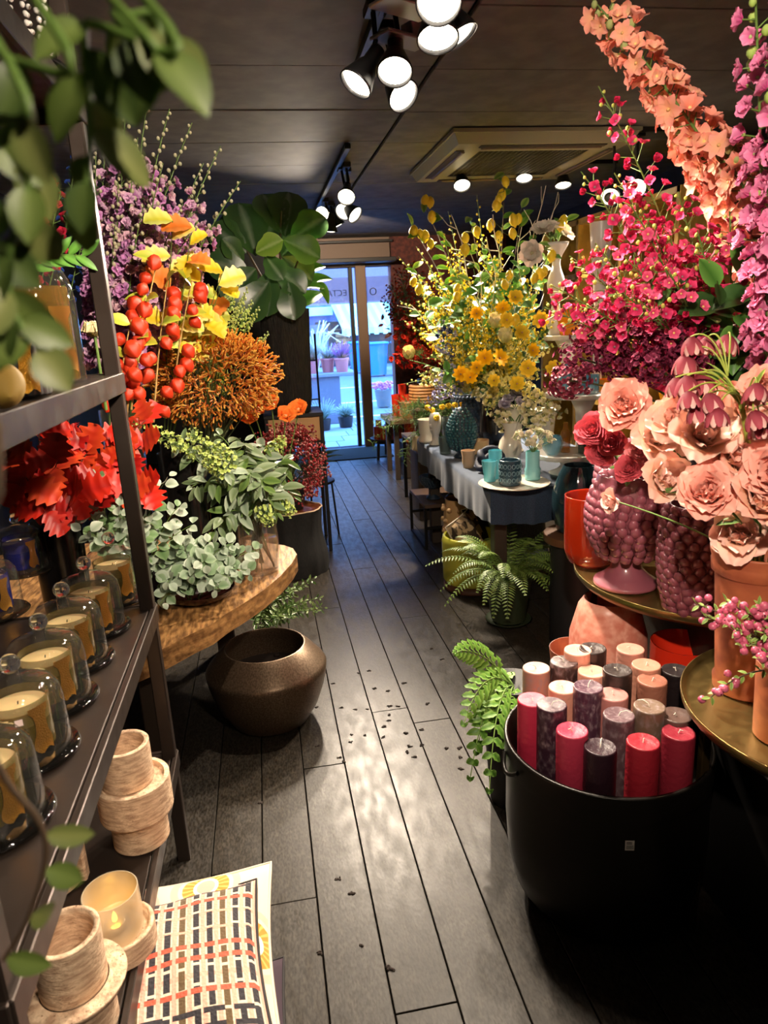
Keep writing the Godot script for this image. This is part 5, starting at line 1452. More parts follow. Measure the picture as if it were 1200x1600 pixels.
func far_end() -> void:
	# tray of orange candles on a stool by the door
	var c := Vector3(1.425, 0.25, -8.3)
	var t := thing("tray_stool", "small dark round stool by the door post carrying orange candles", "stool", Vector3(c.x, 0, c.z))
	var m := MB.new()
	m.lathe([Vector2(0, c.y - 0.05), Vector2(0.2, c.y - 0.05), Vector2(0.215, c.y), Vector2(0.2, c.y), Vector2(0.19, c.y - 0.02), Vector2(0, c.y - 0.02)], 28)
	part(t, "tray", m, mat("dark_wood", "33271d", 0.6))
	for k in 3:
		var a := TAU * k / 3.0 + 0.5
		m = MB.new()
		m.bar(Vector3(0.15 * cos(a), c.y - 0.05, 0.15 * sin(a)), Vector3(0.17 * cos(a), 0, 0.17 * sin(a)), 0.018)
		part(t, "leg", m, M.dark_wood)
	for k in 9:
		var q := c + Vector3([-0.14, -0.07, 0.0, 0.07, 0.14, -0.1, 0.0, 0.1, 0.03][k], -0.019, [0.05, 0.1, 0.12, 0.1, 0.05, -0.04, -0.02, -0.05, -0.12][k])
		candle(q, 0.036, rnd(0.15, 0.24), ["b03a14", "c8461c", "8a4a30", "d0521e"][k % 4], ["rust orange pillar candle on the tray stool by the door", "bright orange pillar candle on the tray stool by the door", "brown pillar candle on the tray stool by the door", "tall orange pillar candle on the tray stool by the door"][k % 4], "candles on the tray stool")
	# dark display table with basket, gift box and red bouquet
	var q := Vector3(1.532, 0.629, -7.2)
	t = thing("dark_table", "dark wooden display table with the wicker basket by the red wall", "table", Vector3(q.x + 0.25, 0, q.z - 0.1))
	m = MB.new()
	m.box(Vector3(1.1, 0.05, 0.6), Vector3(0, q.y - 0.025, 0), 0.005)
	part(t, "top", m, mat("table_brown", "5b4028", 0.5))
	for s in [Vector2(-1, -1), Vector2(1, -1), Vector2(1, 1), Vector2(-1, 1)]:
		m = MB.new()
		m.box(Vector3(0.05, q.y - 0.05, 0.05), Vector3(s.x * 0.48, (q.y - 0.05) / 2, s.y * 0.24), 0.004)
		part(t, "leg", m, M.dark_wood)
	var bp := Vector3(q.x + 0.12, q.y + 0.001, q.z)
	t = thing("wicker_basket", "round coiled wicker basket under the red bouquet", "basket", bp)
	var prof := []
	for i in 81:
		var s := i / 80.0
		prof.append(Vector2(lerpf(0.13, 0.16, sin(PI * s * 0.7)) + 0.009 * absf(sin(s * PI * 10.0)), 0.32 * s))
	prof.append(Vector2(0.14, 0.32))
	m = MB.new()
	m.lathe(prof, 60, 0.02, 30)
	part(t, "coiled_wicker", m, mat("wicker", "b07a44", 0.6))
	m = MB.new()
	m.lathe([Vector2(0.145, 0.3), Vector2(0, 0.3)], 24)
	part(t, "lining", m, M.dark_wood)
	t = thing("gift_box", "brown paper box with a ribbon beside the wicker basket", "box", Vector3(q.x - 0.08, q.y + 0.001, q.z + 0.1))
	m = MB.new()
	m.box(Vector3(0.17, 0.16, 0.14), Vector3(0, 0.08, 0), 0.004)
	part(t, "box", m, mat("kraft", "9a6e3a", 0.7))
	m = MB.new()
	m.box(Vector3(0.03, 0.164, 0.146), Vector3(0.01, 0.08, 0), 0.002)
	part(t, "ribbon", m, mat("ribbon_red", "a8321c", 0.5))
	for k in 5:
		var o := Vector3(q.x - 0.12 + [0.0, 0.09, 0.03, 0.14, -0.05][k], q.y + 0.001, q.z - [0.05, 0.1, 0.16, 0.02, 0.14][k])
		vessel("red_glass", "red glass tumbler stacked by the basket, " + ["nearest the door post", "beside the gift box", "at the back", "touching the basket", "half hidden by the post"][k], "tumbler", o, [Vector2(0, 0), Vector2(0.04, 0), Vector2(0.045, 0.12 + 0.1 * (k % 3)), Vector2(0.04, 0.12 + 0.1 * (k % 3)), Vector2(0, 0.02)], mat("red_glass", "c8301c", 0.1), 20)
	var vp := Vector3(q.x + 0.2, q.y + 0.001, q.z - 0.26)
	vessel("dark_pot", "dark tall pot holding the red berry bouquet behind the basket", "pot", vp, [Vector2(0, 0), Vector2(0.08, 0), Vector2(0.1, 0.35), Vector2(0.09, 0.36), Vector2(0, 0.3)], M.dark_plastic, 24)
	var red := [bloom("redf", 6, 0.05, 0.03, 0.9, 0.2, 0.2, 0.3, "b81a10", "e8402a", 2, 0.4, "", 3, 3)]
	var berry := bloom("hip", 3, 0.012, 0.01, 0.9, 1.6, 0.5, 0.0, "7a1512", "c4422a", 2, 0.2, "", 2, 2)
	for e in [Vector3(1.386, 1.479, -7.3), Vector3(1.406, 1.321, -7.2), Vector3(1.532, 1.439, -7.3), Vector3(1.316, 1.23, -7.2), Vector3(1.671, 1.559, -7.3)]:
		spire("red_gladiolus", "scarlet flower spike in the bouquet by the red wall", "red flower", "scarlet spikes by the red wall", vp + Vector3(0, 0.33, 0), e, Vector3(0, 0.1, 0), red, 10, 0.45, 1.0, 0.7, 0.03)
	for e in [Vector3(1.316, 1.796, -7.3), Vector3(1.386, 1.921, -7.4), Vector3(1.48, 2.073, -7.4), Vector3(1.582, 2.131, -7.4), Vector3(1.655, 2.028, -7.3), Vector3(1.726, 1.897, -7.2), Vector3(1.819, 1.708, -7.2), Vector3(1.525, 1.783, -7.2), Vector3(1.408, 1.667, -7.3), Vector3(1.685, 1.652, -7.2), Vector3(1.845, 1.455, -7.2), Vector3(1.582, 1.282, -7.1), Vector3(1.746, 1.241, -7.1), Vector3(1.445, 1.904, -7.1), Vector3(1.579, 1.803, -7)]:
		spire("rose_hip_branch", "branch of dark red hips in the tall bouquet by the red wall", "berry branch", "hip branches by the red wall", vp + Vector3(0, 0.33, 0), e, Vector3(0, 0.1, 0), [berry], 110, 0.25, 1.8, 1.3, 0.05, 0, [], 0.0, 0.006, 0.8, true)
		leafy("red_leaf_branch", "branch of dark red green leaves in the bouquet by the red wall", "leaf branch", "dark leaves by the red wall", vp + Vector3(0, 0.33, 0), e + rv(0.1) + Vector3(0, -0.1, 0), Vector3(0, 0.1, 0), 12, 0.3, 0.1, 0.025, [["5c2a1a", "7a3a24"], ["3a4a22", "5c5a2a"], ["7a1c14", "9c3020"]])
	# red patterned cushion under the table
	m = MB.new()
	m.box(Vector3(0.24, 0.34, 0.08), Vector3(0, 0.17, 0), 0.03)
	single("red_cushion", m, grained("red_print", "d8261c", "e87a2a", 0.8, 0.03, Vector3(4, 4, 4)), "red and orange printed cushion leaning below the basket table", "cushion", at(q.x - 0.02, 0.36, q.z + 0.12))
	m = MB.new()
	m.box(Vector3(0.5, 0.355, 0.4), Vector3(0, 0.18, 0), 0.005)
	single("dark_crate", m, M.dark_wood, "dark crate on the floor under the basket table", "crate", at(q.x + 0.1, 0.002, q.z - 0.05))
	# narrow iron ladder rack before the door
	var lr := Vector3(0.573, 1.004, -8.4)
	t = thing("ladder_rack", "narrow black iron rack before the street window", "rack", Vector3(lr.x, 0, lr.z))
	for x in [-0.05, 0.07]:
		m = MB.new()
		m.bar(Vector3(x, 0, 0), Vector3(x, 1.5, 0), 0.012)
		part(t, "upright", m, M.black_iron)
	for y in [0.35, 0.75, 1.2]:
		m = MB.new()
		m.bar(Vector3(-0.05, y, 0), Vector3(0.07, y, 0), 0.009)
		part(t, "rung", m, M.black_iron)
	# asparagus fern on a stand
	var fp := Vector3(1.419, 0.91, -6.1)
	t = thing("plant_stand", "black iron plant stand beneath the feathery fern", "stand", Vector3(fp.x, 0, fp.z))
	m = MB.new()
	m.box(Vector3(0.42, 0.03, 0.42), Vector3(0, fp.y - 0.32, 0), 0.004)
	part(t, "top", m, M.dark_wood)
	for s in [Vector2(-1, -1), Vector2(1, -1), Vector2(1, 1), Vector2(-1, 1)]:
		m = MB.new()
		m.box(Vector3(0.03, fp.y - 0.335, 0.03), Vector3(s.x * 0.19, (fp.y - 0.335) / 2, s.y * 0.19), 0.003)
		part(t, "leg", m, M.black_iron)
	t = thing("asparagus_fern", "feathery green asparagus fern spilling from a basket pot", "fern", Vector3(fp.x, fp.y - 0.304, fp.z))
	m = MB.new()
	m.lathe([Vector2(0, 0), Vector2(0.11, 0), Vector2(0.14, 0.22), Vector2(0.13, 0.23), Vector2(0, 0.2)], 30, 0.015, 15)
	part(t, "basket_pot", m, mat("basket_brown", "5a3a20", 0.7))
	for k in 24:
		var d := Vector3(rnd(-1, 0.7), rnd(-0.2, 0.5), rnd(-0.6, 1)).normalized()
		var L := rnd(0.35, 0.62)
		var pts := bez(Vector3(0, 0.22, 0), Vector3(d.x * L, 0.2 + d.y * 0.2 - L * rnd(0.1, 0.75), d.z * L), Vector3(0, 0.16, 0), 10)
		m = MB.new()
		m.tube(pts, 0.003, 0.001, 4, lin("4a6a28"), lin("5c7c34"))
		for i in 42:
			var a := along(pts, rnd(0.15, 1.0))
			var g = (around(a[1], rnd(0, TAU)) + a[1] * 0.4).normalized()
			for j in 3:
				var w = (g + rv(0.5)).normalized()
				m.tube([a[0] + g * 0.02 * j, a[0] + g * 0.02 * j + w * 0.04], 0.0022, 0.001, 3, lin("41641f"), lin("6c913a"))
		part(t, "frond", m, M.foliage)

# ---- table under the blue cloth -----------------------------------------
func scales(r: Callable, y0: float, y1: float, rows: int, n: int, s: float, drop := 0.55, out := 0.9) -> MB:
	# overlapping rounded scales in staggered rows on a turned body of radius r(share of height)
	var m := MB.new()
	for i in rows:
		var f := (i + 0.5) / rows
		var y := lerpf(y0, y1, f)
		var rr: float = r.call(f)
		var k := maxi(6, int(n * rr / r.call(0.5)))
		for j in k:
			var a := TAU * (j + 0.5 * (i % 2)) / k
			var d := Vector3(cos(a), 0, sin(a))
			m.xf = Transform3D(Basis(Vector3(sin(a), 0, -cos(a)), Vector3.UP, d) * Basis(Vector3.RIGHT, drop), Vector3(rr * d.x, y, rr * d.z))
			m.ball(Vector3(0, 0, 0), Vector3(s, s * 1.15, s * out), 8, 6)
	m.xf = Transform3D()
	return m

func blue_table() -> void:
	var T := 0.757
	var t := thing("display_table", "dark wooden table beneath the slate blue cloth", "table", Vector3(1.52, 0, -4.15))
	var m := MB.new()
	m.box(Vector3(0.86, 0.04, 1.66), Vector3(0, 0.73, 0), 0.004)
	part(t, "top", m, M.dark_wood)
	for s in [Vector2(-1, -1), Vector2(1, -1), Vector2(1, 1), Vector2(-1, 1)]:
		m = MB.new()
		m.box(Vector3(0.07, 0.71, 0.07), Vector3(s.x * 0.36, 0.355, s.y * 0.72), 0.004)
		part(t, "leg", m, M.dark_wood)
	# cloth: flat top and a rippled skirt
	var o := PackedVector2Array()
	for k in 200:
		var f := k / 200.0 * 4.0
		var s := int(f)
		var g := f - s
		var cs := [Vector2(1.075, -3.295), Vector2(1.965, -3.295), Vector2(1.965, -5.0), Vector2(1.075, -5.0)]
		o.append(cs[s].lerp(cs[(s + 1) % 4], g))
	m = MB.new()
	var p := PackedVector3Array()
	var mid := Vector2(1.52, -4.15)
	for r in 9:
		for k in 201:
			var q := o[k % 200]
			var d := (q - mid).normalized()
			if r < 3:
				var f := [0.0, 0.6, 1.0]
				q = mid.lerp(q, f[r])
				p.append(Vector3(q.x, 0.756 + 0.0015 * sin(q.x * 31.0) * cos(q.y * 23.0), q.y))
			else:
				var h := (r - 2) / 6.0
				var w := 0.006 * h + 0.013 * h * sin(k * 0.62) + 0.008 * h * sin(k * 1.57 + 1.0)
				q += d * (w + 0.008)
				p.append(Vector3(q.x, 0.754 - 0.17 * h - 0.02 * h * sin(k * 0.11), q.y))
	m.grid(p, 9, 201)
	single("tablecloth", m, grained("blue_cloth", "18273a", "283c54", 0.85, 0.08, Vector3(6, 6, 6), {"rim_enabled": true, "rim": 0.3}), "slate blue cloth with a rippled edge over the display table", "tablecloth")
	var cream: Material = mat("cream_glaze", "d9d0bd", 0.18)
	vessel("round_plate", "flat cream plate on the cloth corner under the turquoise cups", "plate", Vector3(1.217, 0.758, -3.352), [Vector2(0, 0), Vector2(0.13, 0.0), Vector2(0.18, 0.012), Vector2(0.182, 0.016), Vector2(0.178, 0.017), Vector2(0.13, 0.008), Vector2(0, 0.008)], cream, 48)
	var turq: Material = mat("turquoise_glass", "5fb6c4", 0.1, 0.0, {"clearcoat_enabled": true, "clearcoat": 0.6})
	t = thing("cut_tumbler", "dark blue tumbler with carved rings on the cream plate", "tumbler", Vector3(1.191, 0.767, -3.337))
	m = MB.new()
	m.lathe([Vector2(0, 0), Vector2(0.05, 0), Vector2(0.055, 0.006), Vector2(0.055, 0.125), Vector2(0.05, 0.13), Vector2(0.047, 0.125), Vector2(0.046, 0.02), Vector2(0, 0.015)], 40)
	part(t, "body", m, mat("ink_blue", "25414f", 0.25))
	m = MB.new()
	for row in [0.03, 0.065, 0.1]:
		for k in 16:
			var a := TAU * k / 16.0
			var ring := []
			for j in 9:
				var b := TAU * j / 8.0
				var aa := a + 0.15 * cos(b)
				ring.append(Vector3(0.056 * cos(aa), row + 0.011 * sin(b), 0.056 * sin(aa)))
			m.tube(ring, 0.002, 0.002, 4)
	part(t, "carved_ring_pattern", m, mat("ring_blue", "6f93a0", 0.3))
	vessel("turquoise_cup", "small flared turquoise cup at the plate's near rim", "cup", Vector3(1.118, 0.767, -3.445), [Vector2(0, 0), Vector2(0.028, 0), Vector2(0.031, 0.004), Vector2(0.03, 0.03), Vector2(0.035, 0.07), Vector2(0.041, 0.11), Vector2(0.038, 0.111), Vector2(0.03, 0.06), Vector2(0, 0.01)], turq, 36, 0.03, 12)
	vessel("turquoise_tumbler", "taller turquoise tumbler behind the small flared cup", "tumbler", Vector3(1.17, 0.767, -3.505), [Vector2(0, 0), Vector2(0.032, 0), Vector2(0.034, 0.004), Vector2(0.035, 0.15), Vector2(0.032, 0.151), Vector2(0.03, 0.02), Vector2(0, 0.01)], turq, 36, 0.02, 14)
	vessel("ribbed_vase", "pale turquoise ribbed vase of white flowers on the plate", "vase", Vector3(1.337, 0.767, -3.403), [Vector2(0, 0), Vector2(0.038, 0), Vector2(0.041, 0.01), Vector2(0.038, 0.022), Vector2(0.042, 0.032), Vector2(0.039, 0.044), Vector2(0.042, 0.055), Vector2(0.036, 0.066), Vector2(0.035, 0.15), Vector2(0.032, 0.15), Vector2(0.03, 0.03), Vector2(0, 0.02)], mat("pale_turquoise", "86c4c8", 0.15), 40, 0.025, 16)
	vessel("baluster_vase", "cream baluster vase with a flared neck behind the plate", "vase", Vector3(1.399, 0.758, -3.918), [Vector2(0, 0), Vector2(0.045, 0), Vector2(0.05, 0.008), Vector2(0.066, 0.05), Vector2(0.07, 0.085), Vector2(0.06, 0.13), Vector2(0.036, 0.165), Vector2(0.032, 0.19), Vector2(0.05, 0.235), Vector2(0.046, 0.236), Vector2(0.028, 0.19), Vector2(0, 0.18)], cream, 14)
	vessel("urn_vase", "wide cream urn with a trumpet rim among the yellow flowers", "urn", Vector3(1.75, 0.758, -4.26), [Vector2(0, 0), Vector2(0.06, 0), Vector2(0.062, 0.01), Vector2(0.03, 0.035), Vector2(0.03, 0.05), Vector2(0.06, 0.1), Vector2(0.07, 0.2), Vector2(0.095, 0.25), Vector2(0.09, 0.252), Vector2(0.06, 0.2), Vector2(0, 0.15)], cream, 36)
	vessel("flute_vase", "cream flute vase holding lilac grey petals", "vase", Vector3(1.549, 0.758, -4.232), [Vector2(0, 0), Vector2(0.05, 0), Vector2(0.052, 0.008), Vector2(0.03, 0.03), Vector2(0.04, 0.18), Vector2(0.07, 0.29), Vector2(0.066, 0.29), Vector2(0.03, 0.18), Vector2(0, 0.1)], cream, 36)
	vessel("clay_cup", "beige clay cup at the cloth's edge beside the navy knot", "cup", Vector3(1.131, 0.758, -3.875), [Vector2(0, 0), Vector2(0.03, 0), Vector2(0.036, 0.03), Vector2(0.035, 0.06), Vector2(0.042, 0.1), Vector2(0.038, 0.1), Vector2(0.03, 0.03), Vector2(0, 0.02)], mat("clay_beige", "b89c7c", 0.6), 18, 0.04, 5)
	vessel("clay_bowl", "beige bowl with an ochre inside behind the clay cup", "bowl", Vector3(1.316, 0.758, -4.269), [Vector2(0, 0), Vector2(0.05, 0), Vector2(0.062, 0.03), Vector2(0.066, 0.085), Vector2(0.06, 0.086), Vector2(0.055, 0.03), Vector2(0, 0.015)], mat("clay_pale", "c4a678", 0.5), 28)
	t = thing("rope_knot", "navy knotted rope sculpture on the blue cloth", "sculpture", Vector3(1.199, 0.758, -3.694) + Vector3(0, 0.07, 0))
	m = MB.new()
	var knot := []
	for k in 121:
		var a := TAU * k / 120.0
		var rr := 0.05 + 0.02 * cos(a * 3.0)
		knot.append(Vector3(rr * cos(a * 2.0), 0.045 * sin(a * 3.0), rr * sin(a * 2.0)))
	m.tube(knot, 0.019, 0.019, 10)
	part(t, "rope", m, mat("navy_rope", "1b2236", 0.7))
	m = MB.new()
	m.xf = Transform3D(Basis(Vector3.RIGHT, 1.2), Vector3(0.01, 0.0, 0.01))
	m.tube(knot, 0.014, 0.014, 8)
	part(t, "inner_rope", m, M.navy_rope)
	vessel("yellow_pear", "yellow ceramic pear bottle before the ginger jar", "ornament", Vector3(1.563, 0.758, -4.622), [Vector2(0, 0), Vector2(0.02, 0), Vector2(0.032, 0.02), Vector2(0.03, 0.04), Vector2(0.014, 0.065), Vector2(0.013, 0.082), Vector2(0, 0.084)], mat("yellow_glaze", "d09a18", 0.25), 24)
	t = thing("ginger_jar", "cream ginger jar with blue grey blotches", "jar", Vector3(1.606, 0.758, -4.778))
	m = MB.new()
	m.lathe([Vector2(0, 0), Vector2(0.06, 0), Vector2(0.085, 0.04), Vector2(0.1, 0.1), Vector2(0.09, 0.16), Vector2(0.06, 0.19), Vector2(0.06, 0.21), Vector2(0.07, 0.22), Vector2(0.06, 0.222), Vector2(0, 0.2)], 36)
	part(t, "body", m, mat("blotched", "ffffff", 0.2, 0.0, {"albedo_texture": noise_tex(0.02, 2, Color("54687c"), Color("d8d0c0"), 256, 77, 0.34, 0.42), "uv1_triplanar": true, "uv1_scale": Vector3(5, 5, 5)}))
	m = MB.new()
	m.lathe([Vector2(0.055, 0.223), Vector2(0.05, 0.25), Vector2(0.02, 0.27), Vector2(0.012, 0.285), Vector2(0, 0.29)], 24)
	part(t, "lid", m, cream)
	# pine cone ceramics
	var navyg: Material = mat("navy_glaze", "12283c", 0.1, 0.0, {"clearcoat_enabled": true, "clearcoat": 1.0})
	var tealg: Material = mat("teal_glaze", "14525c", 0.1, 0.0, {"clearcoat_enabled": true, "clearcoat": 1.0})
	t = thing("pine_cone_jar", "teal blue ceramic pine cone with a pointed top on the cloth", "pine cone", Vector3(1.183, 0.758, -4.191))
	m = MB.new()
	m.lathe([Vector2(0, 0), Vector2(0.05, 0), Vector2(0.052, 0.008), Vector2(0.03, 0.03), Vector2(0.07, 0.06), Vector2(0.088, 0.12), Vector2(0.082, 0.19), Vector2(0.06, 0.26), Vector2(0.03, 0.305), Vector2(0, 0.315)], 32)
	part(t, "body", m, navyg)
	part(t, "scale_pattern", scales(func(f): return 0.012 + 0.078 * pow(sin(PI * (0.18 + 0.8 * f)), 0.8), 0.05, 0.305, 15, 22, 0.0105), tealg)
	m = MB.new()
	m.tube([Vector3(0, 0.31, 0), Vector3(0, 0.34, 0)], 0.004, 0.008, 6)
	part(t, "tip", m, M.yellow_glaze)
	t = thing("pine_cone_vase", "large navy pine cone vase holding yellow flowers at the table's back", "vase", Vector3(1.4, 0.758, -4.75))
	m = MB.new()
	m.lathe([Vector2(0, 0), Vector2(0.07, 0), Vector2(0.095, 0.06), Vector2(0.115, 0.2), Vector2(0.12, 0.33), Vector2(0.112, 0.335), Vector2(0.105, 0.2), Vector2(0, 0.05)], 32)
	part(t, "body", m, navyg)
	part(t, "scale_pattern", scales(func(f): return 0.088 + 0.032 * f, 0.02, 0.32, 13, 26, 0.013), navyg)
	vessel("footed_bowl", "cream footed bowl at the far end of the cloth", "bowl", Vector3(1.117, 0.758, -4.846), [Vector2(0, 0), Vector2(0.06, 0), Vector2(0.07, 0.02), Vector2(0.05, 0.05), Vector2(0.06, 0.07), Vector2(0.062, 0.15), Vector2(0.07, 0.16), Vector2(0.06, 0.162), Vector2(0.055, 0.08), Vector2(0, 0.06)], cream, 28, 0.02, 6)
	t = thing("face_vase", "small grey white bust shaped vase beside the footed bowl", "vase", Vector3(1.139, 0.758, -4.691))
	m = MB.new()
	m.lathe([Vector2(0, 0), Vector2(0.045, 0), Vector2(0.046, 0.008), Vector2(0.025, 0.03), Vector2(0.024, 0.07), Vector2(0.036, 0.1), Vector2(0.042, 0.14), Vector2(0.04, 0.19), Vector2(0.03, 0.22), Vector2(0.026, 0.22), Vector2(0, 0.2)], 28)
	m.ball(Vector3(-0.036, 0.135, 0.02), Vector3(0.012, 0.016, 0.01), 8, 6)
	m.ball(Vector3(-0.034, 0.11, 0.022), Vector3(0.01, 0.005, 0.01), 8, 6)
	part(t, "bust", m, mat("bust_white", "c2bdb4", 0.3))
	var smoke: Material = mat("smoke_glass", "5a6a66", 0.1, 0.0, {"transparency": BaseMaterial3D.TRANSPARENCY_ALPHA, "albedo_color": Color(0.32, 0.38, 0.37, 0.7)})
	vessel("smoke_tumbler", "tall smoky grey glass tumbler beside the teal pine cone", "tumbler", Vector3(1.234, 0.758, -4.672), [Vector2(0, 0), Vector2(0.04, 0), Vector2(0.042, 0.004), Vector2(0.05, 0.19), Vector2(0.046, 0.19), Vector2(0.038, 0.015), Vector2(0, 0.012)], smoke, 28)
	vessel("smoke_cup", "short smoky grey glass cup at the cloth's edge", "cup", Vector3(1.115, 0.758, -4.339), [Vector2(0, 0), Vector2(0.034, 0), Vector2(0.036, 0.004), Vector2(0.042, 0.11), Vector2(0.038, 0.11), Vector2(0.032, 0.015), Vector2(0, 0.012)], smoke, 28)
	# tiers of white scalloped cake stands
	var white: Material = mat("white_ceramic", "d6d2c8", 0.25)
	var stands := [[Vector3(1.568, 0.877, -3.5), 0.17, 0.758, "lowest white cake stand, with a pink flower in a jar on it"], [Vector3(1.759, 1.165, -3.72), 0.21, 0.758, "middle white scalloped cake stand carrying blue glasses"], [Vector3(1.721, 1.474, -3.86), 0.14, 0.0, "topmost white cake stand carrying the orange ribbed vase"]]
	stands[2][2] = stands[1][0].y + 0.001
	for s in stands:
		var c: Vector3 = s[0]
		var h: float = c.y - s[2]
		t = thing("cake_stand", s[3], "cake stand", Vector3(c.x, s[2], c.z))
		m = MB.new()
		m.lathe([Vector2(0, h - 0.018), Vector2(s[1] * 0.9, h - 0.018), Vector2(s[1] * 0.98, h - 0.026), Vector2(s[1], h - 0.004), Vector2(s[1] * 0.97, h), Vector2(0, h - 0.002)], 96, 0.018, 24)
		part(t, "plate", m, white)
		m = MB.new()
		m.lathe([Vector2(0, 0), Vector2(0.09, 0), Vector2(0.095, 0.01), Vector2(0.05, 0.03), Vector2(0.034, h * 0.4), Vector2(0.045, h * 0.75), Vector2(0.08, h - 0.015)], 28)
		part(t, "pedestal", m, white)
	var ice: Material = mat("ice_glass", "7fb4c4", 0.06, 0.0, {"transparency": BaseMaterial3D.TRANSPARENCY_ALPHA, "albedo_color": Color(0.45, 0.68, 0.76, 0.5)})
	var s0: Vector3 = stands[0][0]
	var s1: Vector3 = stands[1][0]
	var s2: Vector3 = stands[2][0]
	vessel("frosted_bowl", "round pale blue glass bowl on the lowest cake stand", "bowl", Vector3(s0.x - 0.1, s0.y, s0.z + 0.04), [Vector2(0, 0), Vector2(0.03, 0), Vector2(0.05, 0.03), Vector2(0.055, 0.07), Vector2(0.045, 0.1), Vector2(0.042, 0.1), Vector2(0.05, 0.06), Vector2(0, 0.01)], ice, 28)
	vessel("amber_bottle", "narrow amber glass bottle on the lowest cake stand", "bottle", Vector3(s0.x - 0.01, s0.y, s0.z), [Vector2(0, 0), Vector2(0.025, 0), Vector2(0.027, 0.1), Vector2(0.012, 0.13), Vector2(0.012, 0.16), Vector2(0, 0.16)], mat("amber", "a8741a", 0.1, 0.0, {"transparency": BaseMaterial3D.TRANSPARENCY_ALPHA, "albedo_color": Color(0.6, 0.38, 0.05, 0.65)}), 20)
	t = thing("flower_jar", "little glass jar with one coral pink flower on the lowest cake stand", "jar", Vector3(s0.x + 0.07, s0.y, s0.z + 0.06))
	m = MB.new()
	m.lathe([Vector2(0, 0), Vector2(0.032, 0), Vector2(0.034, 0.07), Vector2(0.03, 0.08), Vector2(0, 0.02)], 22)
	part(t, "jar", m, smoke)
	m = MB.new()
	m.tube([Vector3(0, 0.02, 0), Vector3(-0.01, 0.12, 0.01)], 0.003, 0.002, 5)
	part(t, "stem", m, M.stem_green)
	part(t, "flower", bloom("coral", 9, 0.042, 0.016, 0.7, 0.1, 0.2, 0.1, "d05a5a", "f09a90", 3, 0.35), M.petal, aim(Vector3(-0.01, 0.125, 0.015), Vector3(-0.3, 0.5, 0.8)))
	for k in 4:
		var q := s1 + Vector3([-0.14, -0.07, 0.0, 0.09][k], 0, [0.06, 0.11, 0.1, 0.08][k])
		var hh: float = [0.16, 0.08, 0.1, 0.07][k]
		vessel("blue_glass", ["tall pale blue glass at the rim of the middle cake stand", "short pale blue glass with a dark dot on the middle cake stand", "pale blue glass behind the dotted one on the middle cake stand", "small orange glass bud vase on the middle cake stand"][k], "glass", q, [Vector2(0, 0), Vector2(0.036, 0), Vector2(0.038, 0.004), Vector2(0.04, hh), Vector2(0.037, hh), Vector2(0.034, 0.012), Vector2(0, 0.01)], ice if k < 3 else mat("orange_glass", "e0861a", 0.1), 24)
	var ribs := []
	for i in 31:
		var f := i / 30.0
		ribs.append(Vector2((0.052 + 0.018 * sin(PI * f)) * (1.0 + 0.05 * sin(f * 25.0)) if f < 0.97 else 0.03, 0.15 * f))
	vessel("orange_ribbed_vase", "orange vase of stacked rings on the topmost cake stand", "vase", s2 + Vector3(0.0, 0, 0.03), [Vector2(0, 0)] + ribs, M.orange_glass, 32)
	vessel("trumpet_vase", "tall white trumpet vase rising behind the pink sprays", "vase", Vector3(Vector3(1.851, 2.049, -3.75).x, s1.y, -3.75), [Vector2(0, 0), Vector2(0.05, 0), Vector2(0.052, 0.01), Vector2(0.025, 0.03), Vector2(0.026, 0.45), Vector2(0.038, 0.6), Vector2(0.062, Vector3(1.851, 2.049, -3.75).y - s1.y), Vector2(0.058, Vector3(1.851, 2.049, -3.75).y - s1.y), Vector2(0.03, 0.6), Vector2(0, 0.5)], mat("milk_glass", "d9d2cc", 0.3), 32)
	var wv := []
	var wh := Vector3(1.677, 1.972, -3.9).y - s2.y
	for i in 29:
		var f := i / 28.0
		wv.append(Vector2(0.036 + 0.014 * sin(f * 14.0) + (0.018 * (f - 0.85) / 0.15 if f > 0.85 else 0.0), wh * f))
	vessel("wavy_vase", "white vase with a wavy outline under the magnolia", "vase", Vector3(Vector3(1.677, 1.972, -3.9).x, s2.y, -3.93), [Vector2(0, 0)] + wv + [Vector2(0.04, wh - 0.01), Vector2(0, wh - 0.1)], M.milk_glass, 32)
	# yellow cabinet against the far wall
	var cp := Vector3(2.75, 0, -4.9)
	t = thing("yellow_cabinet", "tall yellow wooden shelf cabinet behind the cake stands", "cabinet", cp)
	var yw: Material = grained("yellow_wood", "846628", "a8843a", 0.5, 0.02, Vector3(2, 1, 2))
	m = MB.new()
	m.box(Vector3(0.03, 2.25, 2.0), Vector3(0.36, 1.125, 0), 0.0)
	part(t, "back_panel", m, yw)
	for k in 4:
		m = MB.new()
		m.box(Vector3(0.72, 2.25, 0.04), Vector3(0, 1.125, -0.98 + k * 0.653), 0.003)
		part(t, "upright", m, yw)
	for y in [0.05, 0.5, 0.95, 1.4, 1.85, 2.23]:
		m = MB.new()
		m.box(Vector3(0.72, 0.04, 2.0), Vector3(0, y, 0), 0.003)
		part(t, "shelf_board", m, yw)
	for k in 9:
		vessel("bottle_vase", ["cream bottle vase on a yellow cabinet shelf, ", "blue bottle vase on a yellow cabinet shelf, ", "amber bottle vase on a yellow cabinet shelf, "][k % 3] + ["chest height", "eye height", "top height"][k / 3], "vase", cp + Vector3(-0.1, [0.972, 1.422, 1.872][k / 3], -0.6 + 0.6 * (k % 3)), [Vector2(0, 0), Vector2(0.06, 0), Vector2(0.08, 0.08), Vector2(0.03, 0.18), Vector2(0.035, 0.26), Vector2(0, 0.25)], [cream, ice, M.amber][k % 3], 24)

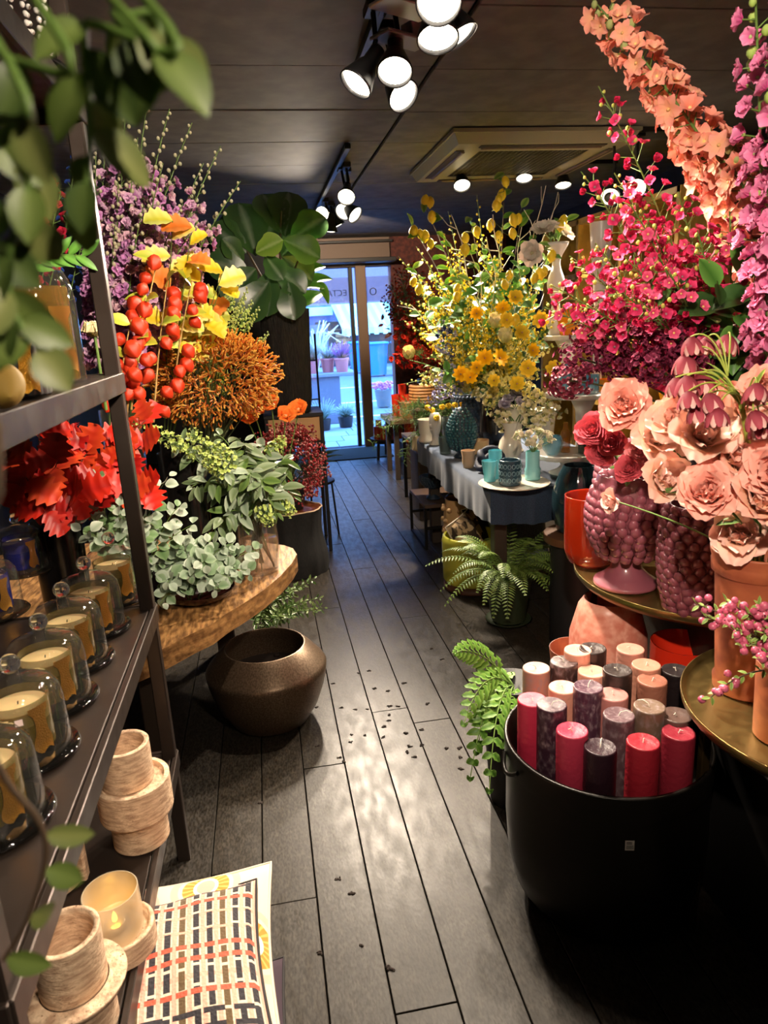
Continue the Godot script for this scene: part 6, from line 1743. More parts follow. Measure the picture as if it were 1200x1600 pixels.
# ---- things on the floor along the right ---------------------------------
func right_floor() -> void:
	var t := thing("low_stand", "low black iron stand with a dark plank top under navy bowls", "stand", Vector3(1.24, 0, -4.95))
	var m := MB.new()
	for k in 2:
		m = MB.new()
		m.box(Vector3(0.19, 0.025, 0.52), Vector3(-0.1 + 0.2 * k, 0.32, 0), 0.003)
		part(t, "plank", m, mat("stand_plank", "4c382a", 0.5))
	for s in [Vector2(-1, -1), Vector2(1, -1), Vector2(1, 1), Vector2(-1, 1)]:
		m = MB.new()
		m.box(Vector3(0.02, 0.31, 0.02), Vector3(s.x * 0.19, 0.155, s.y * 0.25), 0.002)
		part(t, "leg", m, M.black_iron)
	for s in [-1.0, 1.0]:
		m = MB.new()
		m.box(Vector3(0.02, 0.02, 0.5), Vector3(s * 0.19, 0.012, 0), 0.002)
		part(t, "runner", m, M.black_iron)
		m = MB.new()
		m.box(Vector3(0.38, 0.02, 0.02), Vector3(0, 0.16, s * 0.25), 0.002)
		part(t, "crossbar", m, M.black_iron)
	for k in 2:
		var q := Vector3(1.15, 0.334, -4.86) if k == 0 else Vector3(1.3, 0.334, -4.84)
		t = thing("pine_cone_bowl", ["navy pine cone bowl on a slim foot, nearer the aisle", "wider navy pine cone bowl under the cloth's edge"][k], "bowl", q)
		m = MB.new()
		m.lathe([Vector2(0, 0), Vector2(0.05, 0), Vector2(0.052, 0.01), Vector2(0.02, 0.04), Vector2(0.02, 0.07), Vector2(0.05, 0.09), Vector2(0.085, 0.13), Vector2(0.088, 0.17), Vector2(0.08, 0.172), Vector2(0.05, 0.11), Vector2(0, 0.1)], 32)
		part(t, "body", m, M.navy_glaze, Transform3D(Basis().scaled(Vector3.ONE * (1.0 + 0.15 * k)), Vector3.ZERO))
		part(t, "scale_pattern", scales(func(f): return 0.05 + 0.04 * sin(PI * f * 0.6), 0.09, 0.17, 5, 24, 0.0115), M.navy_glaze, Transform3D(Basis().scaled(Vector3.ONE * (1.0 + 0.15 * k)), Vector3.ZERO))
	m = MB.new()
	m.box(Vector3(0.3, 0.56, 0.3), Vector3(0, 0.28, 0), 0.005)
	single("dark_box", m, M.dark_wood, "dark box under the far table end carrying a cream rolled vessel", "box", at(1.32, 0.002, -5.6))
	t = thing("rolled_vessel", "cream ceramic roll with a dark band beneath the cloth's far end", "vessel", Vector3(1.219, 0.469, -5.5))
	m = MB.new()
	m.xf = Transform3D(Basis(Vector3.BACK, 1.35), Vector3.ZERO)
	m.lathe([Vector2(0.055, -0.07), Vector2(0.06, -0.06), Vector2(0.06, 0.06), Vector2(0.055, 0.07), Vector2(0.045, 0.06), Vector2(0.045, -0.06), Vector2(0.055, -0.07)], 24)
	part(t, "roll", m, mat("cream_clay", "cdb892", 0.5))
	t.position.y = 0.625
	t = thing("knobbed_pot", "beige clay pot studded with knobs beside the low stand", "pot", Vector3(1.2, 0, -4.32))
	m = MB.new()
	m.lathe([Vector2(0, 0), Vector2(0.09, 0), Vector2(0.1, 0.02), Vector2(0.115, 0.2), Vector2(0.11, 0.36), Vector2(0.095, 0.42), Vector2(0.1, 0.46), Vector2(0.09, 0.465), Vector2(0.085, 0.4), Vector2(0.09, 0.2), Vector2(0, 0.1)], 36)
	part(t, "body", m, mat("clay_tan", "b08d62", 0.55))
	for row in 5:
		for k in 10:
			var a := TAU * (k + 0.5 * (row % 2)) / 10.0
			m = MB.new()
			m.ball(Vector3.ZERO, Vector3(0.016, 0.016, 0.02), 8, 6)
			part(t, "knob", m, M.clay_tan, Transform3D(Basis(), Vector3(0.115 * cos(a), 0.1 + 0.075 * row, 0.115 * sin(a))))
	# cushions leaning behind the yellow pot
	for k in 3:
		t = thing("floor_cushion", ["cowhide print cushion with a pale piped edge leaning on the clay pot", "black cushion with pale piping behind the cowhide one", "grey speckled cushion under the table's near end"][k], "cushion", [Vector3(1.22, 0.24, -4.02), Vector3(1.36, 0.26, -4.1), Vector3(1.5, 0.24, -4.05)][k])
		m = pillow(0.42, 0.46, 0.1)
		var b := Basis(Vector3.UP, [0.7, 0.5, 0.15][k]) * Basis(Vector3.RIGHT, -0.3) * Basis(Vector3.BACK, [0.25, 0.1, 0.0][k])
		part(t, "cover", m, [mat("cowhide", "ffffff", 0.85, 0.0, {"albedo_texture": noise_tex(0.012, 3, Color("2a1d16"), Color("d2b48c"), 256, 55, 0.48, 0.54), "uv1_triplanar": true, "uv1_scale": Vector3(4, 4, 4)}), mat("black_cloth", "15120f", 0.9), grained("grey_cloth", "4a5256", "7a8286", 0.9, 0.06, Vector3(6, 6, 6))][k], Transform3D(b, Vector3.ZERO))
		m = MB.new()
		var ring := []
		for j in 41:
			var q := pillow_edge(j / 40.0, 0.42, 0.46)
			ring.append(q)
		m.tube(ring, 0.005, 0.005, 6)
		part(t, "piping", m, mat("piping_pale", "cdbfa8", 0.7), Transform3D(b, Vector3.ZERO))
	t = thing("yellow_pot", "yellow green glazed drum pot on a brown base behind the fern", "pot", Vector3(1.16, 0, -3.92))
	m = MB.new()
	m.lathe([Vector2(0.17, 0.05), Vector2(0.182, 0.07), Vector2(0.185, 0.3), Vector2(0.178, 0.335), Vector2(0.165, 0.34), Vector2(0.162, 0.33), Vector2(0.165, 0.1), Vector2(0, 0.09)], 48)
	part(t, "glazed_body", m, mat("lime_glaze", "a8a63c", 0.25))
	m = MB.new()
	m.lathe([Vector2(0, 0), Vector2(0.17, 0), Vector2(0.18, 0.01), Vector2(0.178, 0.05), Vector2(0, 0.05)], 40)
	part(t, "clay_base", m, mat("base_brown", "4a2a18", 0.6))
	# boston fern in a dark green pot
	var fc := Vector3(1.19, 0, -3.37)
	t = thing("fern_pot", "dark green fluted flowerpot standing on its saucer", "flowerpot", fc)
	m = MB.new()
	m.lathe([Vector2(0, 0.012), Vector2(0.085, 0.012), Vector2(0.09, 0.02), Vector2(0.122, 0.24), Vector2(0.13, 0.245), Vector2(0.13, 0.275), Vector2(0.12, 0.275), Vector2(0.115, 0.24), Vector2(0, 0.235)], 48, 0.008, 24)
	part(t, "pot", m, mat("green_pot", "28321e", 0.55))
	m = MB.new()
	m.lathe([Vector2(0, 0), Vector2(0.1, 0), Vector2(0.125, 0.022), Vector2(0.12, 0.024), Vector2(0.1, 0.01), Vector2(0, 0.011)], 40)
	part(t, "saucer", m, M.green_pot)
	t = thing("boston_fern", "bushy Boston fern with arching light green fronds", "fern", fc + Vector3(0, 0.24, 0))
	for k in 44:
		var a := TAU * k / 44.0 * 9.0 + rnd(-0.2, 0.2)
		var L := rnd(0.3, 0.46)
		var up := rnd(0.02, 0.3) if k > 10 else rnd(0.2, 0.42)
		var d := Vector3(cos(a), 0, sin(a))
		var pts := bez(Vector3(d.x * 0.02, 0, d.z * 0.02), d * L * (1.0 if up < 0.25 else 0.75) + Vector3(0, up - 0.12, 0), Vector3(0, 0.17, 0), 14)
		part(t, "frond", frond(pts, 21, 0.05, lin("3d5a22").lerp(lin("6f8f3c"), rnd(0, 1)), lin("8aa552")), M.foliage)
	# blue glass vase on a round wooden drum
	t = thing("round_drum", "dark round drum with a brown board top under the blue glass vase", "drum", Vector3(1.44, 0, -3.06))
	m = MB.new()
	m.lathe([Vector2(0, 0), Vector2(0.13, 0), Vector2(0.135, 0.01), Vector2(0.135, 0.53), Vector2(0, 0.53)], 40)
	part(t, "body", m, M.dark_plastic)
	m = MB.new()
	m.lathe([Vector2(0, 0.531), Vector2(0.165, 0.531), Vector2(0.17, 0.535), Vector2(0.17, 0.565), Vector2(0.165, 0.57), Vector2(0, 0.57)], 40)
	part(t, "board", m, mat("drum_brown", "5b3d24", 0.45))
	vessel("blue_glass_vase", "large grey blue ribbed glass vase on the wooden drum", "vase", Vector3(1.43, 0.571, -3.06), [Vector2(0, 0), Vector2(0.08, 0), Vector2(0.1, 0.02), Vector2(0.122, 0.12), Vector2(0.12, 0.2), Vector2(0.09, 0.29), Vector2(0.07, 0.33), Vector2(0.066, 0.33), Vector2(0.1, 0.2), Vector2(0.1, 0.05), Vector2(0, 0.03)], mat("slate_glass", "3f6470", 0.08, 0.0, {"transparency": BaseMaterial3D.TRANSPARENCY_ALPHA, "albedo_color": Color(0.12, 0.2, 0.23, 0.85), "normal_enabled": true, "normal_scale": 0.2, "normal_texture": noise_tex(0.02, 2, Color.BLACK, Color.WHITE, 128, 6, 0.2, 0.8, 3.0), "uv1_triplanar": true, "uv1_scale": Vector3(1, 14, 1)}), 40)
	cushions()

func pillow_edge(f: float, w: float, h: float) -> Vector3:
	# outline of a cushion with drawn-in sides
	var s := int(f * 4.0) % 4
	var g := fmod(f * 4.0, 1.0)
	var c := [Vector2(-1, -1), Vector2(1, -1), Vector2(1, 1), Vector2(-1, 1)]
	var q: Vector2 = c[s].lerp(c[(s + 1) % 4], g)
	var pull := 1.0 - 0.07 * sin(PI * g)
	if s % 2 == 0:
		q.y *= pull
	else:
		q.x *= pull
	return Vector3(q.x * w / 2, q.y * h / 2, 0)

func pillow(w: float, h: float, d: float, n := 16) -> MB:
	# stuffed square in x and y, thick along z; uv runs over the front
	var m := MB.new()
	for side in [1.0, -1.0]:
		var p := PackedVector3Array()
		var us := PackedVector2Array()
		for r in n + 1:
			for k in n + 1:
				var x = (2.0 * k / n - 1.0) * side
				var y := 2.0 * r / n - 1.0
				var px = x * (1.0 - 0.07 * (1.0 - y * y) * absf(x))
				var py = y * (1.0 - 0.07 * (1.0 - x * x) * absf(y))
				var z = d / 2 * pow(maxf((1 - x * x) * (1 - y * y), 0.0), 0.42) + 0.003 * sin(x * 9.0 + y * 5.0) * (1 - x * x)
				p.append(Vector3(-px * w / 2 * -1.0, py * h / 2, z * side))
				us.append(Vector2(0.5 + x * 0.5, 0.5 - y * 0.5))
		# rows run up, columns run along x: turned so that the outside faces out
		var q := PackedVector3Array()
		var uq := PackedVector2Array()
		for r in n + 1:
			for k in n + 1:
				q.append(p[r * (n + 1) + n - k])
				uq.append(us[r * (n + 1) + n - k])
		m.grid(q, n + 1, n + 1, PackedColorArray(), uq)
	return m

func frond(pts: Array, n: int, W: float, c0: Color, c1: Color) -> MB:
	# a fern frond: a midrib with pairs of narrow leaflets
	var m := MB.new()
	m.tube(pts, 0.002, 0.001, 4, c0, c0)
	for i in n:
		var f := 0.12 + 0.88 * i / (n - 1.0)
		var a := along(pts, f)
		var tan: Vector3 = a[1]
		var side := tan.cross(Vector3.UP).normalized()
		if side.length() < 0.1:
			side = tan.cross(Vector3.RIGHT).normalized()
		var up := side.cross(tan)
		for s in [-1.0, 1.0]:
			var w := W * pow(sin(PI * clampf(f * 0.86 + 0.1, 0.0, 1.0)), 0.8)
			m.xf = aim_face(a[0], side * s + tan * 0.45 + up * 0.05, up)
			m.leaf(maxf(w, 0.006), 0.0044, 0.6, 0.25, 0.8, 3, c0, c1)
	m.xf = Transform3D()
	return m

func cushions() -> void:
	# printed cushions piled on the floor by the shelf unit
	var img := Image.create(512, 512, false, Image.FORMAT_RGB8)
	img.fill(Color("dcc8b2"))
	var ink := {"k": Color("221e26"), "b": Color("5a4628"), "p": Color("e0a28e"), "r": Color("c4523a")}
	for x in range(0, 512, 37):
		img.fill_rect(Rect2i(x + 21, 0, 12, 512), ink.p)
	for y in [112, 168, 300, 452]:
		img.fill_rect(Rect2i(0, y, 512, 13), ink.p)
	var col := 0
	for x in range(0, 512, 37):
		for y in range(0, 512, 56):
			img.fill_rect(Rect2i(x + 1, y + (col % 3) * 5, 16, 48), ink["b"] if col % 3 == 2 else ink["k"])
		col += 1
	for y in [60, 216, 252, 340, 484]:
		for x in range(0, 512, 37):
			img.fill_rect(Rect2i(x - 6, y, 28, 14), ink.r)
	for y in [14, 392, 428]:
		for x in range(0, 512, 74):
			img.fill_rect(Rect2i(x - 14, y, 52, 13), ink.k)
	var weave := {"albedo_texture": ImageTexture.create_from_image(img), "rim_enabled": true, "rim": 0.3, "normal_enabled": true, "normal_scale": 0.3, "normal_texture": noise_tex(0.2, 3, Color.BLACK, Color.WHITE, 256, 19, 0.2, 0.8, 3.0)}
	var circ := Image.create(512, 512, false, Image.FORMAT_RGB8)
	circ.fill(Color("e9d6bd"))
	for c in [Vector2(110, 110), Vector2(330, 60), Vector2(240, 300), Vector2(460, 260), Vector2(60, 420), Vector2(400, 460)]:
		for y in range(maxi(0, c.y - 100), mini(512, c.y + 100)):
			for x in range(maxi(0, c.x - 100), mini(512, c.x + 100)):
				var d := Vector2(x, y).distance_to(c)
				var a = (Vector2(x, y) - c).angle()
				if d < 26:
					circ.set_pixel(x, y, Color("b8ac9c"))
				elif d < 36:
					circ.set_pixel(x, y, Color("efe6d8"))
				elif d < 66:
					circ.set_pixel(x, y, Color("dd8a2c") if sin(a * 20.0) > -0.4 else Color("e9b25c"))
				elif d > 78 and d < 98:
					circ.set_pixel(x, y, Color("e4b6a2"))
	var look := [mat("plaid_print", "ffffff", 0.85, 0.0, weave), mat("circle_print", "ffffff", 0.85, 0.0, {"albedo_texture": ImageTexture.create_from_image(circ), "rim_enabled": true, "rim": 0.3}), mat("aubergine_velvet", "33222f", 0.9, 0.0, {"rim_enabled": true, "rim": 0.5})]
	for k in 3:
		var t := thing("printed_cushion", ["plaid cushion of black, pink and red checks on top of the pile", "cream cushion with orange rings under the plaid one", "aubergine velvet cushion at the bottom of the pile"][k], "cushion", [Vector3(-0.325, 0.25, -1.27), Vector3(-0.315, 0.2, -1.35), Vector3(-0.29, 0.06, -1.22)][k])
		var b := Basis(Vector3.UP, [0.09, -0.02, 0.05][k]) * Basis(Vector3.RIGHT, -PI / 2 + [0.05, 0.2, 0.0][k]) * Basis(Vector3.BACK, [0.0, 0.04, 0.0][k])
		var w: float = [0.43, 0.45, 0.44][k]
		var h: float = [0.45, 0.46, 0.46][k]
		part(t, "cover", pillow(w, h, [0.11, 0.11, 0.12][k], 24), look[k], Transform3D(b, Vector3.ZERO))
		var m := MB.new()
		var ring := []
		for j in 61:
			ring.append(pillow_edge(j / 60.0, w, h))
		m.tube(ring, 0.004, 0.004, 6)
		part(t, "piping", m, mat("piping_black", "1d1a1c", 0.8) if k != 1 else mat("piping_cream", "e2d2bc", 0.8), Transform3D(b, Vector3.ZERO))

# ---- brass tables, pink vases, candles -----------------------------------
func brass_table(label: String, p: Vector3, r: float, h: float) -> void:
	var t := thing("brass_tray_table", label, "table", p)
	var m := MB.new()
	m.lathe([Vector2(0, h - 0.012), Vector2(r * 0.9, h - 0.012), Vector2(r - 0.012, h - 0.01), Vector2(r, h + 0.006), Vector2(r + 0.002, h + 0.022), Vector2(r - 0.002, h + 0.024), Vector2(r - 0.008, h + 0.01), Vector2(r - 0.02, h), Vector2(0, h)], 96)
	part(t, "tray", m, M.brass)
	m = MB.new()
	var ring := []
	for k in 49:
		ring.append(Vector3(r * 0.85 * cos(TAU * k / 48.0), h - 0.02, r * 0.85 * sin(TAU * k / 48.0)))
	m.tube(ring, 0.008, 0.008, 6)
	part(t, "leg_ring", m, mat("dark_brass", "4c3c22", 0.4, 0.8))
	for k in 4:
		var a := TAU * k / 4.0 + 0.35
		m = MB.new()
		m.box(Vector3(0.022, h - 0.02, 0.022), Vector3(r * 0.85 * cos(a), (h - 0.02) / 2, r * 0.85 * sin(a)), 0.002)
		part(t, "leg", m, M.dark_brass)

func gold_tables() -> void:
	brass_table("larger round brass tray table carrying the pink pine cone vases", Vector3(1.47, 0, -2.08), 0.46, 0.7)
	brass_table("smaller round brass tray table carrying the terracotta pots", Vector3(1.27, 0, -1.26), 0.36, 0.66)
	var m := MB.new()
	m.box(Vector3(0.42, 0.62, 0.5), Vector3(0, 0.31, 0), 0.006)
	single("dark_pedestal", m, grained("patina", "141712", "22261e", 0.6, 0.03, Vector3(3, 3, 3)), "dark green black pedestal block under the larger brass table", "pedestal", at(1.52, 0.002, -2.0))
	for k in 2:
		m = MB.new()
		m.box(Vector3(0.34, 0.5 - 0.08 * k, 0.4), Vector3(0, 0.25 - 0.04 * k, 0), 0.005)
		single("black_crate", m, mat("crate_black", "121010", 0.55), ["black crate on the floor under the smaller brass table", "lower black crate beside the picture's edge"][k], "crate", at(1.27 + 0.38 * k, 0.002, -1.3 + 0.05 * k))
	var pink: Material = mat("rose_glaze", "94505f", 0.16, 0.0, {"clearcoat_enabled": true, "clearcoat": 0.7})
	var rose: Material = mat("rose_glaze_deep", "7d404c", 0.16, 0.0, {"clearcoat_enabled": true, "clearcoat": 0.7})
	var T := 0.702
	# goblet
	var t := thing("pine_cone_goblet", "rose pink pine cone goblet on a flared foot", "vase", Vector3(1.146, 0.702, -2.071))
	m = MB.new()
	m.lathe([Vector2(0, 0), Vector2(0.1, 0), Vector2(0.106, 0.006), Vector2(0.104, 0.016), Vector2(0.075, 0.035), Vector2(0.052, 0.06), Vector2(0.046, 0.09), Vector2(0.05, 0.105)], 48)
	part(t, "foot", m, pink)
	m = MB.new()
	m.lathe([Vector2(0.05, 0.1), Vector2(0.09, 0.13), Vector2(0.118, 0.18), Vector2(0.126, 0.24), Vector2(0.118, 0.32), Vector2(0.1, 0.38), Vector2(0.092, 0.38), Vector2(0.11, 0.3), Vector2(0, 0.2)], 40)
	part(t, "bowl", m, rose)
	part(t, "scale_pattern", scales(func(f): return 0.128 * pow(sin(PI * (0.2 + 0.62 * f)), 0.8), 0.105, 0.38, 11, 21, 0.0185, 0.5, 0.8), pink)
	t = thing("pine_cone_vase", "egg shaped rose pine cone vase beside the goblet", "vase", Vector3(1.211, 0.702, -1.799))
	m = MB.new()
	m.lathe([Vector2(0, 0), Vector2(0.06, 0), Vector2(0.082, 0.06), Vector2(0.095, 0.16), Vector2(0.09, 0.27), Vector2(0.075, 0.34), Vector2(0.07, 0.34), Vector2(0.08, 0.2), Vector2(0, 0.1)], 40)
	part(t, "body", m, rose)
	part(t, "scale_pattern", scales(func(f): return 0.094 * pow(sin(PI * (0.22 + 0.5 * f)), 0.7), 0.012, 0.34, 14, 17, 0.0175, 0.5, 0.75), rose)
	t = thing("pine_cone_vase", "paler pink pine cone vase behind the orange glass", "vase", Vector3(1.3, 0.702, -2.36))
	m = MB.new()
	m.lathe([Vector2(0, 0), Vector2(0.07, 0), Vector2(0.1, 0.08), Vector2(0.115, 0.2), Vector2(0.11, 0.32), Vector2(0.1, 0.42), Vector2(0.092, 0.42), Vector2(0.1, 0.2), Vector2(0, 0.1)], 40)
	part(t, "body", m, pink)
	part(t, "scale_pattern", scales(func(f): return 0.116 * pow(sin(PI * (0.25 + 0.5 * f)), 0.7), 0.02, 0.42, 15, 21, 0.018, 0.5, 0.8), mat("pale_rose_glaze", "ac6a78", 0.16, 0.0, {"clearcoat_enabled": true, "clearcoat": 0.7}))
	vessel("orange_glass_vase", "rounded orange glass vase at the brass table's edge", "vase", Vector3(1.125, 0.702, -2.29), [Vector2(0, 0), Vector2(0.06, 0), Vector2(0.085, 0.02), Vector2(0.096, 0.06), Vector2(0.097, 0.26), Vector2(0.093, 0.262), Vector2(0.09, 0.255), Vector2(0.088, 0.07), Vector2(0, 0.02)], mat("vermilion_glass", "d8482a", 0.12, 0.0, {"transparency": BaseMaterial3D.TRANSPARENCY_ALPHA, "albedo_color": Color(0.62, 0.15, 0.05, 0.8)}), 48)
	# terracotta
	for k in 2:
		var q: Vector3 = [Vector3(1.13, 0.662, -1.428), Vector3(1.069, 0.662, -1.221)][k]
		t = thing("terracotta_pot", ["tall terracotta pot with a banded rim holding pink lisianthus", "smaller smooth terracotta pot with berry sprigs near the tray's rim"][k], "pot", q)
		var h: float = [0.37, 0.18][k]
		m = MB.new()
		if k == 0:
			m.lathe([Vector2(0, 0), Vector2(0.075, 0), Vector2(0.078, 0.004), Vector2(0.08, 0.03), Vector2(0.074, 0.036), Vector2(0.092, h - 0.06), Vector2(0.1, h - 0.055), Vector2(0.103, h - 0.03), Vector2(0.1, h - 0.026), Vector2(0.106, h - 0.004), Vector2(0.102, h), Vector2(0.094, h - 0.004), Vector2(0.088, h - 0.06), Vector2(0, h - 0.07)], 48)
		else:
			m.lathe([Vector2(0, 0), Vector2(0.056, 0), Vector2(0.06, 0.004), Vector2(0.066, h), Vector2(0.06, h), Vector2(0.058, h - 0.02), Vector2(0, h - 0.03)], 48)
		part(t, "pot", m, grained("terracotta", "934a30", "b0623e", 0.5, 0.02, Vector3(3, 3, 3), {"clearcoat_enabled": true, "clearcoat": 0.3}))
	# big frosted vases beneath the brass table
	vessel("salmon_vase", "large frosted salmon pink glass vase under the brass table", "vase", Vector3(1.12, 0.002, -2.13), [Vector2(0, 0), Vector2(0.1, 0), Vector2(0.12, 0.04), Vector2(0.14, 0.3), Vector2(0.132, 0.5), Vector2(0.105, 0.6), Vector2(0.085, 0.63), Vector2(0.08, 0.62), Vector2(0.12, 0.5), Vector2(0, 0.3)], mat("salmon", "ffffff", 0.35, 0.0, {"albedo_texture": noise_tex(0.05, 4, Color("d8806c"), Color("eeb09c"), 256, 81), "uv1_triplanar": true, "uv1_scale": Vector3(2, 2, 2)}), 40)
	vessel("red_vase", "glossy red orange glass vase beside the salmon one", "vase", Vector3(1.25, 0.002, -1.88), [Vector2(0, 0), Vector2(0.08, 0), Vector2(0.1, 0.04), Vector2(0.1, 0.56), Vector2(0.095, 0.56), Vector2(0, 0.3)], mat("red_orange_glass", "d8301a", 0.12), 36)
	vessel("clay_rim_pot", "small terracotta bowl showing its rim behind the candles", "pot", Vector3(0.985, 0.002, -2.1), [Vector2(0, 0), Vector2(0.05, 0), Vector2(0.07, 0.3), Vector2(0.09, 0.47), Vector2(0.085, 0.47), Vector2(0.06, 0.3), Vector2(0, 0.2)], M.terracotta, 28)

func candle_bin() -> void:
	var c := Vector3(0.825, 0, -1.56)
	var t := thing("candle_bin", "large black round bin filled with pillar candles", "bin", c)
	var m := MB.new()
	m.lathe([Vector2(0, 0.004), Vector2(0.19, 0.004), Vector2(0.215, 0.014), Vector2(0.245, 0.06), Vector2(0.262, 0.14), Vector2(0.268, 0.25), Vector2(0.266, 0.42), Vector2(0.27, 0.425), Vector2(0.272, 0.49), Vector2(0.268, 0.496), Vector2(0.26, 0.494), Vector2(0.256, 0.4), Vector2(0.25, 0.36), Vector2(0, 0.36)], 80)
	part(t, "body", m, mat("black_steel", "15120f", 0.35, 0.3))
	m = MB.new()
	var q := []
	for k in 4:
		var a = 1.86 + [0.0, -0.08, -0.08, 0.0][k]
		q.append(Vector3(0.2685 * cos(a), 0.352 + [0.0, 0.0, 0.028, 0.028][k], 0.2685 * sin(a)))
	m.face(q)
	part(t, "price_label", m, mat("label_white", "dcd6cc", 0.6))
	m = MB.new()
	for k in 9:
		var a := 1.852 - 0.0072 * k - 0.003
		m.face([Vector3(0.2692 * cos(a), 0.356, 0.2692 * sin(a)), Vector3(0.2692 * cos(a - 0.0036), 0.356, 0.2692 * sin(a - 0.0036)), Vector3(0.2692 * cos(a - 0.0036), 0.367, 0.2692 * sin(a - 0.0036)), Vector3(0.2692 * cos(a), 0.367, 0.2692 * sin(a))])
	for k in 2:
		var y := 0.37 + 0.004 * k
		m.face([Vector3(0.2692 * cos(1.85), y, 0.2692 * sin(1.85)), Vector3(0.2692 * cos(1.8), y, 0.2692 * sin(1.8)), Vector3(0.2692 * cos(1.8), y + 0.002, 0.2692 * sin(1.8)), Vector3(0.2692 * cos(1.85), y + 0.002, 0.2692 * sin(1.85))])
	part(t, "printed_marking", m, mat("label_ink", "2a2626", 0.6))
	for s in [-1.0]:
		m = MB.new()
		m.tube(bez(Vector3(-0.272, 0.46, -0.04), Vector3(-0.272, 0.46, 0.06), Vector3(-0.03, -0.05, 0), 8), 0.006, 0.006, 6)
		part(t, "handle", m, M.black_steel)
	var pink := "c8304e"
	var blush := "d99a86"
	var plum := "2c1a24"
	var mauve := "7d5a58"
	var list := [
		[Vector3(0.694, 0.625, -1.73), 0.625, "a87c6c", true, "dusty rose pillar candle at the bin's far rim, nearest the fern"],
		[Vector3(0.772, 0.64, -1.719), 0.64, "3a2a28", true, "dark brown frosted pillar candle with a long white wick, second along the far rim"],
		[Vector3(0.823, 0.66, -1.738), 0.66, blush, false, "pale peach pillar candle half hidden behind the dark one at the far rim"],
		[Vector3(0.868, 0.66, -1.738), 0.66, "2a1c1a", false, "dark chocolate pillar candle before the salmon vase"],
		[Vector3(0.973, 0.655, -1.714), 0.655, "c08676", false, "salmon pillar candle before the red vase"],
		[Vector3(0.831, 0.63, -1.663), 0.63, blush, false, "pale blush pillar candle in the middle behind the frosted plum one"],
		[Vector3(0.878, 0.655, -1.609), 0.655, "2c2220", false, "near black pillar candle in the bin's middle row"],
		[Vector3(0.971, 0.65, -1.624), 0.65, "b8806c", false, "tan rose pillar candle below the pedestal block"],
		[Vector3(0.952, 0.64, -1.559), 0.64, "96604e", false, "brown rose pillar candle in front of the tan one"],
		[Vector3(1.042, 0.64, -1.593), 0.64, "1c1416", false, "black pillar candle with a curled wick beside the small brass tray"],
		[Vector3(0.726, 0.62, -1.618), 0.62, "dc9a84", false, "peach pillar candle left of the tall frosted plum one"],
		[Vector3(0.775, 0.64, -1.571), 0.64, "4a2c3c", true, "tall frosted plum pillar candle with a loose wick in the middle"],
		[Vector3(0.836, 0.62, -1.55), 0.62, "b87a74", false, "rosy pillar candle behind the frosted grey plum one"],
		[Vector3(0.623, 0.62, -1.579), 0.62, pink, false, "slim bright pink pillar candle at the bin's near side rim"],
		[Vector3(0.658, 0.625, -1.535), 0.625, "3c2230", true, "dark plum frosted pillar candle beside the bright pink one at the rim"],
		[Vector3(0.807, 0.615, -1.463), 0.615, "5a4248", true, "grey plum frosted pillar candle with a white wick in the front middle"],
		[Vector3(0.886, 0.63, -1.457), 0.63, "6a5646", true, "olive brown pillar candle behind the crimson one"],
		[Vector3(0.947, 0.61, -1.434), 0.61, "54403a", false, "dull brown pillar candle under the brass tray's rim"],
		[Vector3(0.676, 0.6, -1.449), 0.6, "c63a56", false, "bright rose pink pillar candle at the front rim"],
		[Vector3(0.721, 0.585, -1.388), 0.585, "2e1722", false, "short black plum pillar candle at the front rim with a drooping wick"],
		[Vector3(0.821, 0.595, -1.369), 0.595, "a0202f", false, "crimson pillar candle at the front rim"],
		[Vector3(0.919, 0.6, -1.378), 0.6, "8a2232", false, "deep red pillar candle with a worn top at the front rim"]]
	for e in list:
		var p: Vector3 = e[0]
		candle(Vector3(p.x, 0.362, p.z), 0.039, e[1] - 0.362, e[2], e[4], "", e[3], 1.3 if e[3] or e[2] == plum or e[2] == "2e1722" else 0.4)
	# staghorn style fern behind the bin, leaning out over the floor
	var fp := Vector3(0.72, 0.0, -1.99)
	vessel("fern_jar", "dark tall jar hidden behind the bin, holding the lobed fern", "jar", fp, [Vector2(0, 0), Vector2(0.08, 0), Vector2(0.1, 0.3), Vector2(0.09, 0.44), Vector2(0.085, 0.44), Vector2(0, 0.4)], M.dark_plastic, 28)
	t = thing("lobed_fern", "bright green fern with deeply lobed wavy fronds beside the candle bin", "fern", fp + Vector3(0, 0.42, 0))
	var o := t.position
	for e in [[Vector3(0.49, 0.641, -1.85), 0.1], [Vector3(0.483, 0.466, -1.75), 0.16], [Vector3(0.49, 0.304, -1.72), 0.2], [Vector3(0.525, 0.306, -1.65), 0.2], [Vector3(0.628, 0.292, -1.75), 0.14], [Vector3(0.549, 0.294, -1.85), 0.12], [Vector3(0.652, 0.361, -2), 0.1], [Vector3(0.719, 0.343, -2.1), 0.1], [Vector3(0.725, 0.268, -1.9), 0.1], [Vector3(0.633, 0.286, -2.05), 0.14]]:
		var pts := bez(Vector3.ZERO, e[0] - o, Vector3(-0.02, e[1], 0), 18)
		m = MB.new()
		m.tube(pts, 0.003, 0.0012, 5, lin("5f7f34"), lin("7fa04a"))
		for i in 10:
			var f := 0.22 + 0.78 * i / 9.0
			var a := along(pts, f)
			var tan: Vector3 = a[1]
			var side := tan.cross(Vector3(0, 0.6, 0.8)).normalized()
			var up := side.cross(tan)
			var w := 0.058 * pow(sin(PI * clampf(f * 0.8 + 0.16, 0.0, 1.0)), 0.8)
			for s in [-1.0, 1.0]:
				m.xf = aim_face(a[0], side * s + tan * 0.7 + rv(0.12), up)
				m.leaf(maxf(w, 0.012), 0.0105, 0.7, 0.2, 0.8, 6, lin("4f7f2a"), lin("7fa84a"), 0.5)
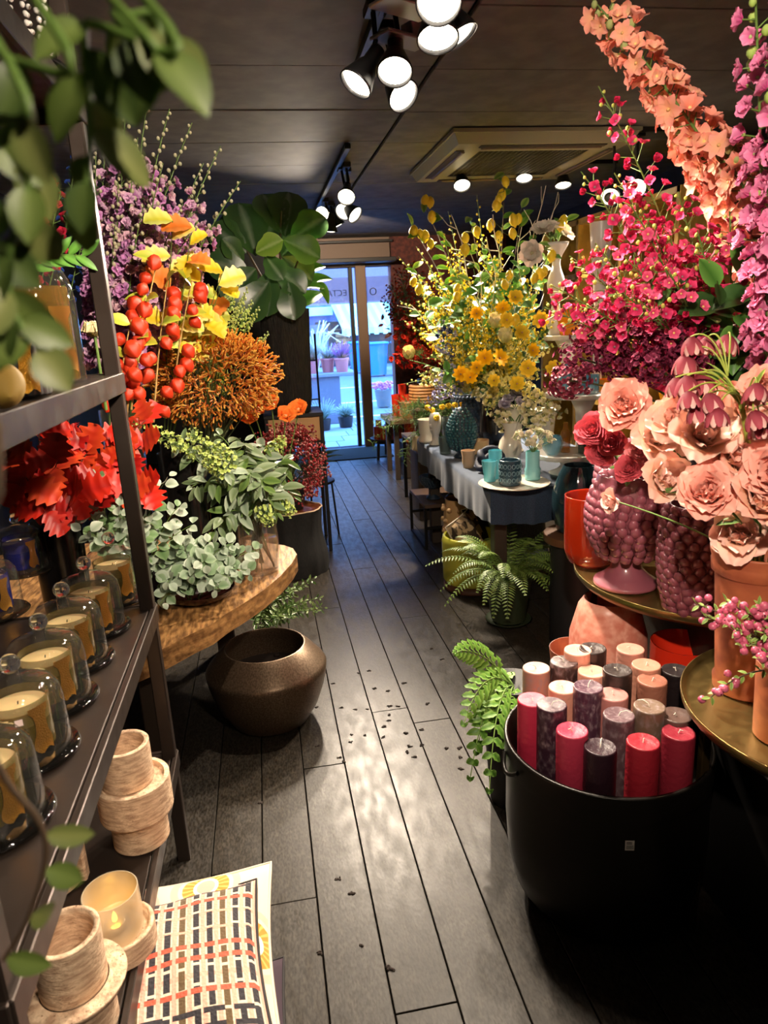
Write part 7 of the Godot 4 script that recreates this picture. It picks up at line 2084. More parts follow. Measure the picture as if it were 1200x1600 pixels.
		m.xf = Transform3D()
		part(t, "frond", m, M.foliage)

# ---- pink flowers --------------------------------------------------------
func rose(key: String, c0: String, c1: String, layers: int, n: int, L: float, ruffle: float) -> ArrayMesh:
	# a double flower: outer petals open, inner ones upright and curled in
	if lib.has(key):
		return lib[key]
	var m := MB.new()
	for l in layers:
		var f := float(l) / maxf(layers - 1, 1)
		for k in n:
			var phi := TAU * (k + 0.5 * (l % 2)) / n + l * 0.37
			m.petal(phi, L * lerpf(1.0, 0.62, f) * (1.0 + 0.1 * sin(k * 2.3 + l)), L * lerpf(0.56, 0.3, f), lerpf(0.75, 1.4, f), lerpf(0.0, 1.95, f), 0.4, ruffle * 0.5, lin(c0), lin(c1), L * 0.03, 6, 8, 0.5, L * 0.06 * f)
	m.ball(Vector3(0, L * 0.2, 0), Vector3(L * 0.1, L * 0.12, L * 0.1), 8, 5, lin("c9a83c"), lin("e8d070"))
	m.lathe([Vector2(0.003, -0.012), Vector2(0.009, -0.004), Vector2(0.012, 0.003)], 8)
	lib[key] = m.mesh()
	return lib[key]

func one_flower(called: String, label: String, cat: String, grp: String, from: Vector3, head: Vector3, face: Vector3, bow: Vector3, mesh: ArrayMesh, s: float, leaves := 2) -> void:
	var t := thing(called, label, cat, from, grp)
	var pts := bez(Vector3.ZERO, head - from - face.normalized() * 0.012, bow, 9)
	stem_of(t, pts, 0.0032, 0.0028, M.stem_green)
	part(t, "flower_head", mesh, M.petal, aim(head - from, face, s, rnd(0, TAU)))
	for i in leaves:
		var a := along(pts, 0.45 + 0.3 * i)
		var m := MB.new()
		m.leaf(0.06, 0.014, 0.5, 0.25, 0.85, 5, lin("4a6a34"), lin("6f8f4c"))
		part(t, "leaf", m, M.foliage, aim_face(a[0], around(a[1], rnd(0, TAU)) + a[1] * 0.6, Vector3(0, 1, 0.4)))

func right_flowers() -> void:
	# lisianthus in the terracotta pot
	var lis := [rose("lis1", "f2cfa6", "f6c0b2", 4, 6, 0.06, 0.22), rose("lis2", "f4d6b0", "f8ccc0", 4, 5, 0.06, 0.26), rose("lis3", "ecac98", "f3b4a6", 5, 6, 0.055, 0.24)]
	var pot := Vector3(1.13, 0.662, -1.428) + Vector3(0, 0.33, 0)
	var heads := [[Vector3(1.042, 1.253, -1.42), "pale pink lisianthus with an open yellow eye facing front"], [Vector3(0.974, 1.298, -1.45), "peach pink lisianthus behind the yellow eyed one"], [Vector3(0.951, 1.188, -1.38), "pink lisianthus drooping over the pine cone vase"], [Vector3(1.023, 1.182, -1.32), "rounded pink lisianthus above the terracotta rim"], [Vector3(0.978, 1.172, -1.62), "ruffled salmon lisianthus over the goblet"], [Vector3(1.003, 1.325, -1.85), "large loose petalled pink lisianthus reaching over the goblet"], [Vector3(1.009, 1.32, -1.6), "half hidden blush lisianthus under the bells"], [Vector3(1.098, 1.296, -1.4), "blush lisianthus at the picture's edge"], [Vector3(1.119, 1.39, -1.45), "coral lisianthus high at the picture's edge"], [Vector3(1.112, 1.345, -1.6), "blush lisianthus in the bouquet's middle"], [Vector3(1.05, 1.245, -1.75), "peach lisianthus deep in the bouquet"], [Vector3(1.057, 1.246, -1.3), "cut off blush lisianthus at the edge"], [Vector3(1.148, 1.332, -1.55), "pink lisianthus behind the striped bells"], [Vector3(1.061, 1.068, -1.42), "low pink lisianthus resting on the terracotta rim"]]
	var k := 0
	for e in heads:
		one_flower("lisianthus", e[1], "lisianthus", "", pot + rv(0.02), e[0], Vector3(rnd(-0.7, 0.1), rnd(0.25, 0.7), rnd(0.6, 1.0)), Vector3(0, 0.06, 0.03), lis[k % 3], rnd(1.2, 1.45) * (1.15 if k == 5 else 1.0), 2)
		k += 1
	# a bud on a long straight stalk
	var t := thing("lisianthus_bud", "half open pink bud on a long bare stalk lying across the goblet", "bud", pot)
	stem_of(t, bez(Vector3.ZERO, Vector3(0.908, 1.101, -1.7) - pot, Vector3(0, 0.03, 0.05), 8), 0.0026, 0.002, M.stem_green)
	part(t, "flower_head", rose("budhead", "e6b0a0", "f0c4b8", 3, 4, 0.042, 0.15), M.petal, aim(Vector3(0.903, 1.102, -1.7) - pot, Vector3(-1, 0.1, 0.1), 1.0))
	# ranunculus in the paler vase and the goblet
	var ran := [rose("ran1", "a82c3c", "d8606c", 7, 8, 0.042, 0.12), rose("ran2", "c23a4c", "e88a90", 7, 8, 0.042, 0.12)]
	var gob := Vector3(1.146, 0.702, -2.071) + Vector3(0, 0.36, 0)
	k = 0
	for e in [[Vector3(1.031, 1.223, -2.1), "large coral red ranunculus leaning out over the orange glass"], [Vector3(1.125, 1.276, -1.95), "pink ranunculus with dense rings under the loose lisianthus"], [Vector3(1.052, 1.135, -1.9), "dark red ranunculus hanging before the goblet"], [Vector3(1.09, 1.19, -1.9), "coral ranunculus in the goblet's mouth"], [Vector3(1.077, 1.197, -2.05), "rose ranunculus bud behind the goblet"], [Vector3(1.142, 1.204, -1.85), "crimson ranunculus among the peach flowers"], [Vector3(1.06, 1.159, -2.1), "deep pink ranunculus under the coral one"]]:
		one_flower("ranunculus", e[1], "ranunculus", "", gob + rv(0.02), e[0], Vector3(rnd(-0.9, -0.1), rnd(0.0, 0.6), rnd(0.5, 1.0)), Vector3(0, 0.06, 0), ran[k % 2], rnd(1.05, 1.3) if k != 0 else 1.45, 2)
		k += 1
	# striped bells hanging from a curved crown
	var bell := MB.new()
	for j in 12:
		# light and dark petals take turns
		bell.petal(TAU * j / 12.0, 0.046, 0.009, 0.65, 2.0 - 0.25 * (j % 2), 0.3, 0.05, lin("6a1a2a") if j % 2 else lin("c4606c"), lin("b85462") if j % 2 else lin("f4c8c0"), 0.004 + 0.0008 * (j % 2), 5, 4, 0.5)
	var bm := bell.mesh()
	var crown := Vector3(1.006, 1.379, -1.36)
	for e in [[Vector3(0.87, 1.422, -1.4), 0], [Vector3(0.884, 1.426, -1.38), 0], [Vector3(0.941, 1.426, -1.42), 0], [Vector3(0.864, 1.399, -1.34), 0], [Vector3(0.896, 1.395, -1.32), 0], [Vector3(0.883, 1.37, -1.34), 0], [Vector3(0.903, 1.367, -1.3), 0], [Vector3(0.989, 1.41, -1.3), 0], [Vector3(0.971, 1.358, -1.28), 0], [Vector3(1.003, 1.333, -1.3), 0], [Vector3(0.974, 1.501, -1.45), 1], [Vector3(1.021, 1.503, -1.45), 1], [Vector3(0.932, 1.503, -1.45), 1], [Vector3(0.923, 1.467, -1.45), 1]]:
		var h: Vector3 = e[0]
		var o := crown + (Vector3(0, 0.0, 0) if e[1] == 0 else Vector3(-0.02, 0.07, -0.03))
		t = thing("striped_bell_flower", "pink striped bell flower hanging on an arched green stalk over the lisianthus" if e[1] == 0 else "coral bell flower on the upper arched stalk over the lisianthus", "bell flower", o, "lower hanging bells" if e[1] == 0 else "upper coral bells")
		var top := h + Vector3(0.0, 0.03, 0)
		var pts := bez(Vector3.ZERO, top - o, Vector3(0, 0.07, 0.01), 10)
		var m := MB.new()
		m.tube(pts, 0.0022, 0.0018, 5)
		part(t, "stalk", m, mat("stalk_lime", "a3b04a", 0.45))
		part(t, "bell", bm, M.petal, aim(top - o, Vector3(rnd(-0.25, 0.25), -1, rnd(0, 0.3)), rnd(0.95, 1.15), rnd(0, TAU)))
	t = thing("bell_crown_stem", "thick green stem bearing the arched bell stalks", "flower stem", pot)
	stem_of(t, bez(Vector3.ZERO, crown - pot, Vector3(0.02, 0, 0), 8), 0.007, 0.006, mat("stalk_lime", "a3b04a", 0.45))
	for j in 9:
		var m := MB.new()
		m.leaf(rnd(0.09, 0.16), 0.005, 1.1, 0.3, 0.9, 6, lin("7f9a3c"), lin("b9c46a"))
		part(t, "leaf", m, M.foliage, aim_face(crown - pot + rv(0.01), Vector3(rnd(-1, 0.8), rnd(0.4, 1.2), rnd(-0.3, 0.7)), Vector3(0, 1, 0.5)))
	# tall vase behind for the big sprays
	var vp := Vector3(1.55, 0.702, -2.18)
	vessel("tall_black_vase", "tall black vase behind the lisianthus holding the coral delphinium", "vase", vp, [Vector2(0, 0), Vector2(0.09, 0), Vector2(0.1, 0.02), Vector2(0.105, 0.45), Vector2(0.1, 0.46), Vector2(0, 0.4)], M.black_glaze, 28)
	var mouth := vp + Vector3(0, 0.44, 0)
	var coral := [bloom("cor1", 5, 0.036, 0.0125, 0.75, 0.0, 0.3, 0.12, "fbe0b0", "f49a8c", 2, 0.4, "f4d060", 4, 4, 0.9), bloom("cor2", 6, 0.036, 0.0125, 0.55, -0.2, 0.3, 0.15, "f6bc90", "f3a498", 1, 0.5, "e8b050", 4, 4, 0.9), bloom("cor3", 5, 0.035, 0.0125, 1.0, 0.4, 0.3, 0.15, "f08a6c", "f5aa9c", 1, 0.0, "f8dc8a", 4, 4, 0.9)]
	for e in [[Vector3(0.903, 2.381, -1.95), Vector3(0.02, 0.06, 0.03), 84], [Vector3(1.085, 2.244, -2), Vector3(0.0, 0.05, 0), 56], [Vector3(1.229, 2.019, -1.85), Vector3(0.0, 0.0, 0.05), 40], [Vector3(1.269, 2.102, -2.1), Vector3(0, 0.05, 0.05), 44]]:
		spire("coral_delphinium", "coral delphinium spike " + {84: "leaning farthest out, its tip cut by the upper picture edge", 56: "second in length beside the longest one", 40: "shortest, next to the magenta larkspur", 44: "half hidden behind the longer coral ones"}[e[2]], "delphinium", "coral delphinium spikes", Vector3(1.547, 1.626, -1.95) + rv(0.04), e[0], e[1], coral, e[2], 0.05, 1.35, 0.95, 0.036, 8, ["8fa05a", "c2c88a"], 0.011, 0.006, 0.5, false, 0.93)
	var hot := [bloom("hot1", 4, 0.02, 0.0115, 0.8, 0.3, 0.3, 0.2, "b0164a", "de4478", 1, 0.0, "7a1030", 3, 4, 0.6), bloom("hot2", 4, 0.019, 0.011, 1.1, 0.9, 0.35, 0.2, "960f36", "cc2c5c", 2, 0.3, "", 3, 3, 0.6), bloom("hot3", 5, 0.02, 0.011, 0.7, 0.1, 0.25, 0.2, "c4285c", "ea6a94", 1, 0.0, "e8d060", 3, 4, 0.6)]
	for e in [[Vector3(0.943, 2.168, -1.95), Vector3(0.0, 0.1, 0.05)], [Vector3(0.876, 1.953, -1.9), Vector3(0, 0.1, 0.05)], [Vector3(1.021, 1.967, -2), Vector3(0, 0.1, 0)], [Vector3(0.993, 1.862, -1.85), Vector3(0, 0.1, 0.1)], [Vector3(0.836, 1.676, -2), Vector3(-0.05, 0.14, 0.05)], [Vector3(0.797, 1.615, -1.95), Vector3(-0.05, 0.1, 0.05)], [Vector3(0.915, 1.756, -2.05), Vector3(-0.05, 0.12, 0.05)], [Vector3(0.97, 1.784, -2), Vector3(-0.05, 0.1, 0.05)], [Vector3(0.98, 1.735, -1.85), Vector3(0, 0.1, 0.08)], [Vector3(1.069, 1.819, -1.9), Vector3(0, 0.1, 0.05)], [Vector3(1.158, 1.898, -1.9), Vector3(0, 0.1, 0.05)], [Vector3(0.879, 1.627, -1.9), Vector3(0, 0.1, 0.08)], [Vector3(0.912, 1.662, -1.8), Vector3(0, 0.1, 0.08)], [Vector3(1.158, 1.788, -1.8), Vector3(0, 0.1, 0.08)], [Vector3(1.004, 1.618, -1.8), Vector3(0, 0.1, 0.08)], [Vector3(1.246, 1.832, -1.8), Vector3(0, 0.05, 0.05)], [Vector3(1.043, 1.693, -1.75), Vector3(0, 0.08, 0.08)]]:
		spire("hot_pink_spray", "arching spray of small hot pink flowers on green stalks", "pink spray", "hot pink sprays", mouth + rv(0.04), e[0], e[1], hot, 44, 0.36, 1.3, 0.85, 0.045, 7, ["9fb04a", "d8d070"], 0.006, 0.004, 0.9, false, 0.93)
	var mag := [bloom("mag1", 6, 0.03, 0.016, 0.7, 0.2, 0.25, 0.25, "c44888", "e88ab4", 2, 0.4), bloom("mag2", 5, 0.03, 0.016, 0.9, 0.5, 0.25, 0.25, "c44a86", "e894bc", 1, 0.0, "8fae4a")]
	for e in [[Vector3(1.024, 2.196, -1.45), 44, Vector3(0.0, 0.05, 0)], [Vector3(1.044, 2.112, -1.4), 40, Vector3(0.02, 0.05, 0)], [Vector3(1.087, 1.945, -1.45), 26, Vector3(0.02, 0.05, 0)]]:
		spire("magenta_larkspur", {44: "magenta pink larkspur spike nearest the coral ones, reaching the upper picture edge", 40: "magenta larkspur spike cut by the side of the picture", 26: "short magenta larkspur spike low at the side of the picture"}[e[1]], "larkspur", "magenta larkspur spikes", Vector3(1.4, 1.1, -1.75), e[0], e[2], mag, e[1], 0.3, 1.15, 0.85, 0.034, 6, ["8fae4a", "b8cc7a"], 0.011, 0.006, 0.5, false, 0.95)
	# burgundy lilac heads
	var lilac := bloom("lilac", 4, 0.0075, 0.005, 0.6, 0.2, 0.3, 0.1, "3c0c1c", "86304e", 1, 0.0, "", 2, 2)
	for e in [[Vector3(0.929, 1.465, -2), 0], [Vector3(1.026, 1.532, -2.1), 1], [Vector3(1.051, 1.457, -2.02), 0], [Vector3(1.093, 1.512, -1.95), 0], [Vector3(1.145, 1.492, -1.9), 0], [Vector3(0.9, 1.401, -2), 1], [Vector3(1.094, 1.426, -2.02), 0], [Vector3(1.181, 1.543, -1.9), 0], [Vector3(1.079, 1.436, -1.85), 0], [Vector3(1.042, 1.569, -2.05), 1], [Vector3(1.185, 1.456, -1.85), 0]]:
		t = thing("burgundy_lilac", "dark burgundy lilac head in the mass under the hot pink sprays" if e[1] == 0 else "dusty rose lilac head at the outer side of the burgundy mass", "lilac", mouth, "burgundy lilac heads" if e[1] == 0 else "dusty lilac heads")
		var h: Vector3 = e[0] - mouth
		var pts := bez(Vector3.ZERO, h, Vector3(0, 0.08, 0), 8)
		stem_of(t, pts, 0.004, 0.003, M.stem_dark)
		var all := MB.new()
		for j in 150:
			var d := Vector3(rnd(-1, 1), rnd(-1, 1), rnd(-1, 1)).normalized()
			var w := Vector3(d.x * 0.075, d.y * 0.05, d.z * 0.06) * rnd(0.7, 1.05)
			all.add(lilac.surface_get_arrays(0), aim(h + w, d, rnd(0.9, 1.5) * (1.15 if e[1] else 1.0), rnd(0, TAU)))
		part(t, "florets", all, vcol("petal_dusty", 0.5, "", {"albedo_color": Color("ffd8d0")}) if e[1] else M.petal, Transform3D(), "stuff")
	# green leaves behind
	for e in [[Vector3(1.19, 1.656, -1.75), 10], [Vector3(1.261, 1.681, -1.7), 10], [Vector3(1.252, 1.572, -1.75), 12], [Vector3(1.205, 1.594, -1.85), 8], [Vector3(1.31, 1.553, -1.7), 10], [Vector3(1.134, 1.667, -1.9), 6], [Vector3(1.283, 1.456, -1.7), 9]]:
		leafy("hydrangea_branch", "branch of broad dark green leaves between the hot pink sprays and the bells", "leaf branch", "broad green leaf branches", mouth + rv(0.03), e[0], Vector3(0, 0.1, 0.03), e[1], 0.35, 0.13, 0.045, [["22381a", "36522a"], ["2c4a20", "4f7a36"], ["3d6a2a", "6a9a4a"]], 0.5, 0.8, 0.3, true, "gloss_leaf", "stem_green", 0.004)
	# berry sprigs in the smaller terracotta pot
	var bp := Vector3(1.069, 0.662, -1.221) + Vector3(0, 0.16, 0)
	var ball := MB.new()
	ball.ball(Vector3.ZERO, Vector3(0.0088, 0.0085, 0.0088), 12, 9, lin("a83a5c"), lin("d8708c"))
	ball.ball(Vector3(0, 0.0082, 0), Vector3(0.0022, 0.0012, 0.0022), 6, 4, lin("5a1a2a"), lin("5a1a2a"))
	var bmesh := ball.mesh()
	for e in [Vector3(0.892, 0.967, -1.3), Vector3(0.903, 0.944, -1.28), Vector3(0.947, 0.976, -1.28), Vector3(0.93, 0.937, -1.22), Vector3(0.972, 0.96, -1.24), Vector3(0.977, 0.989, -1.22), Vector3(0.966, 0.943, -1.18), Vector3(0.94, 0.904, -1.15), Vector3(0.883, 0.786, -1.22), Vector3(0.993, 0.974, -1.2), Vector3(0.933, 0.909, -1.2)]:
		t = thing("berry_sprig", "sprig of pink berries and tiny leaves spilling over the smaller terracotta pot", "berry sprig", bp, "pink berry sprigs")
		var pts := bez(Vector3.ZERO, e - bp, Vector3(-0.02, 0.06, 0.01), 10)
		stem_of(t, pts, 0.0022, 0.0012, M.twig)
		for j in 9:
			var a := along(pts, 0.6 + 0.4 * j / 8.0)
			part(t, "berry", bmesh, mat_gloss(), aim(a[0] + rv(0.016), rv(1.0) + Vector3(0, -0.5, 0.6), rnd(0.8, 1.15)))
		for j in 16:
			var a := along(pts, 0.25 + 0.78 * j / 15.0)
			var m := MB.new()
			m.leaf(0.021, 0.0042, 0.4, 0.2, 0.85, 3, lin("6f8f3c"), lin("a3b86a"))
			part(t, "leaf", m, M.foliage, aim_face(a[0], around(a[1], j * 2.4) + a[1] * 0.8, Vector3(0, 1, 0.5)))

# ---- yellow and blue flowers over the blue table ---------------------------
func table_flowers() -> void:
	var mouth := Vector3(1.5, 1.06, -4.55)
	vessel("lemon_vase", "dark stoneware vase at the table's back holding lemon branches", "vase", Vector3(1.5, 0.758, -4.55), [Vector2(0, 0), Vector2(0.07, 0), Vector2(0.09, 0.1), Vector2(0.075, 0.3), Vector2(0.07, 0.3), Vector2(0, 0.25)], M.black_glaze, 28)
	var lemon := MB.new()
	lemon.lathe([Vector2(0, -0.036), Vector2(0.006, -0.033), Vector2(0.018, -0.024), Vector2(0.025, -0.006), Vector2(0.025, 0.006), Vector2(0.018, 0.023), Vector2(0.007, 0.031), Vector2(0.005, 0.036), Vector2(0, 0.039)], 18)
	var lemonm := lemon.mesh()
	var lm: Material = mat("lemon_skin", "ecca2c", 0.4, 0.0, {"normal_enabled": true, "normal_scale": 0.3, "normal_texture": noise_tex(0.12, 2, Color.BLACK, Color.WHITE, 128, 7, 0.2, 0.8, 3.0), "uv1_triplanar": true, "uv1_scale": Vector3(8, 8, 8)})
	for br in [
		[Vector3(1.017, 2.246, -4.3), [Vector3(1.064, 2.172, -4.3), Vector3(1.055, 2.252, -4.3), Vector3(1.025, 2.26, -4.3)]],
		[Vector3(0.969, 2.132, -4.4), [Vector3(1.063, 2.03, -4.35), Vector3(1.042, 2.079, -4.4), Vector3(1.014, 2.091, -4.4), Vector3(0.972, 2.107, -4.4)]],
		[Vector3(1.471, 2.382, -4.2), [Vector3(1.424, 2.21, -4.2), Vector3(1.436, 2.241, -4.2), Vector3(1.472, 2.272, -4.25), Vector3(1.478, 2.335, -4.2), Vector3(1.388, 2.105, -4.2)]],
		[Vector3(1.5, 2.165, -4), [Vector3(1.448, 2.034, -4), Vector3(1.455, 2.103, -4), Vector3(1.481, 2.109, -4), Vector3(1.4, 2.03, -4.1)]],
		[Vector3(1.266, 2.149, -4.2), [Vector3(1.233, 2.04, -4.2), Vector3(1.217, 1.972, -4.15), Vector3(1.303, 2.072, -4.2)]],
		[Vector3(1.407, 1.842, -3.9), [Vector3(1.392, 1.809, -3.9), Vector3(1.349, 1.758, -3.85), Vector3(1.389, 1.57, -3.8)]],
		[Vector3(1.182, 1.837, -4.2), [Vector3(1.18, 1.759, -4.2), Vector3(1.162, 1.714, -4.15)]],
		[Vector3(1.636, 1.95, -3.9), [Vector3(1.637, 1.9, -3.9), Vector3(1.517, 1.784, -3.85), Vector3(1.57, 1.809, -3.9), Vector3(1.593, 1.818, -3.9)]],
		[Vector3(0.981, 1.903, -4.5), [Vector3(0.982, 1.828, -4.5), Vector3(1.006, 1.778, -4.45)]],
		[Vector3(1.719, 2.079, -3.9), [Vector3(1.686, 2.057, -3.9), Vector3(1.71, 2.082, -3.92)]]]:
		var t := thing("lemon_branch", "thin branch of small yellow lemons and leaves against the dark ceiling", "lemon branch", mouth, "lemon branches")
		var pts := bez(Vector3.ZERO, br[0] - mouth, Vector3(0.03, 0.1, 0), 12)
		stem_of(t, pts, 0.004, 0.0018, M.twig)
		for q: Vector3 in br[1]:
			var hang := MB.new()
			var w := q - mouth
			var best: Array = along(pts, 0.99)
			for j in 13:
				var a := along(pts, j / 12.0)
				if a[0].distance_to(w) < best[0].distance_to(w):
					best = a
			hang.tube([best[0], w + Vector3(0, 0.036, 0)], 0.0016, 0.0014, 4)
			part(t, "lemon_stalk", hang, M.stem_dark)
			part(t, "lemon", lemonm, lm, aim(w, Vector3(rnd(-0.3, 0.3), -1, rnd(-0.2, 0.3)), rnd(0.85, 1.1)))
		for j in 12:
			var a := along(pts, 0.45 + 0.55 * j / 11.0)
			var m := MB.new()
			m.leaf(rnd(0.07, 0.1), 0.02, 0.5, 0.25, 0.85, 6, lin("4a7a2a"), lin(["7fa044", "5f8a34", "a3b860"][j % 3]))
			part(t, "leaf", m, M.foliage, aim_face(a[0], Vector3(rnd(-1, 1), rnd(-0.4, 0.8), rnd(-0.4, 1)), Vector3(0, 0.7, 0.8)))
	# white twisted twigs
	for q in [Vector3(1.599, 2.259, -3.9), Vector3(1.669, 2.226, -3.9), Vector3(1.481, 2.06, -3.95), Vector3(1.334, 2.136, -4), Vector3(1.125, 2.156, -4.1), Vector3(1.279, 2.016, -3.95), Vector3(0.931, 1.693, -4.4), Vector3(1.202, 1.941, -4)]:
		var t := thing("white_twig", "bare twisted white twig above the yellow flowers", "twig", mouth + Vector3(0.06, 0, 0.1), "white twisted twigs")
		var o := t.position
		var pts := []
		for i in 16:
			var f := i / 15.0
			pts.append((q - o) * f + Vector3(sin(f * 11.0 + q.x * 9.0), sin(f * 8.0 + q.y * 7.0) + 0.5, 0.3) * 0.035 * sin(PI * f))
		var m := MB.new()
		m.tube(pts, 0.006, 0.002, 6)
		part(t, "stem", m, mat("twig_pale", "d2c6ae", 0.6))
		for i in 5:
			var a := along(pts, 0.45 + 0.12 * i)
			m = MB.new()
			var d = (around(a[1], rnd(0, TAU)) + a[1] * 0.9).normalized()
			m.tube([a[0], a[0] + d * 0.06 + rv(0.015), a[0] + d * 0.12 + Vector3(0, 0.02, 0)], 0.003, 0.0015, 5)
			part(t, "side_twig", m, M.twig_pale)
	# yellow sprays, petals small, joined per stem
	var tiny := bloom("tinyy", 4, 0.012, 0.0075, 0.8, 0.2, 0.3, 0.1, "d4b010", "eedc3c", 1, 0.0, "", 2, 2)
	var pale := bloom("paley", 5, 0.017, 0.009, 0.7, 0.1, 0.2, 0.1, "e0d05a", "f4efa8", 1, 0.0, "d8b020", 2, 3)
	for q in [Vector3(0.912, 1.99, -4.6), Vector3(1.007, 2.033, -4.5), Vector3(1.119, 2.097, -4.3), Vector3(1.337, 2.284, -4.3), Vector3(1.146, 1.945, -4.2), Vector3(0.979, 1.834, -4.6), Vector3(0.932, 1.722, -4.7), Vector3(1.172, 1.796, -4.1), Vector3(1.007, 1.517, -4.5), Vector3(1.106, 1.663, -4.3), Vector3(1.481, 1.839, -3.9), Vector3(1.593, 1.767, -3.9), Vector3(1.197, 1.686, -4), Vector3(1.312, 1.819, -4), Vector3(1.016, 1.715, -4.6), Vector3(1.48, 1.633, -3.8), Vector3(1.161, 2.201, -4.3), Vector3(1.059, 1.893, -4.4), Vector3(1.369, 1.919, -4), Vector3(1.59, 1.661, -3.8), Vector3(1.236, 1.579, -3.95), Vector3(0.928, 1.601, -4.6), Vector3(1.087, 1.425, -4.1), Vector3(1.179, 1.512, -3.95), Vector3(1.279, 1.643, -3.85), Vector3(1.389, 1.772, -3.85), Vector3(1.038, 1.554, -4.2), Vector3(1.008, 1.824, -4.45), Vector3(1.191, 2.008, -4.15), Vector3(1.098, 1.808, -4.25), Vector3(1.406, 1.435, -3.7), Vector3(1.388, 2.085, -4), Vector3(1.535, 1.899, -3.85), Vector3(1.586, 1.559, -3.7)]:
		spire("yellow_spray", "airy spray of tiny yellow flowers in the lemon bouquet", "yellow spray", "tiny yellow sprays", mouth + rv(0.05), q, Vector3(0, 0.08, 0), [tiny], 70, 0.25, 1.6, 0.8, 0.04, 10, ["b8a030", "e8d860"], 0.008, 0.003, 0.8, true)
	for q in [Vector3(0.91, 1.195, -4.6), Vector3(1.043, 1.356, -4.5), Vector3(0.987, 1.255, -4.55), Vector3(1.103, 1.122, -4.35), Vector3(1.191, 1.36, -4.2), Vector3(1.288, 1.434, -4), Vector3(1.388, 1.363, -3.85), Vector3(1.499, 1.36, -3.75), Vector3(1.553, 1.256, -3.7), Vector3(1.647, 1.421, -3.75), Vector3(1.329, 1.257, -3.9), Vector3(1.426, 1.191, -3.75), Vector3(1.238, 1.212, -4.1), Vector3(1.115, 1.477, -4.2), Vector3(1.555, 1.459, -3.8), Vector3(1.407, 1.467, -3.8), Vector3(1.035, 1.202, -4.4), Vector3(1.349, 1.152, -3.85), Vector3(1.556, 1.081, -3.7), Vector3(1.251, 1.044, -3.9)]:
		spire("pale_spray", "spray of pale yellow star flowers low over the blue table", "yellow spray", "pale yellow star sprays", mouth + Vector3(0, 0.02, 0.1) + rv(0.06), q, Vector3(0, 0.14, 0.02), [pale], 34, 0.35, 1.2, 0.9, 0.035, 6, ["a8b050", "d8d880"], 0.008, 0.003, 0.8, true)
	var daisy := bloom("daisy", 9, 0.045, 0.013, 0.45, 0.05, 0.2, 0.12, "e09a08", "f4c818", 1, 0.0, "8a5a10", 4, 3, 0.5)
	var daisy2 := bloom("daisy2", 8, 0.04, 0.015, 0.35, -0.05, 0.2, 0.12, "e0b010", "f6d83a", 2, 0.35, "a86a10", 4, 3, 0.5)
	var k := 0
	for q in [Vector3(1.198, 1.319, -3.9), Vector3(1.389, 1.687, -3.8), Vector3(1.337, 1.634, -3.85), Vector3(1.341, 1.572, -3.8), Vector3(1.263, 1.366, -3.95), Vector3(1.407, 1.501, -3.75), Vector3(1.449, 1.406, -3.7), Vector3(1.266, 1.25, -3.8), Vector3(1.174, 1.263, -3.95), Vector3(1.571, 1.307, -3.7), Vector3(1.313, 1.367, -3.85), Vector3(1.424, 1.316, -3.7), Vector3(1.218, 1.614, -3.95), Vector3(1.381, 1.229, -3.75), Vector3(1.132, 1.281, -4), Vector3(1.516, 1.563, -3.75)]:
		one_flower("yellow_daisy", "orange yellow daisy with slender petals over the blue table" if k % 2 == 0 else "clear yellow daisy with double petals over the blue table", "daisy", "orange yellow daisies" if k % 2 == 0 else "clear yellow daisies", mouth + Vector3(0, 0.02, 0.15) + rv(0.05), q, Vector3(rnd(-0.6, 0.4), rnd(-0.1, 0.8), 1), Vector3(0, 0.08, 0), daisy if k % 2 == 0 else daisy2, rnd(0.9, 1.25), 1)
		k += 1
	# large translucent pale petals and green leaves
	for q in [Vector3(1.296, 1.534, -3.85), Vector3(1.333, 1.454, -3.8), Vector3(0.939, 1.362, -4.5)]:
		one_flower("pale_tulip", ["large pale yellow tulip glowing in the bouquet's middle", "pale tulip just below the glowing one", "small pale tulip near the red hips"][k - 16], "tulip", "", mouth + rv(0.04), q, Vector3(-0.2, 1, 0.4), Vector3(0, 0.06, 0), bloom("tulip", 6, 0.085, 0.04, 0.9, 1.55, 0.35, 0.08, "c8cc6a", "eee8a8", 1, 0.0, "", 5, 5, 0.5), 1.0, 2)
		k += 1
	for q in [Vector3(1.25, 1.863, -4.1), Vector3(1.306, 1.791, -4.1), Vector3(1.149, 1.772, -4.3), Vector3(1.5, 1.846, -4), Vector3(1.096, 1.817, -4.4), Vector3(1.359, 1.937, -4.2), Vector3(1.556, 1.98, -4), Vector3(1.198, 1.657, -4.2), Vector3(1.095, 1.284, -4.3), Vector3(1.401, 1.751, -4.1), Vector3(1.596, 1.491, -3.9), Vector3(1.009, 1.633, -4.4), Vector3(1.222, 1.399, -4.1), Vector3(1.425, 1.605, -3.95), Vector3(1.538, 1.738, -3.95)]:
		leafy("green_leaf_branch", "branch of bright green rounded leaves inside the lemon bouquet", "leaf branch", "green branches in the lemon bouquet", mouth + rv(0.04), q, Vector3(0, 0.08, 0), 10, 0.45, 0.11, 0.038, [["3c6a26", "5f9440"], ["5a8a34", "8ab85a"], ["2c4f20", "4a7434"]], 0.5, 0.85)
	# lilac blue small flowers beside the pine cone vase
	var blue := bloom("lilacblue", 5, 0.015, 0.009, 0.7, 0.2, 0.2, 0.2, "6a6a9c", "b8b4d0", 1, 0.0, "", 2, 3)
	var navy := bloom("navyf", 5, 0.022, 0.012, 0.7, 0.2, 0.2, 0.3, "1c2458", "3a4a94", 2, 0.4, "", 2, 3)
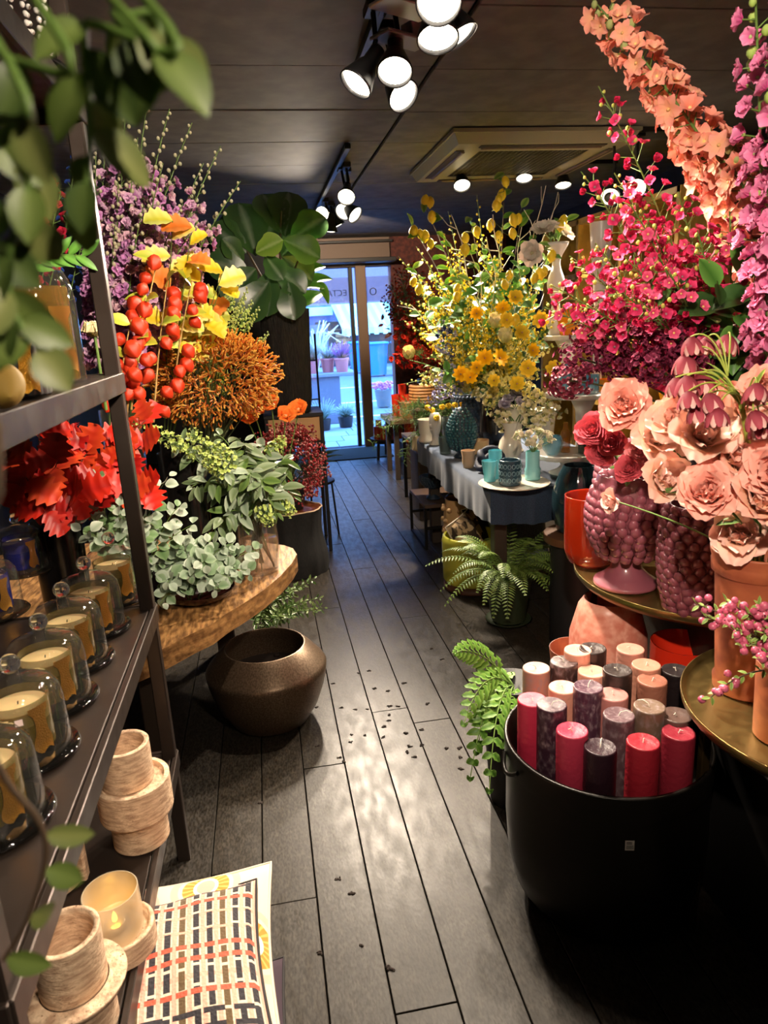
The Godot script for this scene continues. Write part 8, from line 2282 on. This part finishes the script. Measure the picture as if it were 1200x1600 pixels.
	for q in [Vector3(1.097, 1.198, -4.4), Vector3(1.149, 1.278, -4.35), Vector3(1.063, 1.069, -4.5), Vector3(1.125, 1.434, -4.4), Vector3(1.182, 1.161, -4.3), Vector3(1.176, 1.509, -4.35), Vector3(1.129, 1.55, -4.4)]:
		spire("lilac_blue_spray", "dusty lilac blue flower spray beside the navy pine cone vase", "blue spray", "lilac blue sprays", Vector3(1.4, 1.08, -4.75), q, Vector3(0, 0.12, 0), [blue], 44, 0.4, 1.3, 0.9, 0.035, 0, [], 0.0, 0.003, 0.8, true)
	for q in [Vector3(1.17, 1.54, -4.4), Vector3(1.193, 1.4, -4.35), Vector3(1.115, 1.512, -4.4)]:
		spire("navy_cornflower", "deep navy blue flower beside the lilac sprays", "cornflower", "navy blue flowers", Vector3(1.4, 1.08, -4.75), q, Vector3(0, 0.12, 0), [navy], 7, 0.85, 1.0, 0.9, 0.02)
	# craspedia balls by the bust vase
	k = 0
	var cb := MB.new()
	for i in 90:
		var d := Vector3(rnd(-1, 1), rnd(-1, 1), rnd(-1, 1)).normalized()
		cb.ball(d * 0.017, Vector3.ONE * 0.0045, 5, 4, lin("c89a14"), lin("e8c83c"))
	cb.ball(Vector3.ZERO, Vector3.ONE * 0.0175, 10, 8, lin("c89a14"), lin("d8b02a"))
	var cbm := cb.mesh()
	for q in [Vector3(1.103, 1.01, -4.75), Vector3(1.122, 0.997, -4.7), Vector3(1.169, 1.026, -4.6), Vector3(1.2, 1.037, -4.55), Vector3(1.23, 1.045, -4.5), Vector3(1.115, 0.963, -4.55)]:
		var t := thing("craspedia", "yellow button ball flower " + ["farthest toward the street door", "touching the farthest one", "above the bust vase", "above the tall smoky tumbler", "nearest the teal pine cone", "lowest, before the smoky tumbler"][k], "button flower", Vector3(1.139, 0.758, -4.691) + Vector3(0.02, 0.2, 0))
		stem_of(t, bez(Vector3.ZERO, q - t.position, Vector3(0, 0.02, 0), 5), 0.002, 0.002, M.stem_green)
		part(t, "flower_ball", cbm, M.petal, at(q.x - t.position.x, q.y - t.position.y, q.z - t.position.z))
		k += 1
	# white clustered heads: in the ribbed vase, the urn and around
	var white := bloom("whitef", 6, 0.016, 0.0065, 1.0, 0.5, 0.3, 0.1, "b8c890", "f0ecd8", 1, 0.0, "", 3, 2)
	var rvz := Vector3(1.337, 0.767, -3.403) + Vector3(0, 0.14, 0)
	for i in 26:
		var d := Vector3(rnd(-1, 1), rnd(0.25, 1), rnd(-0.6, 1)).normalized()
		var t := thing("white_star_flower", "thin stalk of white star flowers fanning out of the turquoise ribbed vase", "white flower", rvz, "white stars in the ribbed vase")
		var e := Vector3(d.x * 0.11, 0.03 + d.y * 0.09, d.z * 0.09)
		stem_of(t, bez(Vector3.ZERO, e, Vector3(0, 0.015, 0), 5), 0.0016, 0.0012, M.stem_green)
		for j in 4:
			part(t, "floret", white, M.petal, aim(e + rv(0.012), d + rv(0.5), rnd(0.9, 1.3)))
	for q in [Vector3(1.519, 1.149, -3.75), Vector3(1.475, 1.076, -3.8), Vector3(1.549, 1.028, -3.7), Vector3(1.606, 1.126, -3.75), Vector3(1.342, 1.025, -4), Vector3(1.364, 0.973, -3.95), Vector3(1.316, 1.111, -4.1), Vector3(1.288, 1.143, -4.2), Vector3(1.483, 0.98, -3.75), Vector3(1.612, 1.059, -3.7)]:
		spire("cream_freesia", "spray of creamy white freesia between the cream vases", "freesia", "creamy freesia sprays", Vector3(1.5, 0.95, -4.05) + rv(0.04), q, Vector3(0, 0.08, 0), [bloom("cream", 6, 0.024, 0.012, 0.9, 0.4, 0.3, 0.15, "c8c070", "efe8c4", 1, 0.0, "", 3, 3)], 12, 0.5, 1.1, 0.9, 0.025)
	for q in [Vector3(1.404, 1.12, -3.95), Vector3(1.452, 1.096, -3.9), Vector3(1.443, 1.143, -3.95), Vector3(1.376, 1.085, -3.95)]:
		one_flower("lilac_grey_bloom", "lilac grey ruffled bloom in the mouth of the cream flute vase", "bloom", "lilac grey blooms", Vector3(1.549, 0.758, -4.232) + Vector3(0, 0.26, 0), q, Vector3(rnd(-0.5, 0.5), 0.8, 0.6), Vector3(0, 0.02, 0), rose("lg", "7c7890", "b4aec0", 3, 7, 0.04, 0.4), 1.0, 0)
	# magnolia over the wavy vase
	var wp := Vector3(Vector3(1.677, 1.972, -3.9).x, Vector3(1.677, 1.972, -3.9).y - 0.05, -3.93)
	k = 0
	for q in [Vector3(1.57, 2.022, -3.85), Vector3(1.486, 1.912, -3.8), Vector3(1.635, 2.039, -3.9), Vector3(1.716, 2.02, -3.95)]:
		one_flower("white_magnolia", ["large grey white magnolia over the wavy vase", "grey white magnolia drooping toward the aisle", "white magnolia behind the largest one", "creamy magnolia beside the trumpet vase"][k], "magnolia", "", wp, q, [Vector3(-0.3, 0.8, 0.5), Vector3(-0.6, -0.1, 0.8), Vector3(0.2, 0.9, 0.3), Vector3(0.5, 0.6, 0.6)][k], Vector3(0, 0.03, 0), bloom("magnolia", 6, 0.075, 0.036, 0.5, 0.15, 0.25, 0.12, "b8b49c", "dcd6c8", 2, 0.5, "a8a060", 5, 5, 0.5), 1.0, 1)
		k += 1
